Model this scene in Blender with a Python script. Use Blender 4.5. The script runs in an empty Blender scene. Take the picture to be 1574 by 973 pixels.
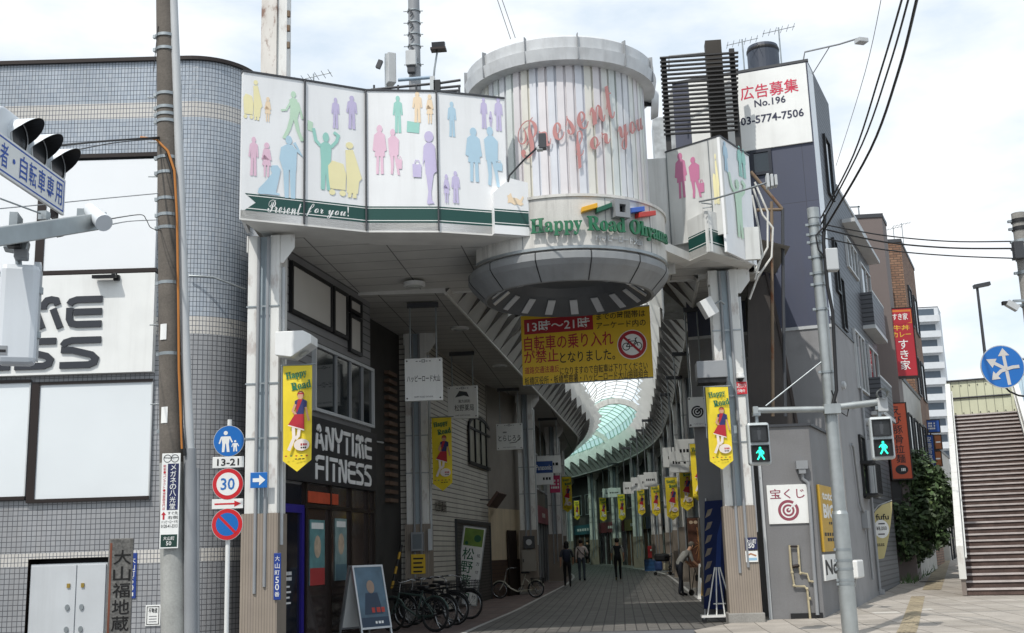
import bpy, bmesh, math, random
from mathutils import Vector, Matrix
V = Vector
rnd = random.Random(7)
SC = bpy.context.scene
COL = SC.collection
# ------------------------------------------------------------------ camera
FPX, W, H, CX, CY, EYE = 1750.0, 1574, 973, 787.0, 486.5, 1.45
def _cam():
    hx, hy, sl = 955.0, 845.0, -0.032
    b = -FPX*FPX/((hx-CX)*sl+(CY-hy)); a = sl*b
    up = V((a, b, FPX)).normalized(); ax = V((hx-CX, CY-hy, FPX)).normalized()
    x = ax.cross(up)
    if x[0] < 0: x = -x
    return Matrix((x, ax, up))          # rows: world axes seen in (right, up, forward)
RC = _cam()
cam = bpy.data.objects.new('camera', bpy.data.cameras.new('camera')); COL.objects.link(cam)
cr, cu, cf = RC.col[0], RC.col[1], RC.col[2]
cam.matrix_world = Matrix(((cr[0], cu[0], -cf[0], 0), (cr[1], cu[1], -cf[1], 0), (cr[2], cu[2], -cf[2], EYE), (0, 0, 0, 1)))
cam.data.sensor_width = 36; cam.data.lens = FPX/W*36; cam.data.clip_end = 3000; cam.data.clip_start = .05
SC.camera = cam
# ------------------------------------------------------------------ light
SUN_EL, SUN_DIR = math.radians(54), V((-0.42, -0.90, 0)).normalized()
ts = SUN_DIR*math.cos(SUN_EL)+V((0, 0, math.sin(SUN_EL)))
sun = bpy.data.objects.new('sun', bpy.data.lights.new('sun', 'SUN')); COL.objects.link(sun)
sun.data.energy = 2.9; sun.data.angle = math.radians(.6); sun.data.color = (1, .955, .89)
sun.rotation_euler = ts.to_track_quat('Z', 'Y').to_euler()
wd = bpy.data.worlds.new('World'); SC.world = wd; wd.use_nodes = True
nt = wd.node_tree; nt.nodes.clear()
def N(t, **k):
    n = nt.nodes.new(t)
    for a, b in k.items(): setattr(n, a, b)
    return n
out = N('ShaderNodeOutputWorld'); bg = N('ShaderNodeBackground'); sky = N('ShaderNodeTexSky', sky_type='NISHITA', sun_disc=False)
sky.sun_elevation = SUN_EL; sky.sun_rotation = math.atan2(SUN_DIR.x, SUN_DIR.y); sky.air_density = 1.0; sky.dust_density = 1.5; sky.ozone_density = 1.0
tc = N('ShaderNodeTexCoord'); mp = N('ShaderNodeMapping'); mp.inputs['Scale'].default_value = (1, 1, 2.6)
n1 = N('ShaderNodeTexNoise'); n1.inputs['Scale'].default_value = 2.3; n1.inputs['Detail'].default_value = 7; n1.inputs['Roughness'].default_value = .55
cr1 = N('ShaderNodeValToRGB'); cr1.color_ramp.elements[0].position = .41; cr1.color_ramp.elements[1].position = .60; cr1.color_ramp.elements[0].color = (.10, .10, .10, 1)
n2 = N('ShaderNodeTexNoise'); n2.inputs['Scale'].default_value = 5.0; n2.inputs['Detail'].default_value = 8
cr2 = N('ShaderNodeValToRGB'); cr2.color_ramp.elements[0].position = .3; cr2.color_ramp.elements[1].position = .7
cr2.color_ramp.elements[0].color = (7.6, 7.9, 8.2, 1); cr2.color_ramp.elements[1].color = (8.6, 8.7, 8.8, 1)
mx = N('ShaderNodeMix', data_type='RGBA'); L = nt.links.new
L(tc.outputs['Generated'], mp.inputs['Vector']); L(mp.outputs[0], n1.inputs['Vector']); L(mp.outputs[0], n2.inputs['Vector'])
L(n1.outputs[0], cr1.inputs[0]); L(n2.outputs[0], cr2.inputs[0])
L(cr1.outputs[0], mx.inputs[0]); hz = N('ShaderNodeMix', data_type='RGBA', blend_type='MIX'); hz.inputs[0].default_value = .62; hz.inputs[7].default_value = (5.4, 6.9, 8.2, 1)
L(sky.outputs[0], hz.inputs[6]); L(hz.outputs[2], mx.inputs[6]); L(cr2.outputs[0], mx.inputs[7])
L(mx.outputs[2], bg.inputs[0]); bg.inputs[1].default_value = .125; L(bg.outputs[0], out.inputs[0])
SC.view_settings.view_transform = 'Standard'; SC.view_settings.look = 'None'; SC.view_settings.gamma = 1; SC.view_settings.exposure = 0.12
SC.view_settings.use_curve_mapping = False
SC.cycles.max_bounces = 8; SC.cycles.diffuse_bounces = 4; SC.cycles.transparent_max_bounces = 12
# ------------------------------------------------------------------ pixel helpers (photo pixel -> point of a real plane)
def ray(px, py): return RC @ V(((px-CX)/FPX, (CY-py)/FPX, 1.0))
def G(px, py, z=0.0):
    r = ray(px, py); return r*((z-EYE)/r.z)+V((0, 0, EYE))
def A(px, py, y):
    r = ray(px, py); return r*(y/r.y)+V((0, 0, EYE))
def mpp(p): return (V(p)-V((0, 0, EYE))).dot(cf)/FPX          # metres per photo pixel at p
class Plane:
    """vertical plane through p (x, y) running along dir; coordinates a (along) and z"""
    def __init__(s, p, d, tilt=0):
        s.o = V((p[0], p[1], 0)); s.u = V((d[0], d[1], 0)).normalized(); s.w = V((0, 0, 1))
        s.n = s.u.cross(s.w)                                    # towards viewer when u runs to the right
        if s.n.dot(s.o) > 0: s.n = -s.n
    def at(s, px, py):
        r = ray(px, py); e = V((0, 0, EYE)); t = (s.o-e).dot(s.n)/r.dot(s.n); p = e+r*t
        return (p-s.o).dot(s.u), p.z
    def pt(s, a, b, off=0.0): return s.o+s.u*a+s.w*b+s.n*off
    def P(s, px, py, off=0.0): return s.pt(*s.at(px, py), off)
    def box(s, x0, y0, x1, y1):
        xc, yc = (x0+x1)/2, (y0+y1)/2
        return s.at(x0, yc)[0], s.at(xc, y1)[1], s.at(x1, yc)[0], s.at(xc, y0)[1]
    def rz(s): return math.atan2(s.u.y, s.u.x)
class Loc:                                                       # local sign frame: x right, z up, faces -y
    def __init__(s, o=(0, 0, 0), u=(1, 0, 0), w=(0, 0, 1), n=(0, -1, 0)): s.o, s.u, s.w, s.n = V(o), V(u), V(w), V(n)
    def pt(s, a, b, off=0.0): return s.o+s.u*a+s.w*b+s.n*off
LF = Loc()
# ------------------------------------------------------------------ materials
def C(h):
    h = h.lstrip('#'); c = [int(h[i:i+2], 16)/255 for i in (0, 2, 4)]
    return tuple(x/12.92 if x <= .04045 else ((x+.055)/1.055)**2.4 for x in c)
MT = {}
def mat(name, col='#888888', rough=.6, metal=0.0, var=.10, scale=2.0, streak=0.0, bump=0.0, brick=None, emit=0.0, streak_col=(.12, .10, .08), spec=.5, rust=0.0, fine=0.0, dirt=0.0):
    if name in MT: return MT[name]
    m = bpy.data.materials.new(name); m.use_nodes = True; MT[name] = m
    t = m.node_tree; ns, lk = t.nodes, t.links.new; b = ns['Principled BSDF']
    c = C(col) if isinstance(col, str) else col
    b.inputs['Roughness'].default_value = rough; b.inputs['Metallic'].default_value = metal; b.inputs['Specular IOR Level'].default_value = spec
    if emit:
        b.inputs['Emission Color'].default_value = (*c, 1); b.inputs['Emission Strength'].default_value = emit
    rgb = ns.new('ShaderNodeRGB'); rgb.outputs[0].default_value = (*c, 1); cur = rgb.outputs[0]
    co = ns.new('ShaderNodeTexCoord'); bh = None
    if brick:                                                    # (w, h, mortar, mortar colour, second colour, offset)
        bw, bhh, mo, mc, c2, of = brick
        bt = ns.new('ShaderNodeTexBrick'); bt.offset = of; bt.squash = 1
        bt.inputs['Scale'].default_value = 1; bt.inputs['Brick Width'].default_value = bw; bt.inputs['Row Height'].default_value = bhh
        bt.inputs['Mortar Size'].default_value = mo; bt.inputs['Mortar Smooth'].default_value = .1; bt.inputs['Bias'].default_value = 0
        bt.inputs['Color1'].default_value = (*c, 1); bt.inputs['Color2'].default_value = (*C(c2), 1); bt.inputs['Mortar'].default_value = (*C(mc), 1)
        lk(co.outputs['UV'], bt.inputs['Vector']); cur = bt.outputs['Color']; bh = bt.outputs['Fac']
    def mulnoise(cur, sc, amt, mapping=None, det=4):
        n = ns.new('ShaderNodeTexNoise'); n.inputs['Scale'].default_value = sc; n.inputs['Detail'].default_value = det
        v = co.outputs['Object']
        if mapping:
            mp = ns.new('ShaderNodeMapping'); mp.inputs['Scale'].default_value = mapping; lk(v, mp.inputs[0]); v = mp.outputs[0]
        lk(v, n.inputs['Vector'])
        r = ns.new('ShaderNodeMapRange'); r.inputs[1].default_value = .3; r.inputs[2].default_value = .7; r.inputs[3].default_value = 1-amt; r.inputs[4].default_value = 1+amt*.6
        lk(n.outputs[0], r.inputs[0])
        mm = ns.new('ShaderNodeMix'); mm.data_type = 'RGBA'; mm.blend_type = 'MULTIPLY'; mm.inputs[0].default_value = 1
        lk(cur, mm.inputs[6]); lk(r.outputs[0], mm.inputs[7]); return mm.outputs[2], n.outputs[0]
    nz = None
    if var: cur, nz = mulnoise(cur, scale, var)
    if fine: cur, nz = mulnoise(cur, 40, fine, det=2)
    def stain(cur, mapping, lo, hi, amt, colr, sc=1.0):
        n = ns.new('ShaderNodeTexNoise'); n.inputs['Scale'].default_value = sc; n.inputs['Detail'].default_value = 6; n.inputs['Roughness'].default_value = .65
        mp = ns.new('ShaderNodeMapping'); mp.inputs['Scale'].default_value = mapping; lk(co.outputs['Object'], mp.inputs[0]); lk(mp.outputs[0], n.inputs['Vector'])
        r = ns.new('ShaderNodeMapRange'); r.inputs[1].default_value = lo; r.inputs[2].default_value = hi; r.inputs[3].default_value = 0; r.inputs[4].default_value = amt
        lk(n.outputs[0], r.inputs[0]); mm = ns.new('ShaderNodeMix'); mm.data_type = 'RGBA'
        mm.inputs[7].default_value = (*colr, 1); lk(r.outputs[0], mm.inputs[0]); lk(cur, mm.inputs[6]); return mm.outputs[2]
    if streak: cur = stain(cur, (5, 5, .35), .5, .8, streak, streak_col)
    if dirt: cur = stain(cur, (1.3, 1.3, 1.3), .52, .74, dirt, (.055, .05, .045), 1.0)
    if rust: cur = stain(cur, (3, 3, 1.2), .55, .66, rust, (.16, .055, .02), 1.6)
    lk(cur, b.inputs['Base Color'])
    if bump or brick:
        bp = ns.new('ShaderNodeBump'); bp.inputs['Strength'].default_value = bump or .3; bp.inputs['Distance'].default_value = .01
        if bh is not None:
            inv = ns.new('ShaderNodeMath'); inv.operation = 'SUBTRACT'; inv.inputs[0].default_value = 1; lk(bh, inv.inputs[1]); lk(inv.outputs[0], bp.inputs['Height'])
        else:
            n = ns.new('ShaderNodeTexNoise'); n.inputs['Scale'].default_value = 25; n.inputs['Detail'].default_value = 5; lk(co.outputs['Object'], n.inputs['Vector']); lk(n.outputs[0], bp.inputs['Height'])
        lk(bp.outputs[0], b.inputs['Normal'])
    return m
def glass(name, col='#1a2226', rough=.06, alpha=1.0):
    if name in MT: return MT[name]
    m = mat(name, col, rough, 0, .12, 1.2, spec=.9); m.node_tree.nodes['Principled BSDF'].inputs['Alpha'].default_value = alpha
    return m
def translucent(name, col, through):
    if name in MT: return MT[name]
    m = bpy.data.materials.new(name); m.use_nodes = True; MT[name] = m; t = m.node_tree; t.nodes.clear(); lk = t.links.new
    o = t.nodes.new('ShaderNodeOutputMaterial'); a = t.nodes.new('ShaderNodeBsdfTranslucent'); b = t.nodes.new('ShaderNodeBsdfTransparent'); x = t.nodes.new('ShaderNodeMixShader')
    a.inputs[0].default_value = (*C(col), 1); b.inputs[0].default_value = (*C(col), 1); x.inputs[0].default_value = through
    lk(a.outputs[0], x.inputs[1]); lk(b.outputs[0], x.inputs[2]); lk(x.outputs[0], o.inputs[0]); return m
# ------------------------------------------------------------------ text cache
TX = {}
def text_mesh(s, weight=0.0, extrude=0.0, res=2):
    k = (s, weight, extrude)
    if k not in TX:
        c = bpy.data.curves.new('lettering', 'FONT'); c.body = s; c.offset = weight; c.extrude = extrude; c.resolution_u = res
        o = bpy.data.objects.new('lettering', c); COL.objects.link(o)
        dg = bpy.context.evaluated_depsgraph_get(); dg.update()
        m = bpy.data.meshes.new_from_object(o.evaluated_get(dg))
        vs = [v.co.copy() for v in m.vertices]; fs = [tuple(p.vertices) for p in m.polygons]
        bpy.data.objects.remove(o); bpy.data.curves.remove(c); bpy.data.meshes.remove(m)
        xs = [v.x for v in vs] or [0, 1]; ys = [v.y for v in vs] or [0, 1]
        TX[k] = (vs, fs, min(xs), max(xs), min(ys), max(ys))
    return TX[k]
# ------------------------------------------------------------------ mesh builder
class MB:
    def __init__(s): s.v, s.f, s.mi, s.uv, s.ms, s.sm = [], [], [], [], [], []
    def m(s, m):
        if m not in s.ms: s.ms.append(m)
        return s.ms.index(m)
    def face(s, pts, m, uv=None, smooth=False):
        i = len(s.v); s.v += [V(p) for p in pts]; s.f.append(tuple(range(i, i+len(pts)))); s.mi.append(s.m(m)); s.uv.append(uv); s.sm.append(smooth); return s
    def mesh(s, vs, fs, m, smooth=False, uvs=None):
        i = len(s.v); s.v += [V(p) for p in vs]; k = s.m(m)
        for j, f in enumerate(fs):
            s.f.append(tuple(a+i for a in f)); s.mi.append(k); s.uv.append(uvs[j] if uvs else None); s.sm.append(smooth)
        return s
    def hexa(s, p, m):                                            # 8 corners: bottom 0-3 ccw, top 4-7
        return s.mesh(p, [(3, 2, 1, 0), (4, 5, 6, 7), (0, 1, 5, 4), (1, 2, 6, 5), (2, 3, 7, 6), (3, 0, 4, 7)], m)
    def box(s, c, sz, m, rz=0.0, rx=0.0, ry=0.0):
        x, y, z = sz[0]/2, sz[1]/2, sz[2]/2; M = Matrix.Translation(V(c)) @ Matrix.Rotation(rz, 4, 'Z') @ Matrix.Rotation(ry, 4, 'Y') @ Matrix.Rotation(rx, 4, 'X')
        return s.hexa([M @ V(q) for q in ((-x, -y, -z), (x, -y, -z), (x, y, -z), (-x, y, -z), (-x, -y, z), (x, -y, z), (x, y, z), (-x, y, z))], m)
    def b2(s, p, q, m): return s.box([(a+b)/2 for a, b in zip(p, q)], [abs(a-b) for a, b in zip(p, q)], m)
    def slab(s, fr, a0, b0, a1, b1, t, m, off=0.0):               # box on a plane frame, standing t proud of off
        return s.hexa([fr.pt(a0, b0, off+t), fr.pt(a1, b0, off+t), fr.pt(a1, b0, off), fr.pt(a0, b0, off), fr.pt(a0, b1, off+t), fr.pt(a1, b1, off+t), fr.pt(a1, b1, off), fr.pt(a0, b1, off)], m)
    def frame(s, fr, a0, b0, a1, b1, w, t, m, off=0.0):
        s.slab(fr, a0, b0, a1, b0+w, t, m, off); s.slab(fr, a0, b1-w, a1, b1, t, m, off)
        s.slab(fr, a0, b0+w, a0+w, b1-w, t, m, off); s.slab(fr, a1-w, b0+w, a1, b1-w, t, m, off); return s
    def plate(s, fr, pts, t, m, off=0.0):                         # extruded polygon
        n = len(pts); f = [fr.pt(a, b, off+t) for a, b in pts]; k = [fr.pt(a, b, off) for a, b in pts]
        s.face(f, m)
        if t: 
            s.face(k[::-1], m)
            for i in range(n): j = (i+1) % n; s.face([f[j], f[i], k[i], k[j]], m)
        return s
    def disc(s, fr, a, b, ra, rb, m, off=0.0, n=24, t=0.0): return s.plate(fr, [(a+ra*math.cos(2*math.pi*i/n), b+rb*math.sin(2*math.pi*i/n)) for i in range(n)], t, m, off)
    def ring(s, fr, a, b, r0, r1, m, off=0.0, n=32, a0=0.0, a1=360.0):
        for i in range(n):
            t0, t1 = [math.radians(a0+(a1-a0)*(i+k)/n) for k in (0, 1)]
            s.face([fr.pt(a+r*math.cos(t), b+r*math.sin(t), off) for r, t in ((r0, t0), (r1, t0), (r1, t1), (r0, t1))], m)
        return s
    def stroke(s, fr, pts, w, m, off=0.0, t=0.0):                 # mitred polyline of width w
        P = [Vector(p) for p in pts]; n = len(P); L, R = [], []
        for i in range(n):
            d0 = (P[i]-P[i-1]).normalized() if i else None; d1 = (P[i+1]-P[i]).normalized() if i < n-1 else None
            if d0 is None: d0 = d1
            if d1 is None: d1 = d0
            d = (d0+d1).normalized() if (d0+d1).length > 1e-6 else d0
            nn = Vector((-d.y, d.x)); k = w/2/max(.35, nn.dot(Vector((-d0.y, d0.x)))); L.append(P[i]+nn*k); R.append(P[i]-nn*k)
        for i in range(n-1): s.plate(fr, [tuple(L[i]), tuple(R[i]), tuple(R[i+1]), tuple(L[i+1])], t, m, off)
        return s
    def cyl(s, p, q, r, m, r2=None, n=12, caps=True, smooth=True):
        p, q = V(p), V(q); d = (q-p).normalized(); r2 = r if r2 is None else r2
        x = d.orthogonal().normalized(); y = d.cross(x); vs = []
        for c, rr in ((p, r), (q, r2)):
            for i in range(n): t = 2*math.pi*i/n; vs.append(c+x*rr*math.cos(t)+y*rr*math.sin(t))
        s.mesh(vs, [(i, (i+1) % n, n+(i+1) % n, n+i) for i in range(n)], m, smooth)
        if caps: s.face(vs[:n][::-1], m); s.face(vs[n:], m)
        return s
    def tube(s, pts, r, m, n=8, closed=False, rs=None):
        P = [V(p) for p in pts]; k = len(P); vs = []; prev = None
        for i in range(k):
            a = P[i-1] if (i or closed) else P[i]; b = P[(i+1) % k] if (i < k-1 or closed) else P[i]
            d = (b-a).normalized()
            if prev is None: x = d.orthogonal().normalized()
            else:
                x = prev-d*prev.dot(d); x = x.normalized() if x.length > 1e-6 else d.orthogonal().normalized()
            prev = x; y = d.cross(x); rr = rs[i] if rs else r
            for j in range(n): t = 2*math.pi*j/n; vs.append(P[i]+x*rr*math.cos(t)+y*rr*math.sin(t))
        fs = []
        for i in range(k if closed else k-1):
            for j in range(n): a, b = i*n, ((i+1) % k)*n; fs.append((a+j, a+(j+1) % n, b+(j+1) % n, b+j))
        s.mesh(vs, fs, m, True)
        if not closed: s.face(vs[:n][::-1], m); s.face(vs[-n:], m)
        return s
    def lathe(s, c, prof, m, n=48, a0=0.0, a1=360.0, smooth=True, mfn=None, rot=None):
        c = V(c); full = abs(a1-a0) >= 359.9; k = n if full else n+1; vs = []; ul = 0
        for r, z in prof:
            for i in range(k):
                t = math.radians(a0+(a1-a0)*i/n); q = V((r*math.cos(t), r*math.sin(t), z)); vs.append(c+(rot @ q if rot else q))
        for j in range(len(prof)-1):
            for i in range(n):
                i2 = (i+1) % k; r = prof[j][0]
                f = (j*k+i, j*k+i2, (j+1)*k+i2, (j+1)*k+i); R0 = max(p[0] for p in prof)
                u0, u1 = [math.radians(a0+(a1-a0)*w/n)*R0 for w in (i, i+1)]; z0, z1 = prof[j][1], prof[j+1][1]
                if z1 == z0: z0, z1 = prof[j][0], prof[j+1][0]
                s.mesh([vs[x] for x in f], [(0, 1, 2, 3)], mfn(i, j) if mfn else m, smooth, [[(u0, z0), (u1, z0), (u1, z1), (u0, z1)]])
        return s
    def sphere(s, c, r, m, n=14, k=9, sc=(1, 1, 1), rot=None):
        pr = [(max(1e-4, math.sin(math.pi*i/k)), -math.cos(math.pi*i/k)) for i in range(k+1)]; vs = []
        for rr, z in pr:
            for i in range(n):
                t = 2*math.pi*i/n; q = V((rr*math.cos(t)*r*sc[0], rr*math.sin(t)*r*sc[1], z*r*sc[2])); vs.append(V(c)+(rot @ q if rot else q))
        return s.mesh(vs, [(j*n+i, j*n+(i+1) % n, (j+1)*n+(i+1) % n, (j+1)*n+i) for j in range(k) for i in range(n)], m, True)
    def text(s, fr, t, box, m, off=.004, weight=.0, keep=False, vertical=False, fn=None, extrude=0.0, align='c'):
        if any(ord(c) > 0x2E80 and ord(c) < 0x1D000 for c in t): weight *= .45
        a0, b0, a1, b1 = box
        if vertical:
            n = len(t); h = (b1-b0)/n
            for i, ch in enumerate(t):
                if ch != ' ': s.text(fr, ch, (a0, b1-h*(i+1)+h*.05, a1, b1-h*i-h*.05), m, off, weight, True, fn=fn)
            return s
        vs, fs, x0, x1, y0, y1 = text_mesh(t, weight, extrude)
        if x1-x0 < 1e-6 or y1-y0 < 1e-6: return s
        kx, ky = (a1-a0)/(x1-x0), (b1-b0)/(y1-y0)
        if keep: kx = ky = min(kx, ky)
        cxx = (a0+a1)/2; cyy = (b0+b1)/2; mx, my = (x0+x1)/2, (y0+y1)/2
        f = fn or (lambda a, b, o: fr.pt(a, b, o))
        s.mesh([f(cxx+(v.x-mx)*kx, cyy+(v.y-my)*ky, off+v.z+extrude) for v in vs], fs, m); return s
    def bars(s, fr, box, n, m, off=.004, vertical=False, seed=1):      # rows of small marks standing for print too small to read
        a0, b0, a1, b1 = box; r = random.Random(seed+n)
        for i in range(n):
            k = 5 if not vertical else 1; h = (b1-b0)/n; w = (a1-a0)/k
            for j in range(k):
                if r.random() < .9: s.slab(fr, a0+w*(j+.1), b1-h*(i+.85), a0+w*(j+r.uniform(.7, .9)), b1-h*(i+.2), .002, m, off-.002)
        return s
    def build(s, name, parent=None, loc=None, rz=0.0, bevel=0.0, label=None, weld=False, world=False):
        me = bpy.data.meshes.new(name); me.from_pydata([tuple(v) for v in s.v], [], s.f); 
        for m in s.ms: me.materials.append(m)
        me.polygons.foreach_set('material_index', s.mi); me.polygons.foreach_set('use_smooth', s.sm)
        me.update(); ul = me.uv_layers.new(name='UVMap').data
        for p, uv in zip(me.polygons, s.uv):
            nn = p.normal
            if uv is None:
                if abs(nn.z) > .75: cs = [(s.v[i].x, s.v[i].y) for i in p.vertices]
                else:
                    t = V((0, 0, 1)).cross(nn).normalized(); cs = [(s.v[i].dot(t), s.v[i].z) for i in p.vertices]
            else: cs = uv
            for li, c in zip(p.loop_indices, cs): ul[li].uv = c
        if weld or bevel:
            b = bmesh.new(); b.from_mesh(me); bmesh.ops.remove_doubles(b, verts=b.verts, dist=1e-5); b.to_mesh(me); b.free()
        o = bpy.data.objects.new(name, me); COL.objects.link(o)
        if parent:
            o.parent = parent
            if world: o.matrix_parent_inverse = (Matrix.Translation(parent.location) @ Matrix.Rotation(parent.rotation_euler.z, 4, 'Z')).inverted()
        if loc is not None: o.location = loc
        if rz: o.rotation_euler.z = rz
        if bevel:
            bv = o.modifiers.new('bevel', 'BEVEL'); bv.width = bevel; bv.segments = 2; bv.limit_method = 'ANGLE'
        if label: o['label'] = label
        return o
def tag(o, label, cat, group=None, kind=None):
    if label: o['label'] = label
    if cat: o['category'] = cat
    if group: o['group'] = group
    if kind: o['kind'] = kind
    return o
def thing(name, label, cat, loc=(0, 0, 0), rz=0.0, group=None):
    o = bpy.data.objects.new(name, None); COL.objects.link(o); o.empty_display_size = .1; o.location = loc; o.rotation_euler.z = rz
    return tag(o, label, cat, group)
def struct(o): o['kind'] = 'structure'; return o
KIDS = {}
def dup(root, loc, rz, label=None, group=None, scale=None):
    r = root.copy(); COL.objects.link(r); r.location = loc; r.rotation_euler.z = rz
    if label: r['label'] = label
    if group: r['group'] = group
    if scale: r.scale = (scale,)*3
    def rec(a, b):
        for ch in list(a.children):
            c = ch.copy(); COL.objects.link(c); c.parent = b; rec(ch, c)
    rec(root, r); return r
# shared materials
WHITE = mat('white_paint', '#e2e3e1', .45, var=.06, streak=.18)
WHITEP = mat('white_panel', '#e9ecee', .35, var=.03, scale=.6)
OFFW = mat('aged_white_metal', '#d9d8d2', .5, var=.10, streak=.35, rust=.25)
STEEL = mat('galvanised_steel', '#9aa0a2', .42, .75, var=.18, scale=6)
GREY = mat('grey_paint', '#8e9194', .5, var=.1, streak=.2)
LGREY = mat('light_grey_paint', '#b9bcbd', .5, var=.08, streak=.2)
DGREY = mat('dark_grey_paint', '#3a3c40', .5, var=.12)
BLACK = mat('black_paint', '#141416', .5, var=.1)
BRONZE = mat('bronze_frame', '#2a211d', .4, .3, var=.1)
INK = mat('black_ink', '#17171a', .6, var=0)
RED = mat('red_ink', '#b3202c', .5, var=.05)
BLUEI = mat('blue_ink', '#1f4fa8', .5, var=.05)
SIGNW = mat('sign_white', '#e6e7e4', .4, var=.05, streak=.12)
RUBBER = mat('black_rubber', '#121212', .85, var=.1)
GLASSD = glass('dark_glass')
# ================================================================== ground
ASPH = mat('asphalt', '#646568', .9, dirt=.4, var=.16, scale=3, bump=.5, fine=.25)
PAVE = mat('arcade_paving', '#77746f', .7, dirt=.45, var=.18, scale=.8, brick=(.21, .14, .012, '#34322f', '#676460', 0), bump=.4)
SIDE = mat('sidewalk_slabs', '#b0a9a0', .85, dirt=.3, var=.16, scale=1.2, brick=(.6, .6, .008, '#575149', '#9f988e', 0), bump=.3, fine=.15, streak=.0)
CONC = mat('concrete', '#8f8d88', .9, var=.18, scale=2.5, bump=.4, fine=.15, streak=.15)
DCONC = mat('dirty_concrete', '#6d6b68', .9, var=.25, scale=2, bump=.4, fine=.2)
REDP = mat('reddish_paving', '#6d5a55', .85, var=.25, scale=1.5, brick=(.3, .3, .006, '#4a4544', '#6b5f5b', 0), bump=.2)
LINE = mat('worn_white_line', '#b9b8b4', .8, var=.3, scale=6)
m = MB(); m.face([(-400, -200, -.004), (500, -200, -.004), (500, 900, -.004), (-400, 900, -.004)], ASPH); struct(m.build('ground'))
def cbend(d):                                                     # sideways bend of the arcade with distance
    return 0 if d < 52 else -0.0052*(d-52)**2
def xl(d): return (-5.75+(d-18.3)*.103 if d < 27.5 else -4.8+(d-27.5)*.144 if d < 39.3 else -3.1+.028*(d-39.3) if d < 50 else -2.8)+cbend(d)
def xr(d): return (2.28+(d-22.5)*.009)+cbend(d)
DS = [21.6, 24, 27.5, 31, 35, 39, 43, 47, 50, 52, 55, 58, 61, 64, 67, 70, 74, 78, 82, 86, 90, 95, 100]
gl = lambda d: max(-3.0+(d-22)*.033, -3.0) if d < 46 else -2.2+cbend(d)
gr = lambda d: 2.05+cbend(d)
def fz(d): return max(0.0, d-30)*.0095                             # the arcade floor climbs slightly
def GF(px, py):
    p = G(px, py)
    for _ in range(30): p = G(px, py, fz(min(p.y, 140)))
    return p
m = MB()
DS = DS[:3]+[30]+DS[3:]
for a, b in zip(DS, DS[1:]): za, zb = .004+fz(a), .004+fz(b); m.face([(gl(a), a, za), (gr(a), a, za), (gr(b), b, zb), (gl(b), b, zb)], PAVE)
struct(m.build('arcade_pavement'))
m = MB()
for a, b in zip(DS, DS[1:]):
    za, zb = .004+fz(a), .004+fz(b)
    m.face([(xl(a)-2.5, a, za), (gl(a)-.10, a, za), (gl(b)-.10, b, zb), (xl(b)-2.5, b, zb)], REDP)
    m.face([(gr(a)+.10, a, za), (xr(a)+2.5 if a < 24 else xr(a)+1.5, a, za), (xr(b)+1.5, b, zb), (gr(b)+.10, b, zb)], DCONC)
struct(m.build('arcade_side_path'))
m = MB()
for a, b in zip(DS, DS[1:]):
    za, zb = .008+fz(a), .008+fz(b)
    m.face([(gl(a)-.10, a, za), (gl(a), a, za), (gl(b), b, zb), (gl(b)-.10, b, zb)], LINE)
    m.face([(gr(a), a, za), (gr(a)+.10, a, za), (gr(b)+.10, b, zb), (gr(b), b, zb)], LINE)
struct(m.build('gutter_line'))
m = MB(); m.b2((-40, 12.5, 0), (-5.2, 21.6, .05), DCONC); struct(m.build('left_sidewalk'))
# street on the right: sidewalk climbing gently away
SLOPE = .022
def gz(y): return max(0.0, (y-21.0)*SLOPE)+.02
WP, WD = V((3.78, 22.79)), V((.346, 1)).normalized()              # foot of the right-hand building line
def wx(y): return WP.x+(y-WP.y)*.346
m = MB()
for a, b in ((15.5, 21), (21, 26), (26, 32), (32, 40), (40, 60), (60, 100), (100, 180), (180, 400)):
    el = lambda y: 1.2 if y < 22 else wx(y)-.6 if y < 45 else .26*y+.3
    m.face([(el(a), a, gz(a)), (wx(a)+26+a*.1, a, gz(a)), (wx(b)+26+b*.1, b, gz(b)), (el(b), b, gz(b))], SIDE)
m.hexa([(1.2, 15.5, -.1), (40, 15.5, -.1), (40, 15.6, -.1), (1.2, 15.6, -.1), (1.2, 15.5, .019), (40, 15.5, .019), (40, 15.6, .019), (1.2, 15.6, .019)], CONC)
struct(m.build('right_sidewalk'))
TACT = mat('tactile_paving', '#a3967c', .85, var=.25, scale=2, brick=(.3, .3, .012, '#7c715c', '#978b74', 0), bump=.3)
m = MB()
def strip(m, p, q, w, mt, dz=.006, bars=True):
    p, q = V((p[0], p[1], 0)), V((q[0], q[1], 0)); d = (q-p); n = max(1, int(d.length/1.5)); x = d.normalized(); s = V((x.y, -x.x, 0))*w/2
    for i in range(n):
        a, b = p+d*i/n, p+d*(i+1)/n; za, zb = gz(a.y)+dz, gz(b.y)+dz
        m.face([(*(a-s).xy, za), (*(a+s).xy, za), (*(b+s).xy, zb), (*(b-s).xy, zb)], mt)
        if bars:
            for k in (-.36, -.12, .12, .36):
                c = s*2*k; e = s*.10
                m.face([(*(a+c-e).xy, za+.005), (*(a+c+e).xy, za+.005), (*(b+c+e).xy, zb+.005), (*(b+c-e).xy, zb+.005)], TACT)
t0, t1 = G(1393, 972, .03), G(1411, 915, .2); t2, t3 = G(1432, 905, .25), G(1452, 862, .6)
strip(m, t0.xy, t1.xy, .30, TACT); strip(m, t2.xy, t3.xy, .45, TACT); strip(m, G(1395, 880, .35).xy, G(1440, 850, .8).xy, .3, TACT)
tag(m.build('tactile_paving'), None, None, kind='structure')
PATCH = mat('pavement_patch', '#c2beb6', .85, var=.2, scale=6); m = MB()
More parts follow.
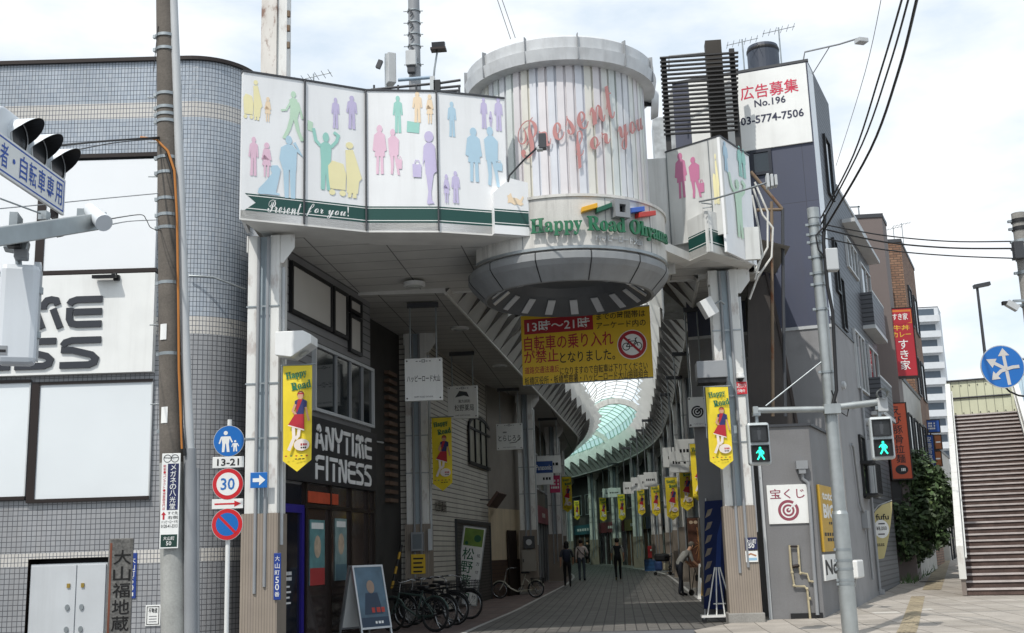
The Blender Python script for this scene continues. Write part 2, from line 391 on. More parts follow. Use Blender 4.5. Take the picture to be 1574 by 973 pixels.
for px, py, w, l in ((1362, 940, .5, .35), (1420, 936, .35, .3)):
    p = G(px, py, .1); m.face([(p.x-w/2, p.y-l/2, gz(p.y-l/2)+.004), (p.x+w/2, p.y-l/2, gz(p.y-l/2)+.004), (p.x+w/2, p.y+l/2, gz(p.y+l/2)+.004), (p.x-w/2, p.y+l/2, gz(p.y+l/2)+.004)], PATCH)
struct(m.build('pavement_patch'))
p = G(1432, 897, .25); z = gz(p.y); m = MB(); m.lathe((p.x, p.y, z), [(.32, .004), (.32, .012), (.27, .014), (.01, .014)], mat('cast_iron', '#5a5650', .7, .5, var=.3, scale=12, fine=.3), 28); tag(m.build('manhole_cover'), 'round iron manhole cover in the right sidewalk', 'manhole')
# ================================================================== left tiled building
TILE = mat('blue_grey_tile', '#b0b7be', .22, var=.13, scale=.9, streak=.22, brick=(.058, .086, .0050, '#474d56', '#a2abb5', 0), bump=.25, spec=.7)
TILEB = mat('cream_tile_band', '#cac7c1', .25, var=.12, streak=.2, scale=.7, brick=(.058, .086, .0055, '#5a5d66', '#c8c4bd', 0), bump=.25, spec=.6)
TILEG = mat('grey_tile', '#9a9b9d', .3, var=.16, streak=.25, scale=.7, brick=(.082, .086, .006, '#4a4b50', '#939598', 0), bump=.25, spec=.6)
cu2 = V((cr.x, cr.y, 0)).normalized()
FA = Plane((-7.45, 18.8), cu2.xy)
ARC_R = 1.05
bA = thing('tiled_corner_building', 'blue grey tiled building with rounded corner and white panels beside the arcade gate', 'building', (-10, 20, 0))
zt = FA.at(250, 94)[1]
bands = [(0, FA.at(200, 866)[1], TILEG), (FA.at(200, 866)[1], FA.at(200, 846)[1], TILEB), (FA.at(200, 846)[1], FA.at(200, 515)[1], TILEG), (FA.at(200, 515)[1], FA.at(200, 488)[1], TILEB), (FA.at(200, 488)[1], FA.at(200, 182)[1], TILE), (FA.at(200, 182)[1], FA.at(200, 158)[1], TILEB), (FA.at(200, 158)[1], zt, TILE)]
ac = FA.o-FA.n*ARC_R; aa0 = math.degrees(math.atan2(FA.n.y, FA.n.x))
AL = FA.at(-60, 500)[0]
cab = FA.box(38, 858, 163, 1060)
m = MB()
for z0, z1, tm in bands:
    if z0 < cab[3] < z1 or z1 <= cab[3]:
        zz = min(z1, cab[3])
        for a, b in ((AL-6, cab[0]), (cab[2], 0)): m.face([FA.pt(a, z0), FA.pt(b, z0), FA.pt(b, zz), FA.pt(a, zz)], tm)
        if zz < z1: m.face([FA.pt(AL-6, zz), FA.pt(0, zz), FA.pt(0, z1), FA.pt(AL-6, z1)], tm)
    else: m.face([FA.pt(AL-6, z0), FA.pt(0, z0), FA.pt(0, z1), FA.pt(AL-6, z1)], tm)
    m.lathe(ac, [(ARC_R, z0), (ARC_R, z1)], tm, 16, aa0, aa0+90)
    e = ac+FA.u*ARC_R; k = e-FA.n*14
    m.face([e+V((0, 0, z0)), k+V((0, 0, z0)), k+V((0, 0, z1)), e+V((0, 0, z1))], tm)
m.face([FA.pt(AL-6, zt), FA.pt(0, zt), ac+FA.u*ARC_R+V((0, 0, zt)), ac+FA.u*ARC_R-FA.n*14+V((0, 0, zt)), FA.pt(AL-6, zt, -14)], CONC)
m.build('wall', bA, world=True)
m = MB(); m.slab(FA, AL-6, zt, 0, zt+.07, .09, BRONZE, -.03); m.lathe(ac, [(ARC_R-.05, zt), (ARC_R+.06, zt), (ARC_R+.06, zt+.07), (ARC_R-.05, zt+.07)], BRONZE, 16, aa0, aa0+90, False)
e = ac+FA.u*ARC_R; m.hexa([e-FA.u*.05+V((0, 0, zt)), e+FA.u*.06+V((0, 0, zt)), e+FA.u*.06-FA.n*14+V((0, 0, zt)), e-FA.u*.05-FA.n*14+V((0, 0, zt)), e-FA.u*.05+V((0, 0, zt+.07)), e+FA.u*.06+V((0, 0, zt+.07)), e+FA.u*.06-FA.n*14+V((0, 0, zt+.07)), e-FA.u*.05-FA.n*14+V((0, 0, zt+.07))], BRONZE)
m.build('roof_coping', bA, world=True)
for (x0, y0, x1, y1) in ((-150, 249, 61, 420), (74, 249, 243, 419)):
    bx = FA.box(x0, y0, x1, y1); m = MB(); m.slab(FA, *bx, .10, WHITEP, 0); o = m.build('wall_panel', bA, world=True)
m = MB()
b1 = FA.box(-150, 243, 244, 249); m.slab(FA, *b1, .13, BRONZE); m.build('panel_frame', bA, world=True); m = MB(); b1 = FA.box(-150, 420, 243, 426); m.slab(FA, *b1, .13, BRONZE); m.build('panel_frame', bA, world=True); m = MB(); b1 = FA.box(61, 249, 74, 420); m.slab(FA, *b1, .12, BRONZE)
m.build('panel_frame', bA, world=True)
sg = FA.box(-150, 428, 240, 579)
m = MB(); m.slab(FA, *sg, .16, SIGNW, 0); sp = m.build('sign_panel', bA, world=True)
LET = mat('charcoal_letters', '#2c2f36', .45, var=.05)
SB = {
 'M': [[(.02, 0), (.14, .25), (.14, .6)], [(.14, .75), (.2, .9), (.3, .93), (.42, .9), (.48, .75)], [(.40, .62), (.58, 0)], [(.58, .62), (.58, .75), (.66, .9), (.76, .93), (.86, .9), (.9, .75)], [(.80, .62), (.98, 0)]],
 'E': [[(1, .9), (.3, .9), (.14, .84), (.08, .74)], [(.1, .64), (.1, .28), (.16, .14), (.3, .1), (1, .1)], [(.22, .5), (1, .5)]],
 'S': [[(1, .9), (.28, .9), (.12, .84), (.05, .72)], [(.02, .60), (.3, .58), (.78, .42), (.88, .3), (.85, .17), (.72, .1), (0, .1)]],
 'A': [[(0, 0), (.12, .62)], [(.14, .74), (.22, .9), (.34, .93), (.46, .86), (.54, .72)], [(.55, .62), (.95, 0)], [(.3, .3), (.6, .3)]],
 'N': [[(.08, 0), (.08, .64)], [(.08, .75), (.14, .9), (.26, .9), (.72, .12), (.86, .1), (.92, .24), (.92, 1)]],
 'Y': [[(0, 1), (.2, .6), (.5, .48)], [(1, 1), (.8, .6), (.5, .48)], [(.5, .38), (.5, 0)]],
 'T': [[(0, .9), (1, .9)], [(.5, .74), (.5, 0)]], 'I': [[(.5, 0), (.5, 1)]],
 'F': [[(1, .9), (.3, .9), (.14, .84), (.08, .74)], [(.1, .64), (.1, 0)], [(.22, .48), (.95, .48)]],
}
def block_text(m, fr, word, box, mt, off, t, sw=.19, gap=.12):
    a0, b0, a1, b1 = box; wid = {'I': .35, 'M': 1.25, 'T': .95}; tot = sum(wid.get(c, 1) for c in word)+gap*(len(word)-1); u = (a1-a0)/tot; x = a0; h = b1-b0
    for c in word:
        w = wid.get(c, 1)*u
        for st in SB[c]: m.stroke(fr, [(x+p[0]*w, b0+p[1]*h) for p in st], sw*h, mt, off, t)
        x += w+gap*u
m = MB(); e = FA.box(110, 459, 162, 506); s2 = FA.box(102, 521, 160, 568); we = e[2]-e[0]
block_text(m, FA, 'ANYTIME', (e[2]-7.6*we, e[1], e[2], e[3]), LET, .16, .035, .21)
ws = s2[2]-s2[0]; block_text(m, FA, 'FITNESS', (s2[2]-7.4*ws, s2[1], s2[2], s2[3]), LET, .16, .035, .21)
m.build('sign_lettering', sp, world=True)
FROST = mat('frosted_window', '#dfe4e6', .25, var=.06, scale=.5, spec=.7)
for (x0, y0, x1, y1) in ((-150, 592, 43, 766), (59, 590, 232, 765)):
    bx = FA.box(x0, y0, x1, y1); m = MB(); m.slab(FA, *bx, .03, FROST, .01); w = m.build('window', bA, world=True)
    m = MB(); m.slab(FA, bx[0]-.02, bx[1]-.06, bx[2]+.02, bx[1], .08, BRONZE, 0); m.slab(FA, bx[0]-.02, bx[3], bx[2]+.02, bx[3]+.05, .07, BRONZE, 0); m.slab(FA, bx[2], bx[1]-.06, bx[2]+.02, bx[3]+.05, .06, LGREY, 0); m.slab(FA, bx[0]-.13, bx[1]-.06, bx[0], bx[3]+.05, .07, BRONZE, 0); m.build('window_frame', w, world=True)
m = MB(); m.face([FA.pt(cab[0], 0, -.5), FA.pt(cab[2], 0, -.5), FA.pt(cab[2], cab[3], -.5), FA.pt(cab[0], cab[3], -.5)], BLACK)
for a in (cab[0], cab[2]): m.face([FA.pt(a, 0), FA.pt(a, 0, -.5), FA.pt(a, cab[3], -.5), FA.pt(a, cab[3])], BRONZE)
m.face([FA.pt(cab[0], cab[3], 0), FA.pt(cab[2], cab[3], 0), FA.pt(cab[2], cab[3], -.5), FA.pt(cab[0], cab[3], -.5)], BRONZE); m.build('alcove', bA, world=True)
# floodlight over the white sign panel
fp = FA.P(185, 431, .16); m = MB(); m.box(fp+V((0, 0, .0)), (.10, .12, .09), BLACK, FA.rz()); m.build('bracket', bA, world=True)
fl = thing('floodlight', 'black floodlight fixed over the white wall sign', 'light', fp)
m = MB(); c = FA.P(170, 431, .28); m.box(c, (.40, .16, .06), BLACK, FA.rz(), .2); m.build('lamp_head', fl, world=True)
m = MB(); m.tube([fp, fp+FA.n*.06+V((0, 0, .08)), c+V((.12, 0, .03))], .014, BLACK); m.build('arm', fl, world=True)
# steel cabinet
CABM = mat('cabinet_enamel', '#bfc3c6', .4, var=.06, streak=.12)
cb = FA.box(40, 866, 160, 1060); kc = thing('utility_cabinet', 'pale grey two door steel cabinet in the tiled wall alcove', 'cabinet', FA.pt((cb[0]+cb[2])/2, 0, -.2))
m = MB(); m.slab(FA, cb[0], .05, cb[2], cb[3], .36, CABM, -.42); m.build('body', kc, world=True, bevel=.008)
mid = FA.at(114, 940)[0]
for k, (a, b) in enumerate(((cb[0]+.02, mid-.008), (mid+.008, cb[2]-.02))):
    m = MB(); m.slab(FA, a, .08, b, cb[3]-.03, .025, CABM, -.058); d = m.build('door', kc, world=True, bevel=.005)
    hx = b-.12 if k == 0 else a+.10; m = MB()
    for zz in (FA.at(100, 934)[1], FA.at(100, 968)[1]): m.disc(FA, hx, zz, .035, .05, STEEL, -.03, 12, .02)
    m.slab(FA, hx-.02, FA.at(100, 900)[1]-.04, hx+.03, FA.at(100, 900)[1]+.03, .02, mat('brass', '#a58b45', .4, .7), -.03); m.build('handle', d, world=True)
def wall_plate(name, label, cat, fr, box, t, bg, fn, off=0.0, group=None):
    o = MB().slab(fr, *box, t, bg, off).build(name, bevel=.004); tag(o, label, cat, group)
    m = MB(); fn(m, box, off+t)
    if m.f: m.build('lettering', o)
    return o
NAVY = mat('navy_enamel', '#1d3a86', .4, var=.06); GREEN = mat('green_enamel', '#12352c', .4, var=.06)
def f_blue(m, b, o):
    m.text(FA, '大山町50', (b[0]+.02, b[1]+.12, b[2]-.02, b[3]-.06), SIGNW, o+.003, .01, vertical=True); m.slab(FA, b[0]+.04, b[1]+.04, b[2]-.04, b[1]+.1, .002, SIGNW, o)
wall_plate('address_plate', 'narrow blue address plate on the tiled wall behind the stone pillar', 'sign', FA, FA.box(197, 850, 210, 920), .02, NAVY, f_blue)
def f_note(m, b, o):
    m.frame(FA, b[0]+.02, b[1]+.02, b[2]-.02, b[3]-.02, .012, .002, INK, o); h = b[3]-b[1]
    m.text(FA, '不動産', (b[0]+.05, b[1]+h*.62, b[2]-.05, b[3]-h*.14), INK, o+.003, .02)
    for k in range(3): m.slab(FA, b[0]+.06, b[1]+h*(.18+.13*k), b[2]-.06, b[1]+h*(.22+.13*k), .002, mat('faded_ink', '#77787c'), o)
wall_plate('wall_notice', 'small square white notice on the grey tiles beside the utility pole', 'sign', FA, FA.box(224, 930, 247, 962), .02, SIGNW, f_note)
# downpipe on the rounded corner
m = MB(); pp = [FA.P(292, 425, .06), FA.P(330, 428, .1), FA.P(372, 440, -.25)]; m.tube(pp, .018, STEEL); tag(m.build('wall_conduit'), 'thin grey conduit running around the rounded tiled corner', 'pipe')
# ------------------------------------------------------------------ stone pillar
STONE = mat('weathered_stone', '#6f6d69', .95, var=.35, scale=5, bump=.9, fine=.3, streak=.45, streak_col=(.25, .24, .22))
sp0 = G(185, 827, 2.0); d0 = 13.0; c = A(184, 900, d0); top = A(184, 828, d0).z; wpx = .23
st = thing('stone_marker', 'tall weathered stone pillar carved with black characters on the left sidewalk', 'monument', (c.x, d0, .05), math.radians(28))
m = MB(); m.b2((-.13, -.11, 0), (.13, .11, top-.05), STONE); m.build('shaft', st, bevel=.012)
m = MB(); m.slab(Loc((0, -.11, 0)), -.128, .0, -.105, top-.1, .002, mat('rust_stain', '#7c4a38', .9, var=.3)); m.build('stain', st)
CARV = mat('carved_black', '#1c1b1a', .9, var=.2); m = MB(); fr = Loc((0, -.11, 0)); h = .185
for k, ch in enumerate('大山福地蔵尊'): m.text(fr, ch, (-.085, top-.16-h*(k+1), .105, top-.18-h*k), CARV, .004, .02)
fr2 = Loc((.13, 0, 0), (0, 1, 0), (0, 0, 1), (1, 0, 0))
for k, ch in enumerate('大山福地蔵尊'): m.text(fr2, ch, (-.08, top-.2-h*(k+1), .08, top-.22-h*k), CARV, .004, .01)
m.build('carved_lettering', st)
# ------------------------------------------------------------------ left utility pole
POLE = mat('stained_concrete_pole', '#67615a', .9, var=.2, scale=3, bump=.4, fine=.15, streak=.3)
POLEL = mat('painted_pole_base', '#a2a39f', .7, var=.15, scale=4, streak=.2, fine=.1)
UY = 15.0; ub, ut = A(266, 860, UY), A(254, -60, UY); ub0 = ub+(ub-ut).normalized()*(ub.z/((ut-ub).normalized().z)); ub0.z = .05
up = thing('utility_pole', 'brown stained concrete utility pole with white conduit left of the arcade gate', 'pole', ub0)
def along(py): t = (py-860)/(-60-860); return ub+(ut-ub)*t
s725 = along(725)
m = MB(); m.cyl(ub0, s725, .17, POLEL, .163, 20); m.cyl(s725, ut, .160, POLE, .135, 20); m.build('shaft', up, world=True)
m = MB(); pts = [A(x, y, UY-.04) for x, y in ((264, -60), (272, 135), (281, 400), (286, 560), (292, 690), (293, 1010))]; m.tube(pts[:5], .062, LGREY, 12); m.tube(pts[4:], .085, GREY, 12); m.tube([A(303, 720, UY), A(303, 1010, UY)], .035, GREY)
m.build('conduit', up, world=True)
m = MB(); cab2 = [A(x, y, UY-.15) for x, y in ((216, 211), (240, 214), (258, 232), (268, 262), (272, 330), (274, 460), (275, 570), (280, 690))]; m.tube(cab2, .018, mat('orange_sheath', '#b0702a', .6)); m.build('cable_sheath', up, world=True)
m = MB(); m.tube([A(x, y, UY-.14) for x, y in ((255, 236), (264, 262), (270, 300), (273, 450), (274, 600), (284, 700))], .022, BLACK); m.tube([A(x, y, UY-.13) for x, y in ((70, 3), (243, 40), (236, 110))][1:], .006, BLACK)
m.build('cable', up, world=True)
for py in (70, 92, 166, 188, 199, 210, 268, 292, 333, 358, 378, 462, 568, 680):
    c = along(py); m = MB(); m.cyl(c-V((0, 0, .022)), c+V((0, 0, .022)), .156, STEEL, .156, 20); m.box(c+V((-.15, -.05, 0)), (.05, .05, .05), STEEL); m.build('strap', up, world=True)
for py, hh in ((537, .22), (658, .22)):
    c = along(py); m = MB(); m.lathe(c, [(.165, -hh/2), (.165, hh/2)], SIGNW, 6, 240, 275); m.build('number_plate', up, world=True)
m = MB()
for py in (168, 240, 295, 523, 640):
    c = along(py); m.cyl(c+V((-.14, 0, 0)), c+V((-.28, -.03, 0)), .009, STEEL, n=6)
m.build('climbing_step', up, world=True)
# advert plate wrapped on the pole
q0 = A(262, 770, UY-.2); bx = lambda x0, y0, x1, y1: None
pf = Plane((q0.x, q0.y), (1, .094)); b = pf.box(247.5, 697, 276, 843)
ad = MB().slab(pf, *b, .012, SIGNW, 0).build('advertising_plate', bevel=.004); tag(ad, 'tall white plate with a navy band of white characters strapped to the utility pole', 'sign')
m = MB(); bw, bh = b[2]-b[0], b[3]-b[1]; pa = lambda fx0, fy0, fx1, fy1: (b[0]+bw*fx0, b[3]-bh*fy1, b[0]+bw*fx1, b[3]-bh*fy0)
m.slab(pf, *pa(.33, .11, .93, .60), .002, mat('navy_band', '#1b2350', .4), .012); m.text(pf, 'メガネの八光堂', pa(.40, .115, .88, .595), SIGNW, .018, .03, vertical=True)
m.text(pf, '眼鏡・コンタクト・補聴器専門店', pa(.08, .12, .26, .60), RED, .015, .0, vertical=True)
for k in (-1, 1): m.ring(pf, b[0]+bw*(.5+.2*k), b[3]-bh*.055, .045, .053, INK, .015, 20)
m.stroke(pf, [(b[0]+bw*.1, b[3]-bh*.045), (b[0]+bw*.5, b[3]-bh*.05), (b[0]+bw*.9, b[3]-bh*.045)], .008, INK, .016)
m.plate(pf, [(b[0]+bw*.18, b[3]-bh*.615), (b[0]+bw*.05, b[3]-bh*.65), (b[0]+bw*.31, b[3]-bh*.65)], 0, RED, .015); m.slab(pf, *pa(.13, .65, .23, .70), .002, RED, .012)
for k, (s_, x0) in enumerate((('すぐ先', .4), ('右側', .4), ('ハッピーロード内', .06), ('0120-41-3313', .06))): m.text(pf, s_, pa(x0, .615+k*.045, .94, .65+k*.045), INK, .015, .01)
m.slab(pf, *pa(.06, .855, .94, .985), .002, GREEN, .012); m.text(pf, '大山町', pa(.2, .875, .8, .915), SIGNW, .018, .01); m.text(pf, '50', pa(.36, .925, .64, .968), SIGNW, .018, .01)
m.build('lettering', ad)
# ------------------------------------------------------------------ road sign post
SY = 16.6; sx = lambda px, py: A(px, py, SY)
top = sx(352, 655); bot = sx(348, 900); k = (bot-top).normalized(); base = top+k*(top.z/(-k.z)); base.z = .05
rs = thing('road_sign_post', 'white post carrying four round and oblong traffic signs in front of the gate', 'traffic sign', base)
m = MB(); m.cyl(base+V((0, .03, 0)), top+V((0, .03, .1)), .033, WHITE, n=14); m.build('post', rs, world=True)
sf = Plane((top.x, SY-.03), (1, .06)); BLU = mat('sign_blue', '#1667b4', .35, var=.04); SRED = mat('sign_red', '#c4232b', .35, var=.04)
ax_ = lambda px, py: sf.at(px, py)
def rsign(px, py, r): return ax_(px, py)
R_ = 24.2*mpp(sf.P(351, 750))
def round_sign(cx_, cy_, draw):
    a, b = ax_(cx_, cy_); m = MB(); m.disc(sf, a, b, R_, R_, LGREY, 0, 32, .012); o = m.build('sign_face', rs, world=True); m = MB(); draw(m, a, b); m.build('sign_graphic', o, world=True)
def walkers(m, a, b):
    m.disc(sf, a, b, R_*.97, R_*.97, BLU, .014, 32); w = SIGNW; r = R_
    def man(x, y, h):
        m.disc(sf, x, y+h*.9, h*.1, h*.1, w, .0165, 14); m.plate(sf, [(x-h*.2, y+h*.74), (x+h*.2, y+h*.74), (x+h*.16, y+h*.4), (x-h*.16, y+h*.4)], 0, w, .0160)
        m.plate(sf, [(x-h*.15, y+h*.42), (x-.01*h, y+h*.42), (x-h*.05, y), (x-h*.17, y)], 0, w, .0165); m.plate(sf, [(x+h*.02, y+h*.42), (x+h*.15, y+h*.42), (x+h*.2, y), (x+h*.07, y)], 0, w, .0168)
        m.stroke(sf, [(x-h*.19, y+h*.72), (x-h*.3, y+h*.4)], h*.07, w, .0171); m.stroke(sf, [(x+h*.19, y+h*.72), (x+h*.32, y+h*.45)], h*.07, w, .0174)
    man(a-r*.2, b-r*.7, r*1.35); man(a+r*.42, b-r*.68, r*.72)
round_sign(352, 678, walkers)
def thirty(m, a, b): m.disc(sf, a, b, R_*.97, R_*.97, SRED, .014, 32); m.disc(sf, a, b, R_*.72, R_*.72, SIGNW, .0155, 32); m.text(sf, '30', (a-R_*.45, b-R_*.38, a+R_*.45, b+R_*.38), mat('sign_blue_text', '#2b6cb3', .4), .018, .015)
round_sign(350.5, 744, thirty)
def nopark(m, a, b): m.disc(sf, a, b, R_*.97, R_*.97, SRED, .014, 32); m.disc(sf, a, b, R_*.72, R_*.72, BLU, .0155, 32); m.stroke(sf, [(a-R_*.55, b+R_*.55), (a+R_*.55, b-R_*.55)], R_*.17, SRED, .0175)
round_sign(349.5, 806, nopark)
def obl(x0, y0, x1, y1, draw):
    b = sf.box(x0, y0, x1, y1); m = MB(); m.slab(sf, *b, .012, SIGNW, 0); o = m.build('sign_plate', rs, world=True, bevel=.004); m = MB(); draw(m, b); m.build('sign_graphic', o, world=True)
obl(327, 702, 375, 719, lambda m, b: m.text(sf, '13-21', (b[0]+.07, b[1]+.03, b[2]-.07, b[3]-.03), INK, .016, .02))
def arrow(m, b):
    y = (b[1]+b[3])/2; m.slab(sf, b[0]+.04, y-.012, b[2]-.12, y+.012, .002, SRED, .012); m.plate(sf, [(b[2]-.13, y-.045), (b[2]-.03, y), (b[2]-.13, y+.045)], 0, SRED, .015)
obl(326, 767, 374, 782, arrow)
# ================================================================== arcade gate
ZS = 6.9
GP = [G(x, y, ZS) for x, y in ((369, 335), (468, 344.6), (563.7, 354.5), (675, 354.5), (782, 361.5), (810, 364))]
ZT = A(374, 110, GP[0].y).z
gate = thing('arcade_gate', 'white arcade entrance gate with wavy illustrated billboards and a corrugated round tower', 'gate', (-.75, 21, 0))
SOFF = mat('soffit_panel', '#cfcec9', .6, var=.10, scale=1.2, brick=(1.3, .62, .012, '#757471', '#cac9c4', 0), bump=.3, streak=.12)
SOFW = mat('soffit_white', '#dcdbd6', .55, var=.12, scale=1.5, streak=.1)
BILL = mat('billboard_sheet', '#ebecec', .4, var=.05, scale=1.2, streak=.10)
BGRN = mat('billboard_green', '#12463f', .45, var=.06)
PAL = {k: mat('print_'+k, c, .5, var=.05) for k, c in dict(yellow='#efe6b4', orange='#edd6b6', green='#c0dcc3', teal='#9bcfc3', pink='#e3bfd0', rose='#c47a9c', blue='#b2cfdf', purple='#c5bcdb', sky='#aecde2').items()}
def E_(cx_, cy_, rx, ry): return ('e', cx_, cy_, rx, ry)
def P_(*p): return ('p', p)
def S_(w, *p): return ('s', w, p)
# silhouettes in a unit box: pieces are ellipses, outlines and strokes
SIL = {
 'man': [E_(.5, .92, .15, .075), P_((.22, .80), (.40, .855), (.60, .855), (.80, .80), (.86, .50), (.74, .49), (.70, .66), (.70, .46), (.30, .46), (.30, .66), (.25, .48), (.13, .50)), P_((.30, .47), (.49, .47), (.47, .03), (.26, .03), (.30, .25)), P_((.51, .47), (.70, .47), (.72, .25), (.74, .03), (.54, .03))],
 'coat': [E_(.5, .92, .16, .075), P_((.20, .80), (.40, .86), (.60, .86), (.80, .80), (.90, .50), (.78, .48), (.80, .38), (.22, .38), (.24, .48), (.10, .50)), P_((.32, .39), (.47, .39), (.44, .04), (.30, .04)), P_((.54, .39), (.70, .39), (.72, .04), (.56, .04))],
 'dress': [E_(.5, .91, .17, .085), P_((.30, .82), (.70, .82), (.84, .50), (.72, .50), (.66, .64), (.80, .34), (.20, .34), (.34, .64), (.28, .50), (.16, .50)), P_((.32, .35), (.46, .35), (.44, .02), (.34, .02)), P_((.54, .35), (.68, .35), (.66, .02), (.56, .02))],
 'walk': [E_(.50, .93, .10, .065), P_((.34, .82), (.48, .87), (.64, .84), (.74, .60), (.66, .44), (.36, .44), (.38, .66)), S_(.08, (.40, .78), (.22, .60), (.02, .58)), S_(.08, (.68, .78), (.80, .58), (.86, .46)), P_((.36, .45), (.54, .45), (.40, .22), (.20, .02), (.08, .04), (.26, .24)), P_((.50, .45), (.67, .45), (.76, .22), (.94, .03), (.80, .01), (.62, .22))],
 'case': [P_((.05, .10), (.95, .0), (1, .80), (.10, .95))],
 'cheer': [E_(.5, .87, .12, .08), P_((.28, .74), (.42, .79), (.58, .79), (.72, .74), (.68, .48), (.66, .02), (.54, .02), (.50, .30), (.46, .02), (.32, .02), (.32, .48)), S_(.12, (.30, .72), (.12, .80), (.03, .99)), S_(.12, (.70, .72), (.90, .82), (.97, .92), (.80, .97))],
 'phone': [E_(.45, .93, .14, .07), P_((.12, .80), (.36, .86), (.60, .86), (.80, .78), (.78, .46), (.20, .46), (.06, .62)), S_(.14, (.76, .80), (.95, .74), (.68, .90)), P_((.22, .47), (.46, .47), (.46, .02), (.30, .02)), P_((.50, .47), (.76, .47), (.74, .02), (.56, .02))],
 'dog': [P_((.30, .04), (.95, .04), (.98, .10), (.80, .12), (.92, .55), (1, .88), (.86, 1.0), (.62, .98), (.55, .86), (.62, .72), (.35, .45), (.05, .20), (.0, .06), (.12, .02))],
 'cat': [P_((.02, .15), (.20, .20), (.40, .05), (.62, .10), (.80, .0), (.95, .15), (.86, .30), (.98, .70), (.90, .80), (.76, .45), (.55, .60), (.30, .62), (.22, .98), (.10, .80), (.0, .75), (.05, .5))],
 'stroller': [P_((.0, .52), (.12, .62), (.44, .58), (.52, .40), (.50, .12), (.06, .12), (.02, .3)), E_(.12, .06, .09, .05), E_(.42, .06, .09, .05), E_(.62, .93, .11, .06), P_((.50, .84), (.72, .86), (.84, .64), (.98, .36), (.90, .30), (.86, .08), (.54, .08), (.54, .30)), P_((.58, .09), (.68, .09), (.66, .0), (.56, .0)), P_((.72, .09), (.82, .09), (.82, .0), (.70, .0))],
 'lady': [E_(.62, .91, .22, .075), P_((.36, .78), (.52, .83), (.74, .83), (.90, .78), (.98, .44), (.86, .42), (.84, .40), (.44, .40), (.40, .60), (.30, .52)), P_((.46, .41), (.64, .41), (.72, .06), (.84, .02), (.62, .01)), P_((.62, .41), (.82, .41), (.70, .18), (.60, .0), (.48, .02), (.56, .18))],
 'bag': [P_((.05, .02), (.95, .0), (1, .72), (.0, .76)), S_(.10, (.2, .74), (.35, .98), (.7, .96), (.82, .72))],
 'walker2': [E_(.45, .92, .17, .075), P_((.12, .78), (.36, .85), (.60, .85), (.88, .76), (.84, .44), (.60, .40), (.20, .44)), P_((.24, .45), (.48, .45), (.50, .20), (.44, .02), (.28, .04), (.32, .2)), P_((.50, .45), (.74, .45), (.84, .20), (.92, .0), (.76, .02), (.68, .2))],
}
def sil(m, fr, key, box, mt, off):
    a0, b0, a1, b1 = box; f = lambda p: (a0+(a1-a0)*p[0], b0+(b1-b0)*p[1])
    for i, s in enumerate(SIL[key]):
        o = off+i*.0003
        if s[0] == 'e': m.disc(fr, *f((s[1], s[2])), s[3]*(a1-a0), s[4]*(b1-b0), mt, o, 18)
        elif s[0] == 'p': m.plate(fr, [f(p) for p in s[1]], 0, mt, o)
        else: m.stroke(fr, [f(p) for p in s[2]], s[1]*(a1-a0), mt, o)
figs = {
 0: [('stroller', (374, 122, 404, 184), 'yellow'), ('dress', (404, 149, 419, 188), 'orange'), ('walk', (431, 140, 470, 217), 'green'), ('man', (379, 210, 400, 272), 'pink'), ('dress', (398, 219, 421, 273), 'pink'), ('phone', (427, 209, 463, 307), 'blue'), ('dog', (396, 253, 431, 301), 'blue')],
 1: [('case', (472, 184, 481, 202), 'green'), ('man', (507, 150, 524, 199), 'purple'), ('man', (529, 147, 552, 200), 'purple'), ('cheer', (480, 199, 521, 294), 'teal'), ('stroller', (504, 217, 557, 303), 'yellow')],
 2: [('man', (601, 147, 622, 206), 'teal'), ('case', (624, 185, 645, 205), 'teal'), ('man', (631, 141, 652, 190), 'orange'), ('dress', (652, 145, 669, 191), 'orange'), ('coat', (570, 192, 597, 271), 'pink'), ('walker2', (594, 198, 616, 270), 'pink'), ('bag', (611, 240, 618, 260), 'pink'), ('lady', (640, 200, 672, 315), 'purple'), ('bag', (634, 246, 648, 273), 'purple')],
 3: [('man', (685, 156, 704, 212), 'blue'), ('man', (736, 150, 751, 199), 'purple'), ('dress', (750, 171, 758, 196), 'purple'), ('man', (757, 150, 775, 203), 'purple'), ('coat', (712, 196, 744, 283), 'blue'), ('walker2', (741, 195, 769, 288), 'blue'), ('bag', (762, 247, 772, 263), 'blue'), ('dress', (679, 268, 693, 313), 'purple'), ('man', (691, 263, 709, 314), 'purple')],
 4: [('cat', (776, 300, 802, 319), 'orange')],
}
def band(m, fr, a0, a1, zb, notch=False, off=.0):
    o = off+.003; N0 = a0
    if notch:
        m.plate(fr, [(a0+.06, zb+.14), (a1, zb+.14), (a1, zb+.43), (a0+.06, zb+.43), (a0+.24, zb+.285)], 0, BGRN, o); N0 = a0+.10
    else: m.plate(fr, [(a0, zb+.14), (a1, zb+.14), (a1, zb+.43), (a0, zb+.43)], 0, BGRN, o)
    for z in (.17, .39): m.plate(fr, [(N0, zb+z), (a1, zb+z), (a1, zb+z+.014), (N0, zb+z+.014)], 0, SIGNW, o+.002)
panels = []
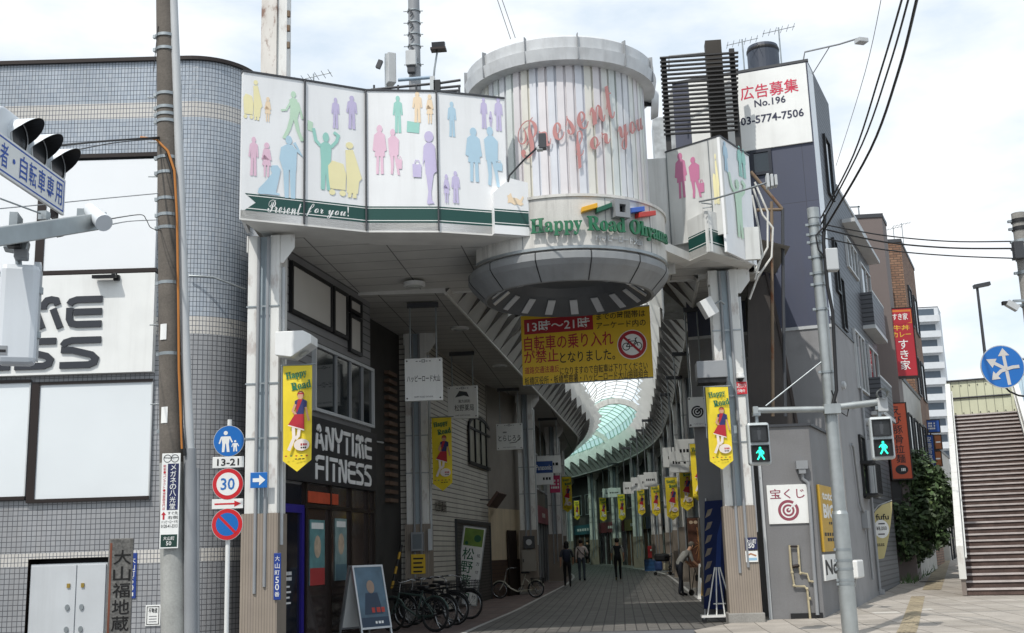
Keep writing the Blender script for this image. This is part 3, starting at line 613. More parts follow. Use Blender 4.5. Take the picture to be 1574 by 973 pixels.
for i in range(5):
    p, q = GP[i], GP[i+1]
    if i == 3: q = GP[4]
    pl = Plane((p.x, p.y), (q-p).xy); L_ = (q-p).length
    if i == 4: pl = Plane(((GP[3]+(GP[4]-GP[3])*.76).x, (GP[3]+(GP[4]-GP[3])*.76).y-.0), (GP[5]-GP[3]).xy); L_ = (GP[5]-GP[3]).length-(GP[4]-GP[3]).length*.76
    m = MB(); g = .008
    if i < 4: m.slab(pl, g, ZS, L_-g, ZT, .10, BILL, -.10)
    else:
        h = pl.at(756, 299)[1], pl.at(781, 277)[1], pl.at(806, 284)[1]
        m.plate(pl, [(0, ZS-.02), (L_, ZS-.02), (L_, h[2]), (L_*.48, h[1]), (0, h[0])], .22, BILL, -.10)
    o = m.build('billboard_panel', gate, world=True)
    m = MB(); f_off = .12 if i == 4 else 0
    band(m, pl, g, L_-g, ZS, i == 0, f_off)
    for n_, (key, bx, c_) in enumerate(figs[i]): sil(m, pl, key, pl.box(*bx), PAL[c_], f_off+.0055+n_*.0012)
    if i == 0: m.text(pl, '𝓟𝓻𝓮𝓼𝓮𝓷𝓽', pl.box(411, 309, 463, 329), SIGNW, .008, .0)
    if i == 1: m.text(pl, '𝓯𝓸𝓻 𝔂𝓸𝓾!', pl.box(470, 314, 536, 336), SIGNW, .008, .0)
    m.build('billboard_print', o, world=True); panels.append(pl)
m = MB()
for i in range(1, 4): m = MB(); m.box(V((GP[i].x, GP[i].y-.02, (ZS+ZT)/2)), (.024, .05, ZT-ZS), DGREY); m.build('frame_post', gate, world=True)
for i in range(4):
    pl, L_ = panels[i], (GP[i+1]-GP[i]).length; m = MB(); m.slab(pl, 0, ZT, L_, ZT+.03, .14, DGREY, -.12); m.build('frame_cap', gate, world=True)
m = MB(); e = Plane((GP[0].x, GP[0].y), (-.2, 1)); m.slab(e, .02, ZS, .9, ZT, .05, BILL, 0)
m.build('billboard_return', gate, world=True)
# back wall behind the billboards, roof deck and soffit
fr_pts = [(p.x, p.y) for p in GP]
TC = V((-.75, 21.0, 0))
KL, KK, KR = G(1060, 398.6, ZS), G(1091, 384.7, ZS), G(1158.5, 405, ZS)
ring_front = [(TC.x+1.9*math.cos(math.radians(a)), TC.y+1.9*math.sin(math.radians(a))) for a in (-92, -60, -30, -8)]
poly = fr_pts+ring_front[:]+[(KL.x, KL.y), (KK.x, KK.y), (KR.x, KR.y)]
back = [(3.05, 23.3), (-6.6, 23.3)]
m = MB(); f1 = [V((x, y, ZS)) for x, y in poly+back]; f2 = [V((x, y, ZS+.14)) for x, y in poly+back]
# a smooth light rim along the front, grid panels behind it
inner = [(x+.05, y+.95) for x, y in poly[:6]]+[(x, y+.8) for x, y in poly[6:10]]+[(x-.05, y+.6) for x, y in poly[10:]]
for i in range(len(poly)-1):
    a, b, c, d = poly[i], poly[i+1], inner[i+1], inner[i]
    m.face([(*a, ZS-.03), (*b, ZS-.03), (*c, ZS), (*d, ZS)][::-1], SOFW)
m.face([V((x, y, ZS+.004)) for x, y in (inner+back)][::-1], SOFF); m.face(f2, CONC)
for i in range(len(f1)-1): m.face([f1[i]-V((0, 0, .03)), f1[i+1]-V((0, 0, .03)), f2[i+1], f2[i]], SOFW)
m.build('soffit', gate, world=True)
# round tower
zt1 = A(862, 50, TC.y-1.88).z; zc0 = zt1-.52; zd0 = A(880, 300, TC.y-1.62).z-.1
DR = [mat('drum_'+k, c, .42, .15, var=.06, scale=3, streak=.22) for k, c in dict(a='#d3d5d7', b='#d6d7d2', c='#d0d5d2', d='#d6d2d3', e='#d7d5cc', f='#d1d3d8').items()]
r2 = random.Random(3); seq = [r2.choice(DR) for _ in range(60)]
m = MB(); nseg = 180
prof = []
for i in range(60):
    for (r, f) in ((1.62, 0), (1.62, .72), (1.575, .78), (1.575, .94)): prof.append((r, (i+f)*6, i))
vs = [(TC.x+r*math.cos(math.radians(a)), TC.y+r*math.sin(math.radians(a))) for r, a, _ in prof]; n = len(vs)
for i in range(n): a, b = vs[i], vs[(i+1) % n]; m.face([(*a, zd0), (*b, zd0), (*b, zc0+.1), (*a, zc0+.1)], seq[prof[i][2]])
m.lathe(TC, [(1.62, zc0+.05), (.01, zc0+.1)], CONC, 32); m.build('tower_drum', gate, world=True)
COP = mat('coping_metal', '#cbcdce', .42, .15, var=.14, scale=2.5, streak=.3)
m = MB(); m.lathe(TC, [(1.6, zc0), (1.84, zc0+.02), (1.88, zc0+.24), (1.82, zc0+.27), (1.84, zc0+.46), (1.76, zc0+.52), (.01, zc0+.5)], COP, 64, smooth=False); cp = m.build('tower_coping', gate, world=True)
m = MB()
for k in range(12):
    a = math.radians(k*30+13); d = V((math.cos(a), math.sin(a), 0))
    m.box(TC+d*1.838+V((0, 0, zc0+.27)), (.09, .014, .50), GREY, a)
m.build('coping_seam', cp, world=True)
# red script lettering standing off the corrugated tower
SCR = mat('script_red', '#b87f7c', .5, var=.12, streak=.3)
def cylmap(c, R, a_c, rot=0.0, x0=0.0, z0=0.0, shear=0.0):
    ca, sa = math.cos(rot), math.sin(rot)
    def f(a, b, o):
        u, z = a*ca-b*sa, a*sa+b*ca+shear*u if False else a*sa+b*ca
        t = a_c+(x0+u)/R; return V((c.x+(R+o)*math.cos(t), c.y+(R+o)*math.sin(t), z0+z))
    return f
def cyl_at(px, py, R):                                             # hit the tower cylinder with a photo ray: (arc position, z)
    r = ray(px, py); e = V((0, 0, EYE)); ox, oy = e.x-TC.x, e.y-TC.y
    aa = r.x**2+r.y**2; bb = 2*(ox*r.x+oy*r.y); cc = ox*ox+oy*oy-R*R; t = (-bb-math.sqrt(max(0, bb*bb-4*aa*cc)))/2/aa
    p = e+r*t; return (math.atan2(p.y-TC.y, p.x-TC.x)+math.pi/2)*R, p.z
m = MB(); Rl = 1.66
for txt, (p0, p1), hpx in (('𝓟𝓻𝓮𝓼𝓮𝓷𝓽', ((796, 226), (942, 153)), 62), ('𝓯𝓸𝓻 𝔂𝓸𝓾', ((876, 238), (986, 190)), 60)):
    s0, z0 = cyl_at(*p0, Rl); s1, z1 = cyl_at(*p1, Rl); LL = math.hypot(s1-s0, z1-z0); rot = math.atan2(z1-z0, s1-s0); h = hpx*.0107
    m.text(None, txt, (-LL/2, -h/2, LL/2, h/2), SCR, .015, -.004, fn=cylmap(TC, Rl, -math.pi/2, rot, (s0+s1)/2, (z0+z1)/2), extrude=.005)
m.build('script_lettering', gate, world=True)
# curved fascia with the green name
RB = 1.88; zb0 = ZS-.30; zb1 = A(885, 299, TC.y-RB).z
FAS = mat('stained_fascia', '#d0cec8', .5, var=.2, scale=1.2, streak=.8, streak_col=(.16, .15, .14), fine=.06)
m = MB(); m.lathe(TC, [(1.6, zb1+.02), (RB+.03, zb1+.02), (RB+.03, zb1-.03), (RB, zb1-.03), (RB, zb0), (1.5, zb0-.02)], FAS, 64, -150, 20); fa = m.build('name_fascia', gate, world=True)
m = MB(); m.lathe(TC, [(RB+.012, zb0+.0), (RB+.012, zb0+.05)], STEEL, 48, -150, 20)
for a in (-112, -66, -34): t = math.radians(a); m.box(TC+V((RB*math.cos(t), RB*math.sin(t), (zb0+zb1)/2-.01)), (.014, .012, zb1-zb0-.07), GREY, t)
m.build('fascia_trim', fa, world=True)
LGN = mat('letter_green', '#1d6b48', .45, var=.15, streak=.3); m = MB()
s0, z0 = cyl_at(818, 345, RB+.1); s1, z1 = cyl_at(1041, 366, RB+.1); sm, zm = cyl_at(930, 347, RB+.1); s1 = 1.22*RB
m.text(None, '𝐇𝐚𝐩𝐩𝐲 𝐑𝐨𝐚𝐝 𝐎𝐡𝐲𝐚𝐦𝐚', (s0, zm-.17, s1, zm+.17), LGN, .06, .012, fn=lambda a, b, o: V((TC.x+(RB+.02+o)*math.cos(a/RB-math.pi/2), TC.y+(RB+.02+o)*math.sin(a/RB-math.pi/2), b)), extrude=.022)
m.build('name_lettering', fa, world=True)
m = MB(); s0, z0 = cyl_at(914, 366, RB); s1, _ = cyl_at(984, 366, RB)
m.text(None, 'ハッピーロード大山', (s0, z0-.065, s1, z0+.065), LGREY, .02, .02, fn=lambda a, b, o: V((TC.x+(RB+.01+o)*math.cos(a/RB-math.pi/2), TC.y+(RB+.01+o)*math.sin(a/RB-math.pi/2), b)), extrude=.01)
m.build('kana_lettering', fa, world=True)
cbx = [((892, 323), (915, 316), '#d9a326'), ((914, 324), (936, 315), '#1c5a44'), ((960, 324), (984, 320), '#3b62b8'), ((976, 330), (1001, 326), '#c0392f')]
for (x0, y0), (x1, y1), cl in cbx:
    (a0, q0_), (a1, q1_) = cyl_at(x0, y0, RB+.1), cyl_at(x1, y1, RB+.1); m = MB(); mm_ = mat('bar_'+cl[1:], cl, .4, var=.08)
    f = lambda a, z, r: V((TC.x+(RB+r)*math.cos(a/RB-math.pi/2), TC.y+(RB+r)*math.sin(a/RB-math.pi/2), z)); h = .045
    m.hexa([f(a0, q0_-h, .14), f(a1, q1_-h, .14), f(a1, q1_-h, .01), f(a0, q0_-h, .01), f(a0, q0_+h, .14), f(a1, q1_+h, .14), f(a1, q1_+h, .01), f(a0, q0_+h, .01)], mm_); m.build('coloured_bar', fa, world=True, bevel=.01)
a0, q0_ = cyl_at(950, 321, RB+.1); t = a0/RB-math.pi/2; d = V((math.cos(t), math.sin(t), 0)); lfr = Loc(TC+d*(RB+.01)+V((0, 0, q0_)), V((-d.y, d.x, 0)), (0, 0, 1), d)
m = MB(); m.frame(lfr, -.15, -.16, .15, .16, .085, .16, GREY, 0); m.slab(lfr, -.07, -.08, .07, .08, .03, BLACK, 0); m.build('square_emblem', fa, world=True)
# ring canopy under the fascia
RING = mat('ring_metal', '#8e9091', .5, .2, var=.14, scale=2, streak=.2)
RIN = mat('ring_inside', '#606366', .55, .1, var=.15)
zl = 6.1; R0 = 1.88
m = MB(); m.lathe(TC, [(1.50, zl+.50), (R0-.03, zl+.485), (R0+.01, zl+.44), (R0+.01, zl+.33), (R0-.05, zl+.24), (1.60, zl+.0), (1.55, zl-.01)], RING, 64, smooth=False)
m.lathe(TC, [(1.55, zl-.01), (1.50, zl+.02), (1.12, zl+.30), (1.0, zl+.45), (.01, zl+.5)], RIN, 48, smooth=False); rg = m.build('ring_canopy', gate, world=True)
m = MB()
for k in range(12):
    a = math.radians(k*30+15); d = V((math.cos(a), math.sin(a), 0)); f = Loc(TC, d, (0, 0, 1), V((-d.y, d.x, 0)))
    m.plate(f, [(R0+.012, zl+.33), (R0+.018, zl+.33), (R0-.042, zl+.235), (1.606, zl-.006), (1.60, zl-.004), (R0-.05, zl+.243)], .016, BLACK, -.008); 
    m.plate(f, [(R0-.02, zl+.48), (R0+.018, zl+.44), (R0+.018, zl+.33), (R0+.008, zl+.33), (R0+.008, zl+.44), (R0-.03, zl+.475)], .016, BLACK, -.008)
m.build('panel_joint', rg, world=True)
LPAN = mat('lamp_panel', '#d5d8db', .35, .2, var=.08)
for k in range(17):
    a = math.radians(k*360/17+3); d = V((math.cos(a), math.sin(a), 0)); t = V((-d.y, d.x, 0)); p0, p1 = TC+d*1.47+V((0, 0, zl+.025)), TC+d*1.16+V((0, 0, zl+.255)); nn = t.cross(p1-p0).normalized()
    if nn.z > 0: nn = -nn
    f = Loc(p0, t, (p1-p0).normalized(), nn); m = MB(); m.slab(f, -.075, .01, .075, (p1-p0).length, .02, LPAN, .0); m.build('lamp_panel', rg, world=True)
# right-hand billboards
PK = Plane((KK.x, KK.y), (KR-KK).xy); LR = (KR-KK).length; PL_ = Plane((KL.x, KL.y), (KK-KL).xy); LL2 = (KK-KL).length
zk = PL_.at(1089, 316)[1]; m = MB()
BILR = mat('streaked_grey_billboard', '#cfd0cd', .45, var=.12, scale=1.5, streak=.4)  # greyer, more streaked sheet than the left-hand panels
m.slab(PL_, 0, ZS-.02, LL2, zk-.08, .08, BILR, -.08); xh = PK.box(1092, 320, 1110, 400)[2]
m.plate(PK, [(0, ZS-.02), (LR, ZS-.02), (LR, ZS+.5), (xh*2.4, ZS+.5), (xh*1.1, zk-.05), (.0, zk-.08)], .08, BILR, -.07)
pt = MB(); band(pt, PL_, 0, LL2, ZS); band(pt, PK, 0, LR, ZS, off=.01); sil(pt, PK, 'lady', PK.box(1105, 326, 1119, 358), PAL['teal'], .02)
lo = m.build('billboard_panel', gate, world=True); pt.build('billboard_print', lo, world=True)
YK = KK.y+.12; K2 = A(1106, 209.6, YK); L2 = A(1023, 231, YK+.75); R2 = A(1147, 226.5, KR.y+.05); ZK = K2.z; zlo = ZS+.35
pA = Plane((L2.x, L2.y), (K2-L2).xy); pB = Plane((K2.x, K2.y), (R2-K2).xy); la, lb = (K2.xy-L2.xy).length, (R2.xy-K2.xy).length
m = MB(); m.slab(pA, 0, zlo, la, ZK, .06, BILR, -.06); m.slab(pB, .0, ZS-.01, lb+.12, ZK, .05, BILL, -.06)
for q in (.0, .78): m.slab(pA, la*q, zlo, la*q+.02, ZK, .01, STEEL, 0)
m.slab(pA, -.02, ZK, la, ZK+.03, .08, DGREY, -.07); m.slab(pB, 0, ZK, lb+.12, ZK+.03, .08, DGREY, -.07)
o = m.build('billboard_panel', gate, world=True); m = MB()
sil(m, pA, 'coat', pA.box(1035, 234, 1059, 308), PAL['rose'], .005); sil(m, pA, 'walker2', pA.box(1057, 240, 1079, 306), PAL['rose'], .009); sil(m, pA, 'bag', pA.box(1075, 276, 1083, 296), PAL['rose'], .013); sil(m, pA, 'stroller', pA.box(1096, 235, 1106, 315), PAL['yellow'], .013)
sil(m, pB, 'man', pB.box(1110, 218, 1120, 264), PAL['blue'], .005); sil(m, pB, 'man', pB.box(1132, 225, 1142, 272), PAL['teal'], .005); sil(m, pB, 'man', pB.box(1139, 230, 1147, 275), PAL['teal'], .009); sil(m, pB, 'cheer', pB.box(1123, 273, 1147, 366), PAL['green'], .013)
m.build('billboard_print', o, world=True)
m = MB(); m.b2((TC.x+1.4, L2.y+.02, ZS-.2), (L2.x+.05, L2.y+.12, ZK-.1), BILR); m.b2((L2.x, YK+.75, ZS), (KR.x+.1, YK+.85, zlo+.3), BILR); m.build('infill_wall', gate, world=True)
# ================================================================== columns
CLAD = mat('tan_ribbed_cladding', '#94897c', .6, var=.10, scale=2, brick=(.045, 30, .006, '#7a7066', '#90857a', 0), bump=.3, streak=.25)
COLW = mat('column_white', '#dcdcd8', .42, var=.06, streak=.28, rust=.35)
RECS = mat('column_recess', '#a9b6bd', .45, .2, var=.08, streak=.2)
def make_column():
    t = thing('arcade_column', 'white steel arcade column', 'column')
    m = MB()
    for s in (-1, 1): m.b2((s*.11, -.24, 2.2), (s*.27, .24, ZS-.06), COLW)
    m.b2((-.3, -.25, ZS-.35), (-.27, -.0, ZS-.06), COLW); m.plate(Loc((0, -.2, 0)), [(.27, ZS-.06), (.27, ZS-.55), (.33, ZS-.55), (.52, ZS-.30), (.52, ZS-.06)], .02, COLW)
    m.build('cladding', t, bevel=.012)
    m = MB(); m.b2((-.11, -.15, 2.2), (.11, .2, ZS-.06), RECS); m.build('recess', t)
    m = MB(); m.b2((-.31, -.26, .22), (.29, .26, 2.2), CLAD); m.build('base_cladding', t)
    m = MB(); m.b2((-.35, -.3, 0), (.33, .3, .22), CONC); m.build('plinth', t, bevel=.02)
    for x, zb in ((-.075, .95), (.085, 1.05)):
        m = MB(); m.tube([(x, -.27, ZS-.1), (x, -.27, zb)], .028, GREY, 8); m.build('downpipe', t)
    m = MB(); m.tube([(.30, -.1, ZS-.6), (.30, -.1, 1.7)], .035, LGREY, 8); m.build('side_pipe', t)
    m = MB()
    for z in (3.4, 4.3, 5.6): m.b2((-.285, -.255, z), (.285, -.243, z+.025), STEEL)
    m.build('strap', t)
    return t
col0 = make_column()
CG = 'white columns carrying the arcade roof'
cols = []
left_d = [18.35, 27.5, 39.3, 50, 57, 64, 71, 78, 86]; right_d = [22.55, 30.5, 37, 43.5, 50.5, 57, 63.5, 70, 76, 82, 88]
ordn = ['first', 'second', 'third', 'fourth', 'fifth', 'sixth', 'seventh', 'eighth', 'ninth', 'tenth', 'eleventh']
for side, ds, fx in (('left', left_d, xl), ('right', right_d, xr)):
    for i, d in enumerate(ds):
        lab = f'{ordn[i]} white steel column from the street in the {side} row of the arcade'
        if not cols: o = col0; o.location = (xl(d), d, .0); o['label'] = 'nearest white column left of the arcade entrance, behind the round road signs'; o['group'] = CG
        else: o = dup(col0, (fx(d), d, 0), 0, lab, CG)
        if side == 'right' and i == 0: o['label'] = 'nearest white column right of the arcade entrance, beside the grey corner building'
        cols.append(o)
# ================================================================== arcade roof
roof = thing('arcade_roof', 'long arcade roof with sawtooth panelled ceiling and curved glazed skylight', 'roof', (-.5, 40, 0))
CEIL = mat('ceiling_panel', '#b6b5b0', .65, var=.10, scale=1, brick=(1.2, .55, .012, '#5c5b58', '#b1b0ab', 0), bump=.3)
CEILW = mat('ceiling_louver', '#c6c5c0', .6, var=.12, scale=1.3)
SHADEM = mat('ceiling_slot_shade', '#6b6966', .8)  # shadow between the sawtooth slats, put into the colour of the closing triangles
FINM = mat('fin_white', '#dcdcd8', .5, var=.08)
FL = lambda d: -3.4+.051*(d-22.5) if d < 54 else -1.79+cbend(d)
FR = lambda d: 1.83+.018*(d-22.5) if d < 43 else 2.2+cbend(d)
D2 = [22.9+1.2*i for i in range(66)]
m = MB(); mf = MB(); ms = MB(); mw = MB(); mg = MB(); mr = MB()
ZF, ZSK = 6.8, 7.75
for d0, d1 in zip(D2, D2[1:]):
    for fo, sg_, wl in ((FL, 1, xl), (FR, -1, xr)):
        ww = 1.6 if sg_ > 0 else .85; w0, w1 = wl(d0)-sg_*ww, wl(d1)-sg_*ww
        m.face([(w0, d0, ZF+.08), (fo(d0), d0, ZF), (fo(d1), d1, ZF), (w1, d1, ZF+.08)][::(-1 if sg_ > 0 else 1)], CEIL)
        if d0 < 23: m.face([(w0, d0, ZF+.08), (fo(d0), d0, ZF), (fo(d0), d0, ZS+.01), (w0, d0, ZS+.01)], SOFW)
        e0, e1 = fo(d0)+sg_*.62, fo(d1)+sg_*.62
        a, b = V((fo(d0), d0, ZF)), V((fo(d1), d1, ZF)); c, e = V((e1, d1, ZSK)), V((e0, d0, ZSK-.30))
        ms.face([a, b, c, e], CEILW); ms.face([a, e, V((e0, d0, ZSK))], SHADEM)
        # pale triangular fins hanging in the skylight edge
        f = [V((e0, d0, ZSK+.55)), V((e0, d0, ZSK-.52)), V((e0+sg_*.50, d0+.45, ZSK-.02)), V((e1, d1, ZSK+.5)), V((e1, d1, ZSK-.02))]
        if round((d0-22.9)/1.2) % 2 == 0:
            f[2] = V((e0+sg_*.62, d0+.35, ZSK-.02)); f[3] = V((e0, d0+1.0, ZSK+.3)); f[4] = V((e0, d0+1.0, ZSK-.2)); mf.face([f[0], f[1], f[2]], FINM); mf.face([f[0], f[2], f[3]], FINM); mf.face([f[1], f[4], f[2]], FINM); mf.face([f[2], f[4], f[3]], FINM)
        mr.face([(e0, d0, ZSK), (e1, d1, ZSK), (e1, d1, ZSK+.5), (e0, d0, ZSK+.5)], OFFW)
        mr.face([(w0-sg_*.6, d0, ZF+.6), (e0, d0, ZSK+.45), (e1, d1, ZSK+.45), (w1-sg_*.6, d1, ZF+.6)], CONC)
    if d0 < 25.5: 
        mr.face([(FL(d0)+.6, d0, ZSK+.4), (FR(d0)-.6, d0, ZSK+.4), (FR(d1)-.6, d1, ZSK+.4), (FL(d1)+.6, d1, ZSK+.4)], OFFW); continue
    tgt = mw if d0 < 60 else mg; K = 8
    def arc(d, k): l, r = FL(d)+.62, FR(d)-.62; t = math.pi*k/K; return V(((l+r)/2-(r-l)/2*math.cos(t), d, ZSK+.45+1.15*math.sin(t)))
    for k in range(K): tgt.face([arc(d0, k), arc(d0, k+1), arc(d1, k+1), arc(d1, k)], 0 if False else (translucent('skylight_white', '#f6f8f7', .45) if d0 < 60 else translucent('skylight_green', '#d2efe3', .42)), smooth=True)
    mr.tube([arc(d0, k) for k in range(K+1)], .035, OFFW if d0 < 60 else mat('green_rib', '#8fb5a5', .5), 6)
    for k in range(1, K): mr.cyl(arc(d0, k), arc(d1, k), .016, OFFW, n=5, caps=False)
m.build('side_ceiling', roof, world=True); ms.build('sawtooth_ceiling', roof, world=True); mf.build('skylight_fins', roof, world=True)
mw.build('white_glazing', roof, world=True); mg.build('green_glazing', roof, world=True); mr.build('roof_ribs', roof, world=True)
m = MB()
for d in (57.5, 72):
    l, r = FL(d)+.5, FR(d)-.5; K = 16; pts = [((l+r)/2-(r-l)/2*math.cos(math.pi*k/K), ZSK-.2+1.25*math.sin(math.pi*k/K)) for k in range(K+1)]
    m.stroke(Loc((0, d, 0)), pts, .28, OFFW, 0, .25)
m.build('cross_arch', roof, world=True)
m = MB(); 
for a, b in zip(D2, D2[1:]):
    for fo in (FL, FR): m.tube([(fo(a), a, ZF-.01), (fo(b), b, ZF-.01)], .035, OFFW, 5)
m.build('ceiling_edge_trim', roof, world=True)
m = MB(); m.face([(FL(23.3), 23.28, ZS-.01), (FR(23.3), 23.28, ZS-.01), (FR(23.3), 23.28, ZSK+.5), (FL(23.3), 23.28, ZSK+.5)], SOFW); m.build('entrance_bulkhead', roof, world=True)
m = MB(); m.face([(-9, 102, 0), (1, 102, 0), (1, 102, 9.5), (-9, 102, 9.5)], DGREY); m.face([(-22, 97, 0), (-9, 102, 0), (-9, 102, 9.5), (-22, 97, 9.5)], DGREY); m.build('end_wall', roof, world=True)
# ================================================================== yellow notice hung in the entrance
YEL = mat('notice_yellow', '#d8b226', .5, var=.05, scale=1.5)
_a, _b = A(802, 540, 24.25), A(1002, 526, 23.85); yf = Plane((_a.x, _a.y), (_b-_a).xy); y0 = yf.at(802, 487); y1 = yf.at(803, 590); y2 = yf.at(1002, 582); y3 = yf.at(1001, 470)
ya = (y0[0]+y1[0])/2, (y2[0]+y3[0])/2; yz = (y1[1]+y2[1])/2, (y0[1]+y3[1])/2
yn = thing('hanging_notice', 'large yellow cloth notice in red and black Japanese writing under the ring canopy', 'sign', yf.pt((ya[0]+ya[1])/2, yz[0]))
m = MB(); m.slab(yf, ya[0], yz[0], ya[1], yz[1], .03, YEL, 0); yb = m.build('sheet', yn, world=True, bevel=.005)
m = MB(); B = lambda x0, y0, x1, y1: yf.box(x0, y0, x1, y1); DRED = mat('notice_red', '#a3202a', .5, var=.05)
b = B(806, 488, 912, 511); m.slab(yf, *b, .002, DRED, .03); m.text(yf, '13時～21時', B(811, 491, 907, 508), SIGNW, .036, .025)
m.text(yf, 'までの時間帯は', B(917, 479, 992, 490), INK, .034, .02); m.text(yf, 'アーケード内の', B(917, 493, 993, 504), INK, .034, .02)
m.text(yf, '自転車の乗り入れ', B(806, 513, 943, 536), DRED, .034, .025); m.text(yf, 'が禁止', B(806, 538, 859, 558), DRED, .034, .025); m.text(yf, 'となりました。', B(861, 539, 946, 556), INK, .034, .02)
m.text(yf, '道路交通法違反', B(807, 563, 860, 574), DRED, .034, .02); m.text(yf, 'になりますので自転車は下りてください', B(861, 560, 996, 573), INK, .034, .015); m.text(yf, '板橋区役所・板橋警察署・ハッピーロード大山振興組合', B(807, 574, 997, 587), INK, .034, .01)
c = yf.at(972, 530); r = 23*mpp(yf.P(972, 530)); m.disc(yf, *c, r, r, SIGNW, .033, 32); m.ring(yf, *c, r*.72, r*.95, DRED, .036)
def bike_icon(m, fr, cx_, cy_, s, mt, o):
    for k in (-1, 1): m.ring(fr, cx_+k*s*.42, cy_-s*.12, s*.22, s*.28, mt, o, 16)
    for pts in ([(-.42, -.12), (-.18, .25), (.28, .25), (.42, -.12)], [(-.18, .25), (.0, -.12), (.28, .25)], [(-.42, -.12), (0, -.12)], [(.28, .25), (.24, .42), (.38, .46)], [(-.2, .3), (-.28, .38), (-.1, .38)]): m.stroke(fr, [(cx_+x*s, cy_+y*s) for x, y in pts], s*.06, mt, o); o += .0006
bike_icon(m, yf, *c, r*.95, INK, .0375); m.stroke(yf, [(c[0]-r*.6, c[1]+r*.6), (c[0]+r*.6, c[1]-r*.6)], r*.16, DRED, .043)
m.build('lettering', yb, world=True)
m = MB()
for a in (ya[0]+.05, ya[1]-.05): m = MB(); m.tube([yf.pt(a, yz[1]), yf.pt(a, ZF+.4)], .01, STEEL, 6); m.build('hanging_cord', yn, world=True)
m = MB()
m.tube([yf.pt(ya[0], yz[1]+.01, .015), yf.pt(ya[1], yz[1]+.01, .015)], .018, STEEL, 6); m.build('hanging_rod', yn, world=True); m = MB(); m.tube([yf.pt(ya[0], yz[0]-.01, .015), yf.pt(ya[1], yz[0]-.01, .015)], .015, STEEL, 6); m.build('hanging_rod', yn, world=True)
# ================================================================== inside the arcade, left: fitness shopfront (part of the tiled building)
DSID = mat('grey_siding', '#858586', .55, var=.08, brick=(6, .16, .012, '#454547', '#7f7f80', 0), bump=.4)
PANEL = mat('upper_panel', '#c4c1ba', .5, var=.06, scale=.8)
PF = Plane((-5.70, 18.95), (.12, 1)); PFE = 4.72
m = MB(); m.slab(PF, 0, 0, PFE, 7.4, .15, DSID, -.15); e0 = PF.pt(0, 0, -.15)
m.face([PF.pt(0, 0), PF.pt(0, 7.4), PF.pt(-.05, 7.4, -.42), PF.pt(-.05, 0, -.42)], DSID); m.build('arcade_side_wall', bA, world=True)
def pbox(pl, x0, x1, yb, yt, xr_=None):                           # a range from the columns, heights from the left edge
    a0, a1 = pl.at(x0, (yb+yt)/2)[0], pl.at(x1, (yb+yt)/2)[0]; xm = (x0+x1)/2
    return a0, pl.at(xm, yb)[1], a1, pl.at(xm, yt)[1]
zlo1 = PF.at(474, 489)[1]
for x0, x1, z0, z1 in ((446, 505, zlo1, 6.65), (511, 529, zlo1, 6.65), (536, 551, PF.at(543, 484)[1]-.75, PF.at(543, 484)[1]-.08), (536, 551, PF.at(543, 484)[1]+.08, 6.65)):
    a0, a1 = PF.at(x0, 470)[0], PF.at(x1, 470)[0]; m = MB(); m.slab(PF, a0, z0, a1, z1, .03, PANEL, .01); w = m.build('upper_window_panel', bA, world=True)
    m = MB(); m.frame(PF, a0-.07, z0-.07, a1+.07, z1+.05, .07, .07, BLACK, 0); m.build('panel_frame', w, world=True)
wa0, wa1 = PF.at(481, 580)[0], PF.at(569, 600)[0]; wz0, wz1 = PF.at(525, 640)[1], PF.at(525, 552)[1]
m = MB(); m.slab(PF, wa0, wz0, wa1, wz1, .02, GLASSD, .01); w = m.build('window', bA, world=True)
m = MB(); m.frame(PF, wa0-.06, wz0-.06, wa1+.06, wz1+.06, .06, .08, LGREY, 0)
for k in (.33, .58, .8): m.slab(PF, wa0+(wa1-wa0)*k-.025, wz0, wa0+(wa1-wa0)*k+.025, wz1, .05, GREY, .02)
m.build('window_frame', w, world=True)
sz0, sz1 = PF.at(520, 749)[1], PF.at(520, 654)[1]
m = MB(); m.slab(PF, .05, sz0, PFE-.02, sz1, .14, mat('sign_black', '#232326', .5, var=.08), 0); fs = m.build('shop_sign', bA, world=True)
m = MB(); b1 = (PF.at(474, 678)[0], PF.at(517, 699)[1], PF.at(560, 678)[0], PF.at(517, 663)[1]); b2_ = (PF.at(466, 720)[0], PF.at(510, 728)[1], PF.at(557, 720)[0], PF.at(510, 706)[1])
LWH = mat('letter_white', '#e8e8e6', .4, var=.03)
block_text(m, PF, 'ANYTIME', (b1[0], b1[1], b1[2], b1[3]), LWH, .14, .02, .16, .20); block_text(m, PF, 'FITNESS', (b1[0]-.02, b1[1]-(b1[3]-b1[1])*1.22, b1[2], b1[1]-(b1[3]-b1[1])*.22), LWH, .14, .02, .16, .20); m.build('sign_lettering', fs, world=True)
SHOPG = glass('shop_glass', '#3a3230', .08)
m = MB(); m.slab(PF, .95, .08, PFE-.05, sz0-.02, .02, SHOPG, .02); sw = m.build('shop_window', bA, world=True)
m = MB()
for a in (1.02, 2.2, 3.3, 4.3, PFE-.04): m.slab(PF, a-.03, 0, a+.03, sz0, .06, BRONZE, .03)
m.slab(PF, .95, 0, PFE, .10, .07, BRONZE, .03); m.slab(PF, .95, 2.35, PFE, 2.42, .06, BRONZE, .03); m.build('mullion', sw, world=True)
PURP = mat('purple_frame', '#241a7a', .4, var=.06)
m = MB(); m.slab(PF, .10, .05, .92, sz0-.05, .03, glass('door_glass', '#161a24', .1), .0); dr = m.build('door', bA, world=True)
m = MB(); zt_ = PF.at(455, 776)[1]; m.slab(PF, .02, 0, .12, zt_, .07, PURP, 0); m.slab(PF, .84, 0, .96, zt_, .07, PURP, 0); m.slab(PF, .12, zt_-.14, .84, zt_, .07, PURP, 0); m.build('door_frame', dr, world=True)
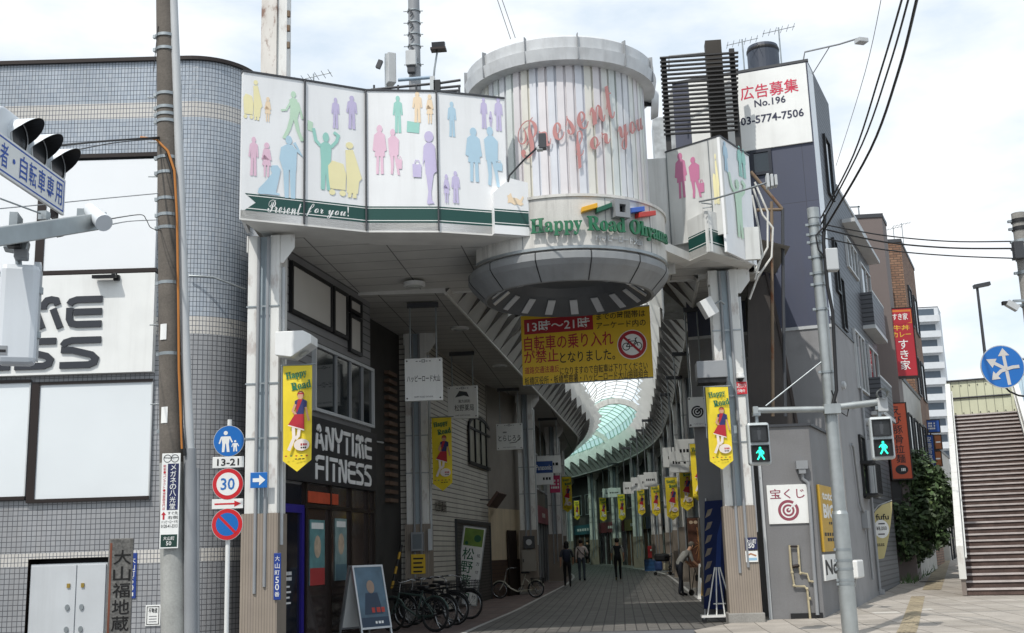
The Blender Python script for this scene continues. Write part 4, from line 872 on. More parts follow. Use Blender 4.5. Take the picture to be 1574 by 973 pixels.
m = MB(); m.bars(PF, (.2, 1.1, .5, 1.28), 2, LWH, .035)
for k in range(4): m.slab(PF, .2, 1.0-.09*k, .42+.05*(k % 2), 1.03-.09*k, .003, LWH, .03)
m.build('door_lettering', dr, world=True)
for a0, a1, z0, z1, c1, c2 in ((1.25, 1.95, 1.0, 2.15, '#5f8a8c', '#a33a3a'), (2.5, 3.1, 1.05, 2.2, '#7f9797', '#54707a')):
    m = MB(); m.slab(PF, a0, z0, a1, z1, .015, mat('poster_'+c1[1:], c1, .4, var=.25, scale=5), .045); po = m.build('poster', bA, world=True)
    m = MB(); m.slab(PF, a0+.06, z1-.16, a1-.06, z1-.05, .002, SIGNW, .06); m.slab(PF, a0, z0, a1, z0+.3, .002, mat('poster_'+c2[1:], c2, .4), .06); m.disc(PF, (a0+a1)/2, (z0+z1)/2+.1, .16, .2, mat('poster_tone', '#b9a58f', .5, var=.3, scale=8), .062); m.build('poster_print', po, world=True)
m = MB(); m.slab(PF, 1.1, 2.45, 2.6, 2.65, .03, mat('orange_display', '#b5482a', .5, var=.2, scale=6), .05); m.build('display_strip', bA, world=True)
# recess and dark service wall
m = MB(); p, q = PF.pt(PFE, 0), V((-5.35, 27.6, 0))
rw = Plane((p.x-.55, p.y), (q.x+.1-p.x+.55, q.y-p.y)); m.slab(rw, 0, 0, 4.2, 7.3, .1, mat('dark_recess_wall', '#3f3e3c', .8, var=.2), -.1)
m.face([PF.pt(PFE, 0), PF.pt(PFE, 7.3), rw.pt(0, 7.3), rw.pt(0, 0)], DSID); o = m.build('service_wall'); tag(o, 'dark recessed wall between the black gym shopfront and the second white column', 'wall')
m = MB(); 
for k in range(16): z = 2.7+k*.2; m.slab(rw, 2.7, z, 3.35, z+.09, .12, mat('louvre_tan', '#6b5648', .6), .0)
o = m.build('vent_louvre'); tag(o, 'tall stack of brown vent slats on the dark recessed wall', 'vent')
m = MB(); m.tube([rw.pt(.6, 3.6, .06), rw.pt(1.2, 4.0, .06), rw.pt(2.4, 4.05, .06)], .02, LGREY); m.tube([rw.pt(.4, 2.2, .05), rw.pt(.5, 3.0, .05), rw.pt(1.2, 3.05, .05), rw.pt(1.3, 1.4, .05)], .018, GREY); o = m.build('conduit'); tag(o, 'thin grey conduits clipped to the dark recessed wall', 'pipe')
m = MB(); m.slab(rw, .35, 1.5, .85, 2.2, .22, DGREY); o = m.build('meter_box', bevel=.01); tag(o, 'dark grey meter box low on the recessed wall behind the bicycles', 'box')
# ------------------------------------------------------------------ white siding building with arched window
WSID = mat('white_siding', '#d2cec4', .55, var=.12, scale=1.2, brick=(9, .13, .013, '#6f6c64', '#cbc7bd', 0), bump=.4, streak=.2)
PS = Plane((-4.78, 28.3), (.075, 1)); PSE = 8.3
b_ = thing('siding_building', 'building clad in pale horizontal siding with an arched window inside the arcade', 'building', PS.pt(0, 0))
m = MB(); m.slab(PS, -.8, 0, PSE, 7.4, .2, WSID, -.2); m.build('wall', b_, world=True); m = MB(); m.slab(PS, -.8, 0, -.65, 7.4, 1.3, WSID, -1.5); m.build('return_wall', b_, world=True)
aw = (PS.at(719, 690)[0], PS.at(735, 716)[1], PS.at(753, 690)[0], PS.at(735, 665)[1]); m = MB(); ra = (aw[2]-aw[0])/2; ca = (aw[0]+aw[2])/2
arcp = [(aw[0], aw[1]), (aw[2], aw[1])]+[(ca+ra*math.cos(math.pi*k/10), aw[3]+.45*math.sin(math.pi*k/10)) for k in range(11)]
m.plate(PS, arcp, .02, mat('window_pale', '#a9a798', .3, var=.1), .01); w = m.build('window', b_, world=True)
m = MB(); m.stroke(PS, arcp+[arcp[0]], .10, BLACK, .02, .05)
for k in (.25, .5, .75): a = aw[0]+(aw[2]-aw[0])*k; m.slab(PS, a-.04, aw[1], a+.04, aw[3]+.36, .05, BLACK, .025)
m.slab(PS, aw[0], aw[3]-.02, aw[2], aw[3]+.05, .045, BLACK, .032); m.build('window_frame', w, world=True)
sh = (PS.at(701, 850)[0], 0, PS.at(752, 850)[0], PS.at(728, 806)[1]); m = MB(); m.slab(PS, *sh, .02, mat('shutter_slat', '#55524e', .5, .2, var=.15, brick=(9, .09, .012, '#2a2827', '#504d4a', 0)), .01); s_ = m.build('shutter', b_, world=True)
m = MB(); m.frame(PS, sh[0]-.1, -.1, sh[2]+.1, sh[3]+.1, .1, .06, DGREY, 0); m.build('shutter_frame', s_, world=True)
m = MB(); bb = (PS.at(668, 750)[0], PS.at(680, 760)[1], PS.at(690, 750)[0], PS.at(680, 744)[1]); m.text(PS, '松野薬局', (.9, 2.55, 2.2, 2.85), BRONZE, .03, .03); m.build('wall_lettering', b_, world=True)
# tilted brown awning board
tb = thing('tilted_board', 'brown board tilted out from the pale siding wall under the arched window', 'awning', PS.P(746, 770, .1)); m = MB(); p0, p1 = PS.P(735, 778, .02), PS.P(760, 762, .02)
c = PS.P(747, 769, .35); m.box(c, (.09, 1.5, .55), mat('brown_board', '#5b4338', .6, var=.15), math.radians(-4), .0, math.radians(38)); m.build('board', tb, world=True)
m = MB(); m.tube([PS.P(738, 768, 0), c], .02, BLACK); m.build('bracket', tb, world=True)
# leaning green sign
LG = mat('leaf_green', '#6f8f3a', .5, var=.25, scale=6); DG = mat('ink_green', '#1f5c3c', .5)
ls = thing('leaning_sign', 'tall white sign with green characters leaning against the dark shutter', 'sign', G(722, 912), math.radians(-4)); lw, lh = .62, 2.1
tl = math.radians(9); lf = Loc((0, 0, 0), (math.cos(tl), 0, -math.sin(tl)), (math.sin(tl), 0, math.cos(tl)), (0, -1, 0))
ls.location = A(714, 904, 32.2); ls.location.z = .02
m = MB(); m.slab(lf, -lw/2, .1, lw/2, .1+lh, .04, SIGNW, 0); o = m.build('panel', ls, bevel=.005); m = MB(); m.frame(lf, -lw/2-.02, .08, lw/2+.02, .12+lh, .025, .055, STEEL, -.01); m.build('frame', ls)
m = MB(); m.slab(lf, -lw/2+.04, lh-.42, lw/2-.04, lh+.06, .003, LG, .04); m.disc(lf, .12, lh-.2, .1, .1, DG, .046); m.disc(lf, -.18, lh-.35, .05, .05, DG, .046)
m.text(lf, '松野薬局', (-.26, .18, .08, lh-.46), DG, .046, .035, vertical=True); m.text(lf, '処方せん受付', (.16, .2, .26, lh-.55), INK, .046, .01, vertical=True); m.build('lettering', o)
# ------------------------------------------------------------------ beige shop, then shops deeper inside
BEIG = mat('beige_render', '#cbbb9f', .8, var=.10, scale=1.5, streak=.3); BRN = mat('brown_wood', '#4f3b2f', .6, var=.2, brick=(9, .12, .01, '#2a1e18', '#4a372c', 0))
PB = Plane((-4.12, 36.6), (.22, 1))
b_ = thing('beige_shop', 'narrow beige shop with brown wooden skirting beside the pale siding building', 'building', PB.pt(0, 0))
m = MB(); m.slab(PB, 0, 2.9, 3.3, 7.4, .2, mat('grey_render_shop', '#918b83', .7, var=.1), -.2); m.build('upper_wall', b_, world=True)
m = MB(); m.slab(PB, 0, 1.25, 3.3, 2.9, .2, BEIG, -.2); m.build('wall', b_, world=True); m = MB(); m.slab(PB, 0, 0, 3.3, 1.25, .22, BRN, -.2); m.build('skirting', b_, world=True)
m = MB(); m.slab(PB, 1.6, .05, 2.5, 2.2, .05, BRONZE, .03); m.build('door', b_, world=True)
SHC = ['#5c5a57', '#6f6a60', '#4d5357', '#7a746c', '#595048', '#66625f', '#4f4b4a', '#6d7270']
def shop(label, p, q, wc, fc, txt, lit=None, seed=0, ztop=7.6):
    r = random.Random(seed); d = V((q[0]-p[0], q[1]-p[1])); pl = Plane(p, d); L_ = d.length
    t = thing('arcade_shop', label, 'shop', (p[0], p[1], 0)); t['group'] = 'shops lining the arcade'
    m = MB(); m.slab(pl, 0, 2.7, L_, ztop, .2, mat('shop_wall_'+wc[1:], wc, .7, var=.15, streak=.2), -.2); m.build('wall', t, world=True)
    m = MB(); m.slab(pl, .1, 2.65, L_-.1, 3.35, .14, mat('fascia_'+fc[1:], fc, .5, var=.1), 0); s = m.build('fascia_sign', t, world=True)
    m = MB(); m.bars(pl, (L_*.3, 2.86, L_*.7, 3.14), 1, SIGNW, .145, seed=seed); m.build('lettering', s, world=True)
    m = MB(); m.slab(pl, 0, 0, L_, 2.65, .1, SHOPG if not lit else mat('stock_'+lit[1:], lit, .6, var=.5, scale=4), -.1); f = m.build('shopfront', t, world=True)
    m = MB(); n = max(2, int(L_/1.2))
    for k in range(n+1): a = L_*k/n; m.slab(pl, max(0, a-.04), 0, min(L_, a+.04), 2.65, .05, GREY, 0)
    m.slab(pl, 0, 0, L_, .18, .045, DGREY, 0); m.build('mullion', f, world=True)
    for k in range(2):
        a = L_*(.12+.45*k); m = MB(); m.slab(pl, a, 4.1, a+L_*.3, 5.5, .02, GLASSD, 0); w = m.build('window', t, world=True); m = MB(); m.frame(pl, a-.05, 4.05, a+L_*.3+.05, 5.55, .05, .06, LGREY, 0); m.build('window_frame', w, world=True)
    return pl
lds = [39.7, 46, 52.5, 59, 65.5, 72, 79, 87, 96]
ltxt = ['電気店', '喫茶', '洋品', '書店', '青果', '薬', '雑貨', '靴']
lcol = ['#2b4d86', '#8a3f4e', '#3c6350', '#6c4a35', '#2f5f66', '#7a2f2f', '#474b6b', '#5d5a33']
llab = ['shop with blue fascia just past the beige shop on the left', 'shop with dull pink fascia on the left of the arcade', 'shop with dark green fascia deep on the left of the arcade', 'shop with brown fascia deep on the left where the arcade bends', 'shop with teal fascia on the inner side of the arcade bend', 'shop with dark red fascia past the arcade bend on the left', 'shop with violet grey fascia far down the arcade on the left', 'shop with olive fascia at the far left end of the arcade']
for i in range(8):
    a, b = lds[i], lds[i+1]; shop(llab[i], (xl(a)-.55, a), (xl(b)-.55, b), SHC[i], lcol[i], ltxt[i], None if i % 2 else '#3a302a', i)
rds = [23.9, 29.5, 34.5, 40.5, 46.5, 52.5, 58.5, 64.5, 70.5, 76.5, 83, 90, 97]
rtxt = ['宝くじ', '食堂', '菓子', '茶', '花', '時計', '果物', '酒', '米', '本', '鮮魚', '薬局']
rcol = ['#8b3434', '#3c3a38', '#7c5a2c', '#34573f', '#7b4963', '#2f466f', '#8f4a2b', '#303a52', '#6b6434', '#73323a', '#2f6470', '#3c6a4a']
rlab = ['shop with red brown fascia right behind the nearest right column', 'shop with black fascia behind the blue banner on the right', 'shop with ochre fascia behind the stooping man', 'shop with green fascia behind the handcart on the right', 'shop with mauve fascia midway along the right row of columns', 'shop with blue fascia midway down the right of the arcade', 'shop with orange fascia at the start of the bend on the right', 'shop with navy fascia on the outer side of the arcade bend', 'shop with olive fascia on the outer curve of the arcade', 'shop with crimson fascia facing the walkers at the bend', 'shop with teal fascia near the far end of the curve', 'shop with green fascia at the far right end of the arcade']
for i in range(12):
    a, b = rds[i], rds[i+1]; shop(rlab[i], (xr(a)+.75, a), (xr(b)+.75, b), SHC[(i*3) % 8], rcol[i], rtxt[i], ('#6a4a34', None, '#5a4638', '#3f3b36')[i % 4], 20+i, 7.3 if a < 34 else 7.6)
# ================================================================== banners on the columns
BY = mat('banner_yellow', '#e8cf2e', .55, var=.10, scale=4); BG = mat('banner_green', '#1c6b4a', .5); BNV = mat('banner_navy', '#2a2f66', .5); BRD = mat('banner_red', '#b0202f', .5); SKIN = mat('skin', '#c99a7c', .6, var=.05); HAIR = mat('brown_hair', '#6d4326', .6, var=.1); PINKW = mat('banner_pale', '#eadfd6', .5)
def make_banner():
    t = thing('column_banner', 'yellow pennant banner', 'banner'); w, h = .45, 1.62; m = MB()
    n = 12; xs = [(-w/2+w*i/n) for i in range(n+1)]
    def yy(x, z): return .016*math.sin(x*9+z*2.2)+.01*math.sin(z*4.1)
    for i in range(n):
        x0, x1 = xs[i], xs[i+1]; zb = lambda x: -h+.17*abs(x)/(w/2)
        rows = 8
        for k in range(rows):
            f0, f1 = k/rows, (k+1)/rows; q = []
            for x, f in ((x0, f0), (x1, f0), (x1, f1), (x0, f1)): z = zb(x)*f; q.append((x, yy(x, z), z))
            m.face(q[::-1], BY, smooth=True)
    fab = m.build('fabric', t, weld=True)
    fr = Loc((0, -.034, 0)); m = MB()
    r10 = math.radians(9)
    def rotf(a, b, o): return V((a*math.cos(r10)-b*math.sin(r10), -.036-o, a*math.sin(r10)+b*math.cos(r10)))
    m.text(None, '𝐇𝐚𝐩𝐩𝐲', (-.20, -.215, .13, -.08), BG, .0, .02, fn=rotf); m.text(None, '𝐑𝐨𝐚𝐝', (-.14, -.38, .17, -.255), BG, .0, .02, fn=rotf)
    m.disc(fr, .06, -.455, .055, .06, HAIR, .002, 16); m.disc(fr, .058, -.475, .046, .055, SKIN, .003, 16); m.slab(fr, .012, -.45, .106, -.43, .001, BRD, .003)
    m.plate(fr, [(-.03, -.55), (.02, -.525), (.10, -.525), (.16, -.56), (.155, -.66), (.12, -.65), (.11, -.76), (-.02, -.76), (.0, -.64), (-.03, -.66)], 0, BNV, .002); m.plate(fr, [(.02, -.525), (.09, -.525), (.0, -.74), (-.01, -.66)], 0, BRD, .003)
    m.stroke(fr, [(-.02, -.60), (-.06, -.70), (-.01, -.76)], .035, SKIN, .0035); m.stroke(fr, [(.14, -.65), (.17, -.78), (.19, -.86)], .03, SKIN, .0037)
    m.plate(fr, [(-.03, -.755), (.115, -.755), (.12, -.99), (-.13, -.91)], 0, BRD, .004); m.plate(fr, [(-.13, -.91), (.12, -.99), (.12, -1.01), (-.135, -.925)], 0, PINKW, .005)
    m.stroke(fr, [(-.05, -.95), (-.04, -1.12), (-.12, -1.3)], .05, PINKW, .002); m.stroke(fr, [(.04, -.98), (.03, -1.08), (-.02, -1.13)], .05, PINKW, .0025)
    m.disc(fr, .08, -1.22, .12, .09, PINKW, .004, 24); m.bars(fr, (-.01, -1.24, .17, -1.19), 1, BRD, .007); m.bars(fr, (.0, -1.28, .16, -1.245), 1, INK, .007)
    for k in range(5): m.disc(fr, -.16+.08*k, -1.385, .018, .01, BG if k % 2 else BRD, .003, 10)
    m.bars(fr, (-.14, -1.445, .14, -1.42), 1, INK, .004); m.build('banner_print', fab)
    m = MB(); m.tube([(-w/2-.04, .02, .015), (w/2+.05, .02, .015)], .014, STEEL, 6); m.tube([(-w/2-.03, .02, -1.0), (-w/2-.03, .02, .02)], .010, STEEL, 6); m.build('rod', t)
    return t
BNG = 'yellow banners on the arcade columns'
bsp = [((435, 480, 562), 18.0, 'yellow banner under the white lamp box on the nearest left column'), ((663, 694, 642), 26.9, 'yellow banner hanging on the second left column below the hanging signs'), ((863, 878, 733), 56, 'small yellow banner above the two walkers on the left'),
       ((1084, 1119, 595), 21.8, 'yellow banner beside the nearest right column, partly under the grey box'), ((1060, 1085, 682), 30, 'yellow banner right of the cluster of white hanging signs'), ((1043, 1062, 716), 36.5, 'yellow banner second behind the nearest right one'), ((1022, 1040, 734), 43, 'yellow banner third behind the nearest right one'), ((1000, 1013, 746), 50, 'yellow banner fourth behind the nearest right one'), ((979, 990, 752), 60, 'tiny yellow banner fifth behind the nearest right one'), ((949, 960, 760), 70, 'tiny yellow banner above the lone walker'), ((921, 931, 765), 80, 'tiny yellow banner at the far bend, right of the faint one'), ((882, 890, 770), 84, 'faint tiny yellow banner farthest left at the bend')]
ban0 = None
for (x0, x1, yt), d, lab in bsp:
    p = A((x0+x1)/2, yt, d); sc = (x1-x0)*mpp(p)/.45
    if ban0 is None: ban0 = make_banner(); ban0.location = p; ban0['label'] = lab; ban0['group'] = BNG; ban0.scale = (sc,)*3; o = ban0
    else: o = dup(ban0, p, rnd.uniform(-.28, .28), lab, BNG, sc)
# ================================================================== hanging shop signs
def hang_sign(px, py, w_px, h_px, d, label, draw, bg=SIGNW, rz=0.0, thick=.12, rods=True):
    p = A(px, py, d); k = mpp(p); w, h = w_px*k, h_px*k; t = thing('hanging_sign', label, 'sign', p, rz, 'signs hung from the arcade ceiling')
    m = MB(); m.b2((-w/2, 0, -h/2), (w/2, thick, h/2), bg); f = m.build('sign_box', t, bevel=.008); m = MB(); draw(m, w/2, h/2)
    if m.f: m.build('sign_lettering', f)
    if rods:
        for s in (-.35, .35):
            m = MB(); m.tube([(w*s, thick/2, h/2), (w*s, thick/2, ZF-p.z)], .018, STEEL, 6); m.build('rod', t)
        m = MB(); m.b2((-w*.42, thick/2-.05, ZF-p.z-.12), (w*.42, thick/2+.05, ZF-p.z-.02), DGREY); m.build('bracket', t)
    return t
def emblem(m, hw, hh):
    m.frame(LF, -.035, hh*.80, .035, hh*.80+.06, .012, .002, DGREY, 0)
    for s in (-1, 1):
        for k in range(2): m.slab(LF, s*(.07+.07*k)-.02, hh*.84, s*(.07+.07*k)+.02, hh*.84+.015, .002, DGREY, 0)
    m.text(LF, 'HAPPY ROAD OHYAMA', (-hw*.5, -hh*.86, hw*.5, -hh*.78), DGREY, .003)
    for sx_ in (-1, 1):
        for sz in (-1, 1): m.disc(LF, sx_*hw*.88, sz*hh*.88, .018, .018, DGREY, .002, 10)
def d1(m, hw, hh): emblem(m, hw, hh); m.text(LF, 'ハッピーロード大山', (-hw*.88, -hh*.12, hw*.88, hh*.2), INK, .003, .02)
hang_sign(651, 583, 58, 66, 23.6, 'white square hanging sign reading ハッピーロード大山 below the round ceiling light', d1, rz=.05)
def d2(m, hw, hh): emblem(m, hw, hh); m.text(LF, '漢方調剤', (-hw*.3, -hh*.05, hw*.5, hh*.15), DGREY, .003, .01); m.text(LF, '松野薬局', (-hw*.55, -hh*.55, hw*.75, -hh*.15), INK, .003, .01); m.plate(LF, [(-hw*.5, hh*.3), (-hw*.2, hh*.7), (hw*.3, hh*.62), (hw*.45, hh*.3), (hw*.1, hh*.4)], 0, DGREY, .003)
hang_sign(711, 618, 46, 50, 29.8, 'white hanging sign reading 松野薬局 behind the first hanging sign', d2)
def d3(m, hw, hh): emblem(m, hw, hh); m.bars(LF, (-hw*.7, hh*.25, -hw*.2, hh*.42), 1, DGREY, .004); m.text(LF, 'とらじろう', (-hw*.85, -hh*.35, hw*.85, hh*.1), INK, .003, .015); m.stroke(LF, [(0, -hh*.5), (hw*.5, -hh*.45), (hw*.85, -hh*.1)], .02, INK, .004)
hang_sign(783, 671, 40, 40, 37, 'white hanging sign reading とらじろう left of the third left column', d3)
def d4(m, hw, hh): m.bars(LF, (-hw*.85, -hh*.2, hw*.85, hh*.3), 1, INK, .004)
hang_sign(844, 714, 36, 27, 46, 'white hanging sign above the small blue and white sign on the left', d4)
def d5(m, hw, hh): m.slab(LF, -hw, 0, hw, hh, .003, BLUI_, 0); m.text(LF, 'Panasonic', (-hw*.85, hh*.25, hw*.85, hh*.7), SIGNW, .008, .02); m.bars(LF, (-hw*.8, -hh*.65, hw*.8, -hh*.3), 1, INK, .005)
BLUI_ = mat('sign_deep_blue', '#1a4486', .4)
hang_sign(836, 727, 28, 36, 44.5, 'small sign with blue upper half and white lower half on the left', d5, rods=False)
PINK = mat('sign_pink', '#b8325f', .5, var=.2, scale=5)
hang_sign(853, 744, 16, 26, 47.5, 'small pink sign behind the blue and white sign', lambda m, hw, hh: m.bars(LF, (-hw*.8, -hh*.6, hw*.8, hh*.6), 3, SIGNW, .005), PINK, rods=False)
def d6(m, hw, hh):
    for r0, r1, a0, a1 in ((.74, 1, 60, 400), (.36, .6, 60, 400), (0.02, .2, 0, 360)): m.ring(LF, 0, 0, hw*.7*r0, hw*.7*r1, INK, .003, 28, a0, a1)
    m.stroke(LF, [(0, 0), (hw*.45, hw*.42)], .04, INK, .004); m.text(LF, 'ハッピーロード', (-hw*.5, -hh*.86, hw*.6, -hh*.74), DGREY, .003)
    for sx_ in (-1, 1):
        for sz in (-1, 1): m.disc(LF, sx_*hw*.85, sz*hh*.88, .02, .02, DGREY, .002, 10)
hang_sign(1072, 633, 27, 46, 25.5, 'white hanging sign with a black target mark beside the nearest right banner', d6)
far_s = [(1057, 692, 36, 34, 31.5, '和菓子', 'upper white hanging sign of the cluster behind the target sign'), (1044, 710, 30, 32, 36, 'しみず', 'lower white hanging sign of the cluster behind the target sign'), (1028, 703, 18, 30, 40, '靴', 'narrow white hanging sign left of the cluster'), (1000, 737, 20, 22, 48, 'そば', 'small white hanging sign right of a row of three'), (988, 741, 16, 22, 52, '茶', 'small white hanging sign in the middle of a row of three'), (977, 744, 14, 20, 56, '花', 'small white hanging sign left of a row of three'), (966, 750, 16, 18, 61, '時計店', 'tiny white hanging sign above the lone walker'), (944, 757, 20, 14, 72, '市場', 'tiny white hanging sign near the far bend, right one'), (932, 758, 12, 14, 78, '米', 'tiny white hanging sign near the far bend, left one')]
for px, py, w, h, d, tx, lab in far_s: hang_sign(px, py, w, h, d, lab, lambda m, hw, hh, tx=tx: m.bars(LF, (-hw*.7, -hh*.25, hw*.7, hh*.2), 1, INK, .004, seed=len(tx)))
# ceiling downlights
for i, (px, py) in enumerate([(637, 436), (707, 503), (768, 561), (1127, 520)]):
    p = G(px, py, ZF+.02); t = thing('ceiling_light', ['round white downlight nearest on the left soffit', 'round downlight above the second hanging sign', 'round downlight above the third hanging sign', 'round downlight over the right side of the arcade'][i], 'ceiling light', p, 0, 'round arcade downlights')
    m = MB(); m.lathe((0, 0, 0), [(.22, .02), (.22, -.05), (.17, -.06)], WHITE, 24); m.build('rim', t); m = MB(); m.lathe((0, 0, -.05), [(.17, 0), (.01, -.015)], mat('lens', '#d9dcd8', .2), 20); m.build('lens', t)
# lamp box and grey box on the front columns
lb = thing('lamp_box', 'white angular lamp box with round lamp on the nearest left column', 'lamp', A(455, 530, 18.0)); m = MB(); f = Loc((0, -.0, 0)); k = mpp(A(455, 530, 18))
P2 = lambda x, y: ((x-455)*k, -(y-530)*k)
m.plate(f, [P2(428, 512), P2(471, 512), P2(484, 519), P2(484, 532), P2(453, 552), P2(428, 548)], .42, WHITE, -.2); m.build('housing', lb, bevel=.01)
m = MB(); d = V((.5, 0, -.8)).normalized(); lfr = Loc((.14, -.05, -.15), (.8, 0, .5), (0, 1, 0), (.53, 0, -.85)); m.ring(lfr, 0, 0, .05, .10, LGREY, .02, 20); m.disc(lfr, 0, 0, .05, .05, mat('lens', '#d9dcd8', .2), .022, 16); m.build('lamp', lb)
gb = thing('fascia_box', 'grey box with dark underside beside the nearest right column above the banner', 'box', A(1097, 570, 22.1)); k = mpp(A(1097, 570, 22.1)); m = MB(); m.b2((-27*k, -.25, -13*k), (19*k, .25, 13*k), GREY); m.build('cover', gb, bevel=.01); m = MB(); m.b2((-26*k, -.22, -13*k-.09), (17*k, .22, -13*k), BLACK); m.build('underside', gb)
sp_ = thing('column_loudspeaker', 'white rectangular loudspeaker angled off the nearest right column', 'loudspeaker', A(1088, 473, 22)); m = MB(); m.box((0, 0, 0), (.26, .2, .36), WHITE, .3, 0, math.radians(-28)); m.build('cabinet', sp_, bevel=.01); m = MB(); m.tube([(.1, .05, .05), (.26, .1, .15), (.34, .2, .1)], .02, STEEL); m.build('bracket', sp_)
cc = thing('dome_camera', 'white dome security camera above a red notice on the nearest right column', 'camera', A(1138, 580, 22.25)); m = MB(); m.lathe((0, 0, 0), [(.001, .09), (.07, .08), (.085, 0), (.08, -.02)], WHITE, 16); m.build('housing', cc); m = MB(); m.sphere((0, -.01, -.02), .065, BLACK); m.build('dome', cc); m = MB(); m.tube([(0, .02, .06), (0, .15, .08)], .025, WHITE); m.build('bracket', cc)
cp_ = Plane((2.3, 22.28), (1, 0))
def f_red(m, b, o): m.text(cp_, '防犯カメラ', (b[0]+.02, b[1]+.12, b[2]-.02, b[3]-.03), SIGNW, o+.003, .02); m.text(cp_, '作動中', (b[0]+.04, b[1]+.03, b[2]-.04, b[1]+.10), SIGNW, o+.003, .02)
wall_plate('warning_notice', 'small red notice with white characters on the nearest right column', 'sign', cp_, cp_.box(1130, 587, 1148, 606), .01, mat('notice_bright_red', '#c22733', .5), f_red, .0)
cpb = Plane((2.3, 22.27), (1, 0))
def f_n(m, b, o): m.text(cpb, '大山町', (b[0]+.02, b[3]-.12, b[2]-.02, b[3]-.03), SIGNW, o+.003, .02); m.text(cpb, '50', (b[0]+.06, b[1]+.03, b[2]-.06, b[1]+.11), SIGNW, o+.003, .02)
wall_plate('address_plate', 'navy address plate on the tan base of the nearest right column', 'sign', cpb, cpb.box(1145, 826, 1164, 845), .01, mat('navy_plate', '#20264e', .4), f_n)
def f_w(m, b, o): m.stroke(cpb, [(b[0]+.03, b[3]-.08), (b[0]+.1, b[3]-.05), (b[2]-.03, b[3]-.09)], .03, mat('tan_print', '#a87a5a', .5), o+.002); m.slab(cpb, b[0]+.02, b[1]+.03, b[2]-.02, b[1]+.08, .002, mat('sky_print', '#8fb4cc', .5), o)
wall_plate('paper_notice', 'small white paper notice below the navy plate on the right column', 'sign', cpb, cpb.box(1146, 847, 1165, 864), .008, SIGNW, f_w)
# blue arrow sign on the left column
PA = Plane((-5.8, 17.95), (1, .02)); ab = PA.box(385, 726, 411, 750)
def f_ar(m, b, o): y = (b[1]+b[3])/2; m.slab(PA, b[0]+.04, y-.03, b[2]-.11, y+.03, .002, SIGNW, o); m.plate(PA, [(b[2]-.13, y-.085), (b[2]-.03, y), (b[2]-.13, y+.085)], 0, SIGNW, o+.003)
wall_plate('arrow_sign', 'blue plate with a white right pointing arrow in front of the left column', 'sign', PA, ab, .012, BLU, f_ar)
PA2 = Plane((-5.8, 18.07), (1, .0)); vb = PA2.box(421, 850, 432, 922)
wall_plate('vertical_sign', 'narrow navy vertical sign with white characters low on the nearest left column', 'sign', PA2, vb, .015, NAVY, lambda m, b, o: m.text(PA2, '大山町50番', (b[0]+.02, b[1]+.03, b[2]-.02, b[3]-.03), SIGNW, o+.003, .01, vertical=True))
# boxes and a yellow notice on the second left column
P2c = Plane((xl(27.5), 27.2), (1, 0))
def f_none(m, b, o): m.slab(P2c, b[0]+.04, b[1]+.05, b[2]-.04, b[3]-.05, .006, mat('meter_window', '#6b7378', .3), o)
wall_plate('meter_box', 'grey meter box on the second left column above the yellow paper', 'box', P2c, P2c.box(633, 818, 652, 847), .12, GREY, f_none)
def f_yp(m, b, o):
    for k in range(4): m.slab(P2c, b[0]+.05, b[3]-.12-.1*k, b[2]-.05-.03*(k % 2), b[3]-.08-.1*k, .002, INK, o)
wall_plate('yellow_notice', 'square yellow paper notice on the second left column behind the bicycles', 'sign', P2c, P2c.box(632, 852, 654, 882), .006, YEL, f_yp)
wall_plate('switch_box', 'tall pale box on the right edge of the second left column', 'box', P2c, P2c.box(659, 813, 665, 846), .1, LGREY, lambda m, b, o: None)
P3c = Plane((xl(39.3), 39.0), (1, 0))
wall_plate('control_cabinet', 'pale control cabinet on the base of the third left column', 'box', P3c, P3c.box(803, 845, 824, 878), .16, mat('cabinet_tan', '#8f8a80', .5, var=.1), lambda m, b, o: m.slab(P3c, b[0]+.03, b[1]+.3, b[0]+.06, b[1]+.4, .02, BLACK, o))
wall_plate('meter_box', 'dark glass meter box above the pale control cabinet', 'box', P3c, P3c.box(805, 824, 822, 843), .14, DGREY, lambda m, b, o: m.disc(P3c, (b[0]+b[2])/2, (b[1]+b[3])/2, .1, .1, LGREY, o+.003, 18))
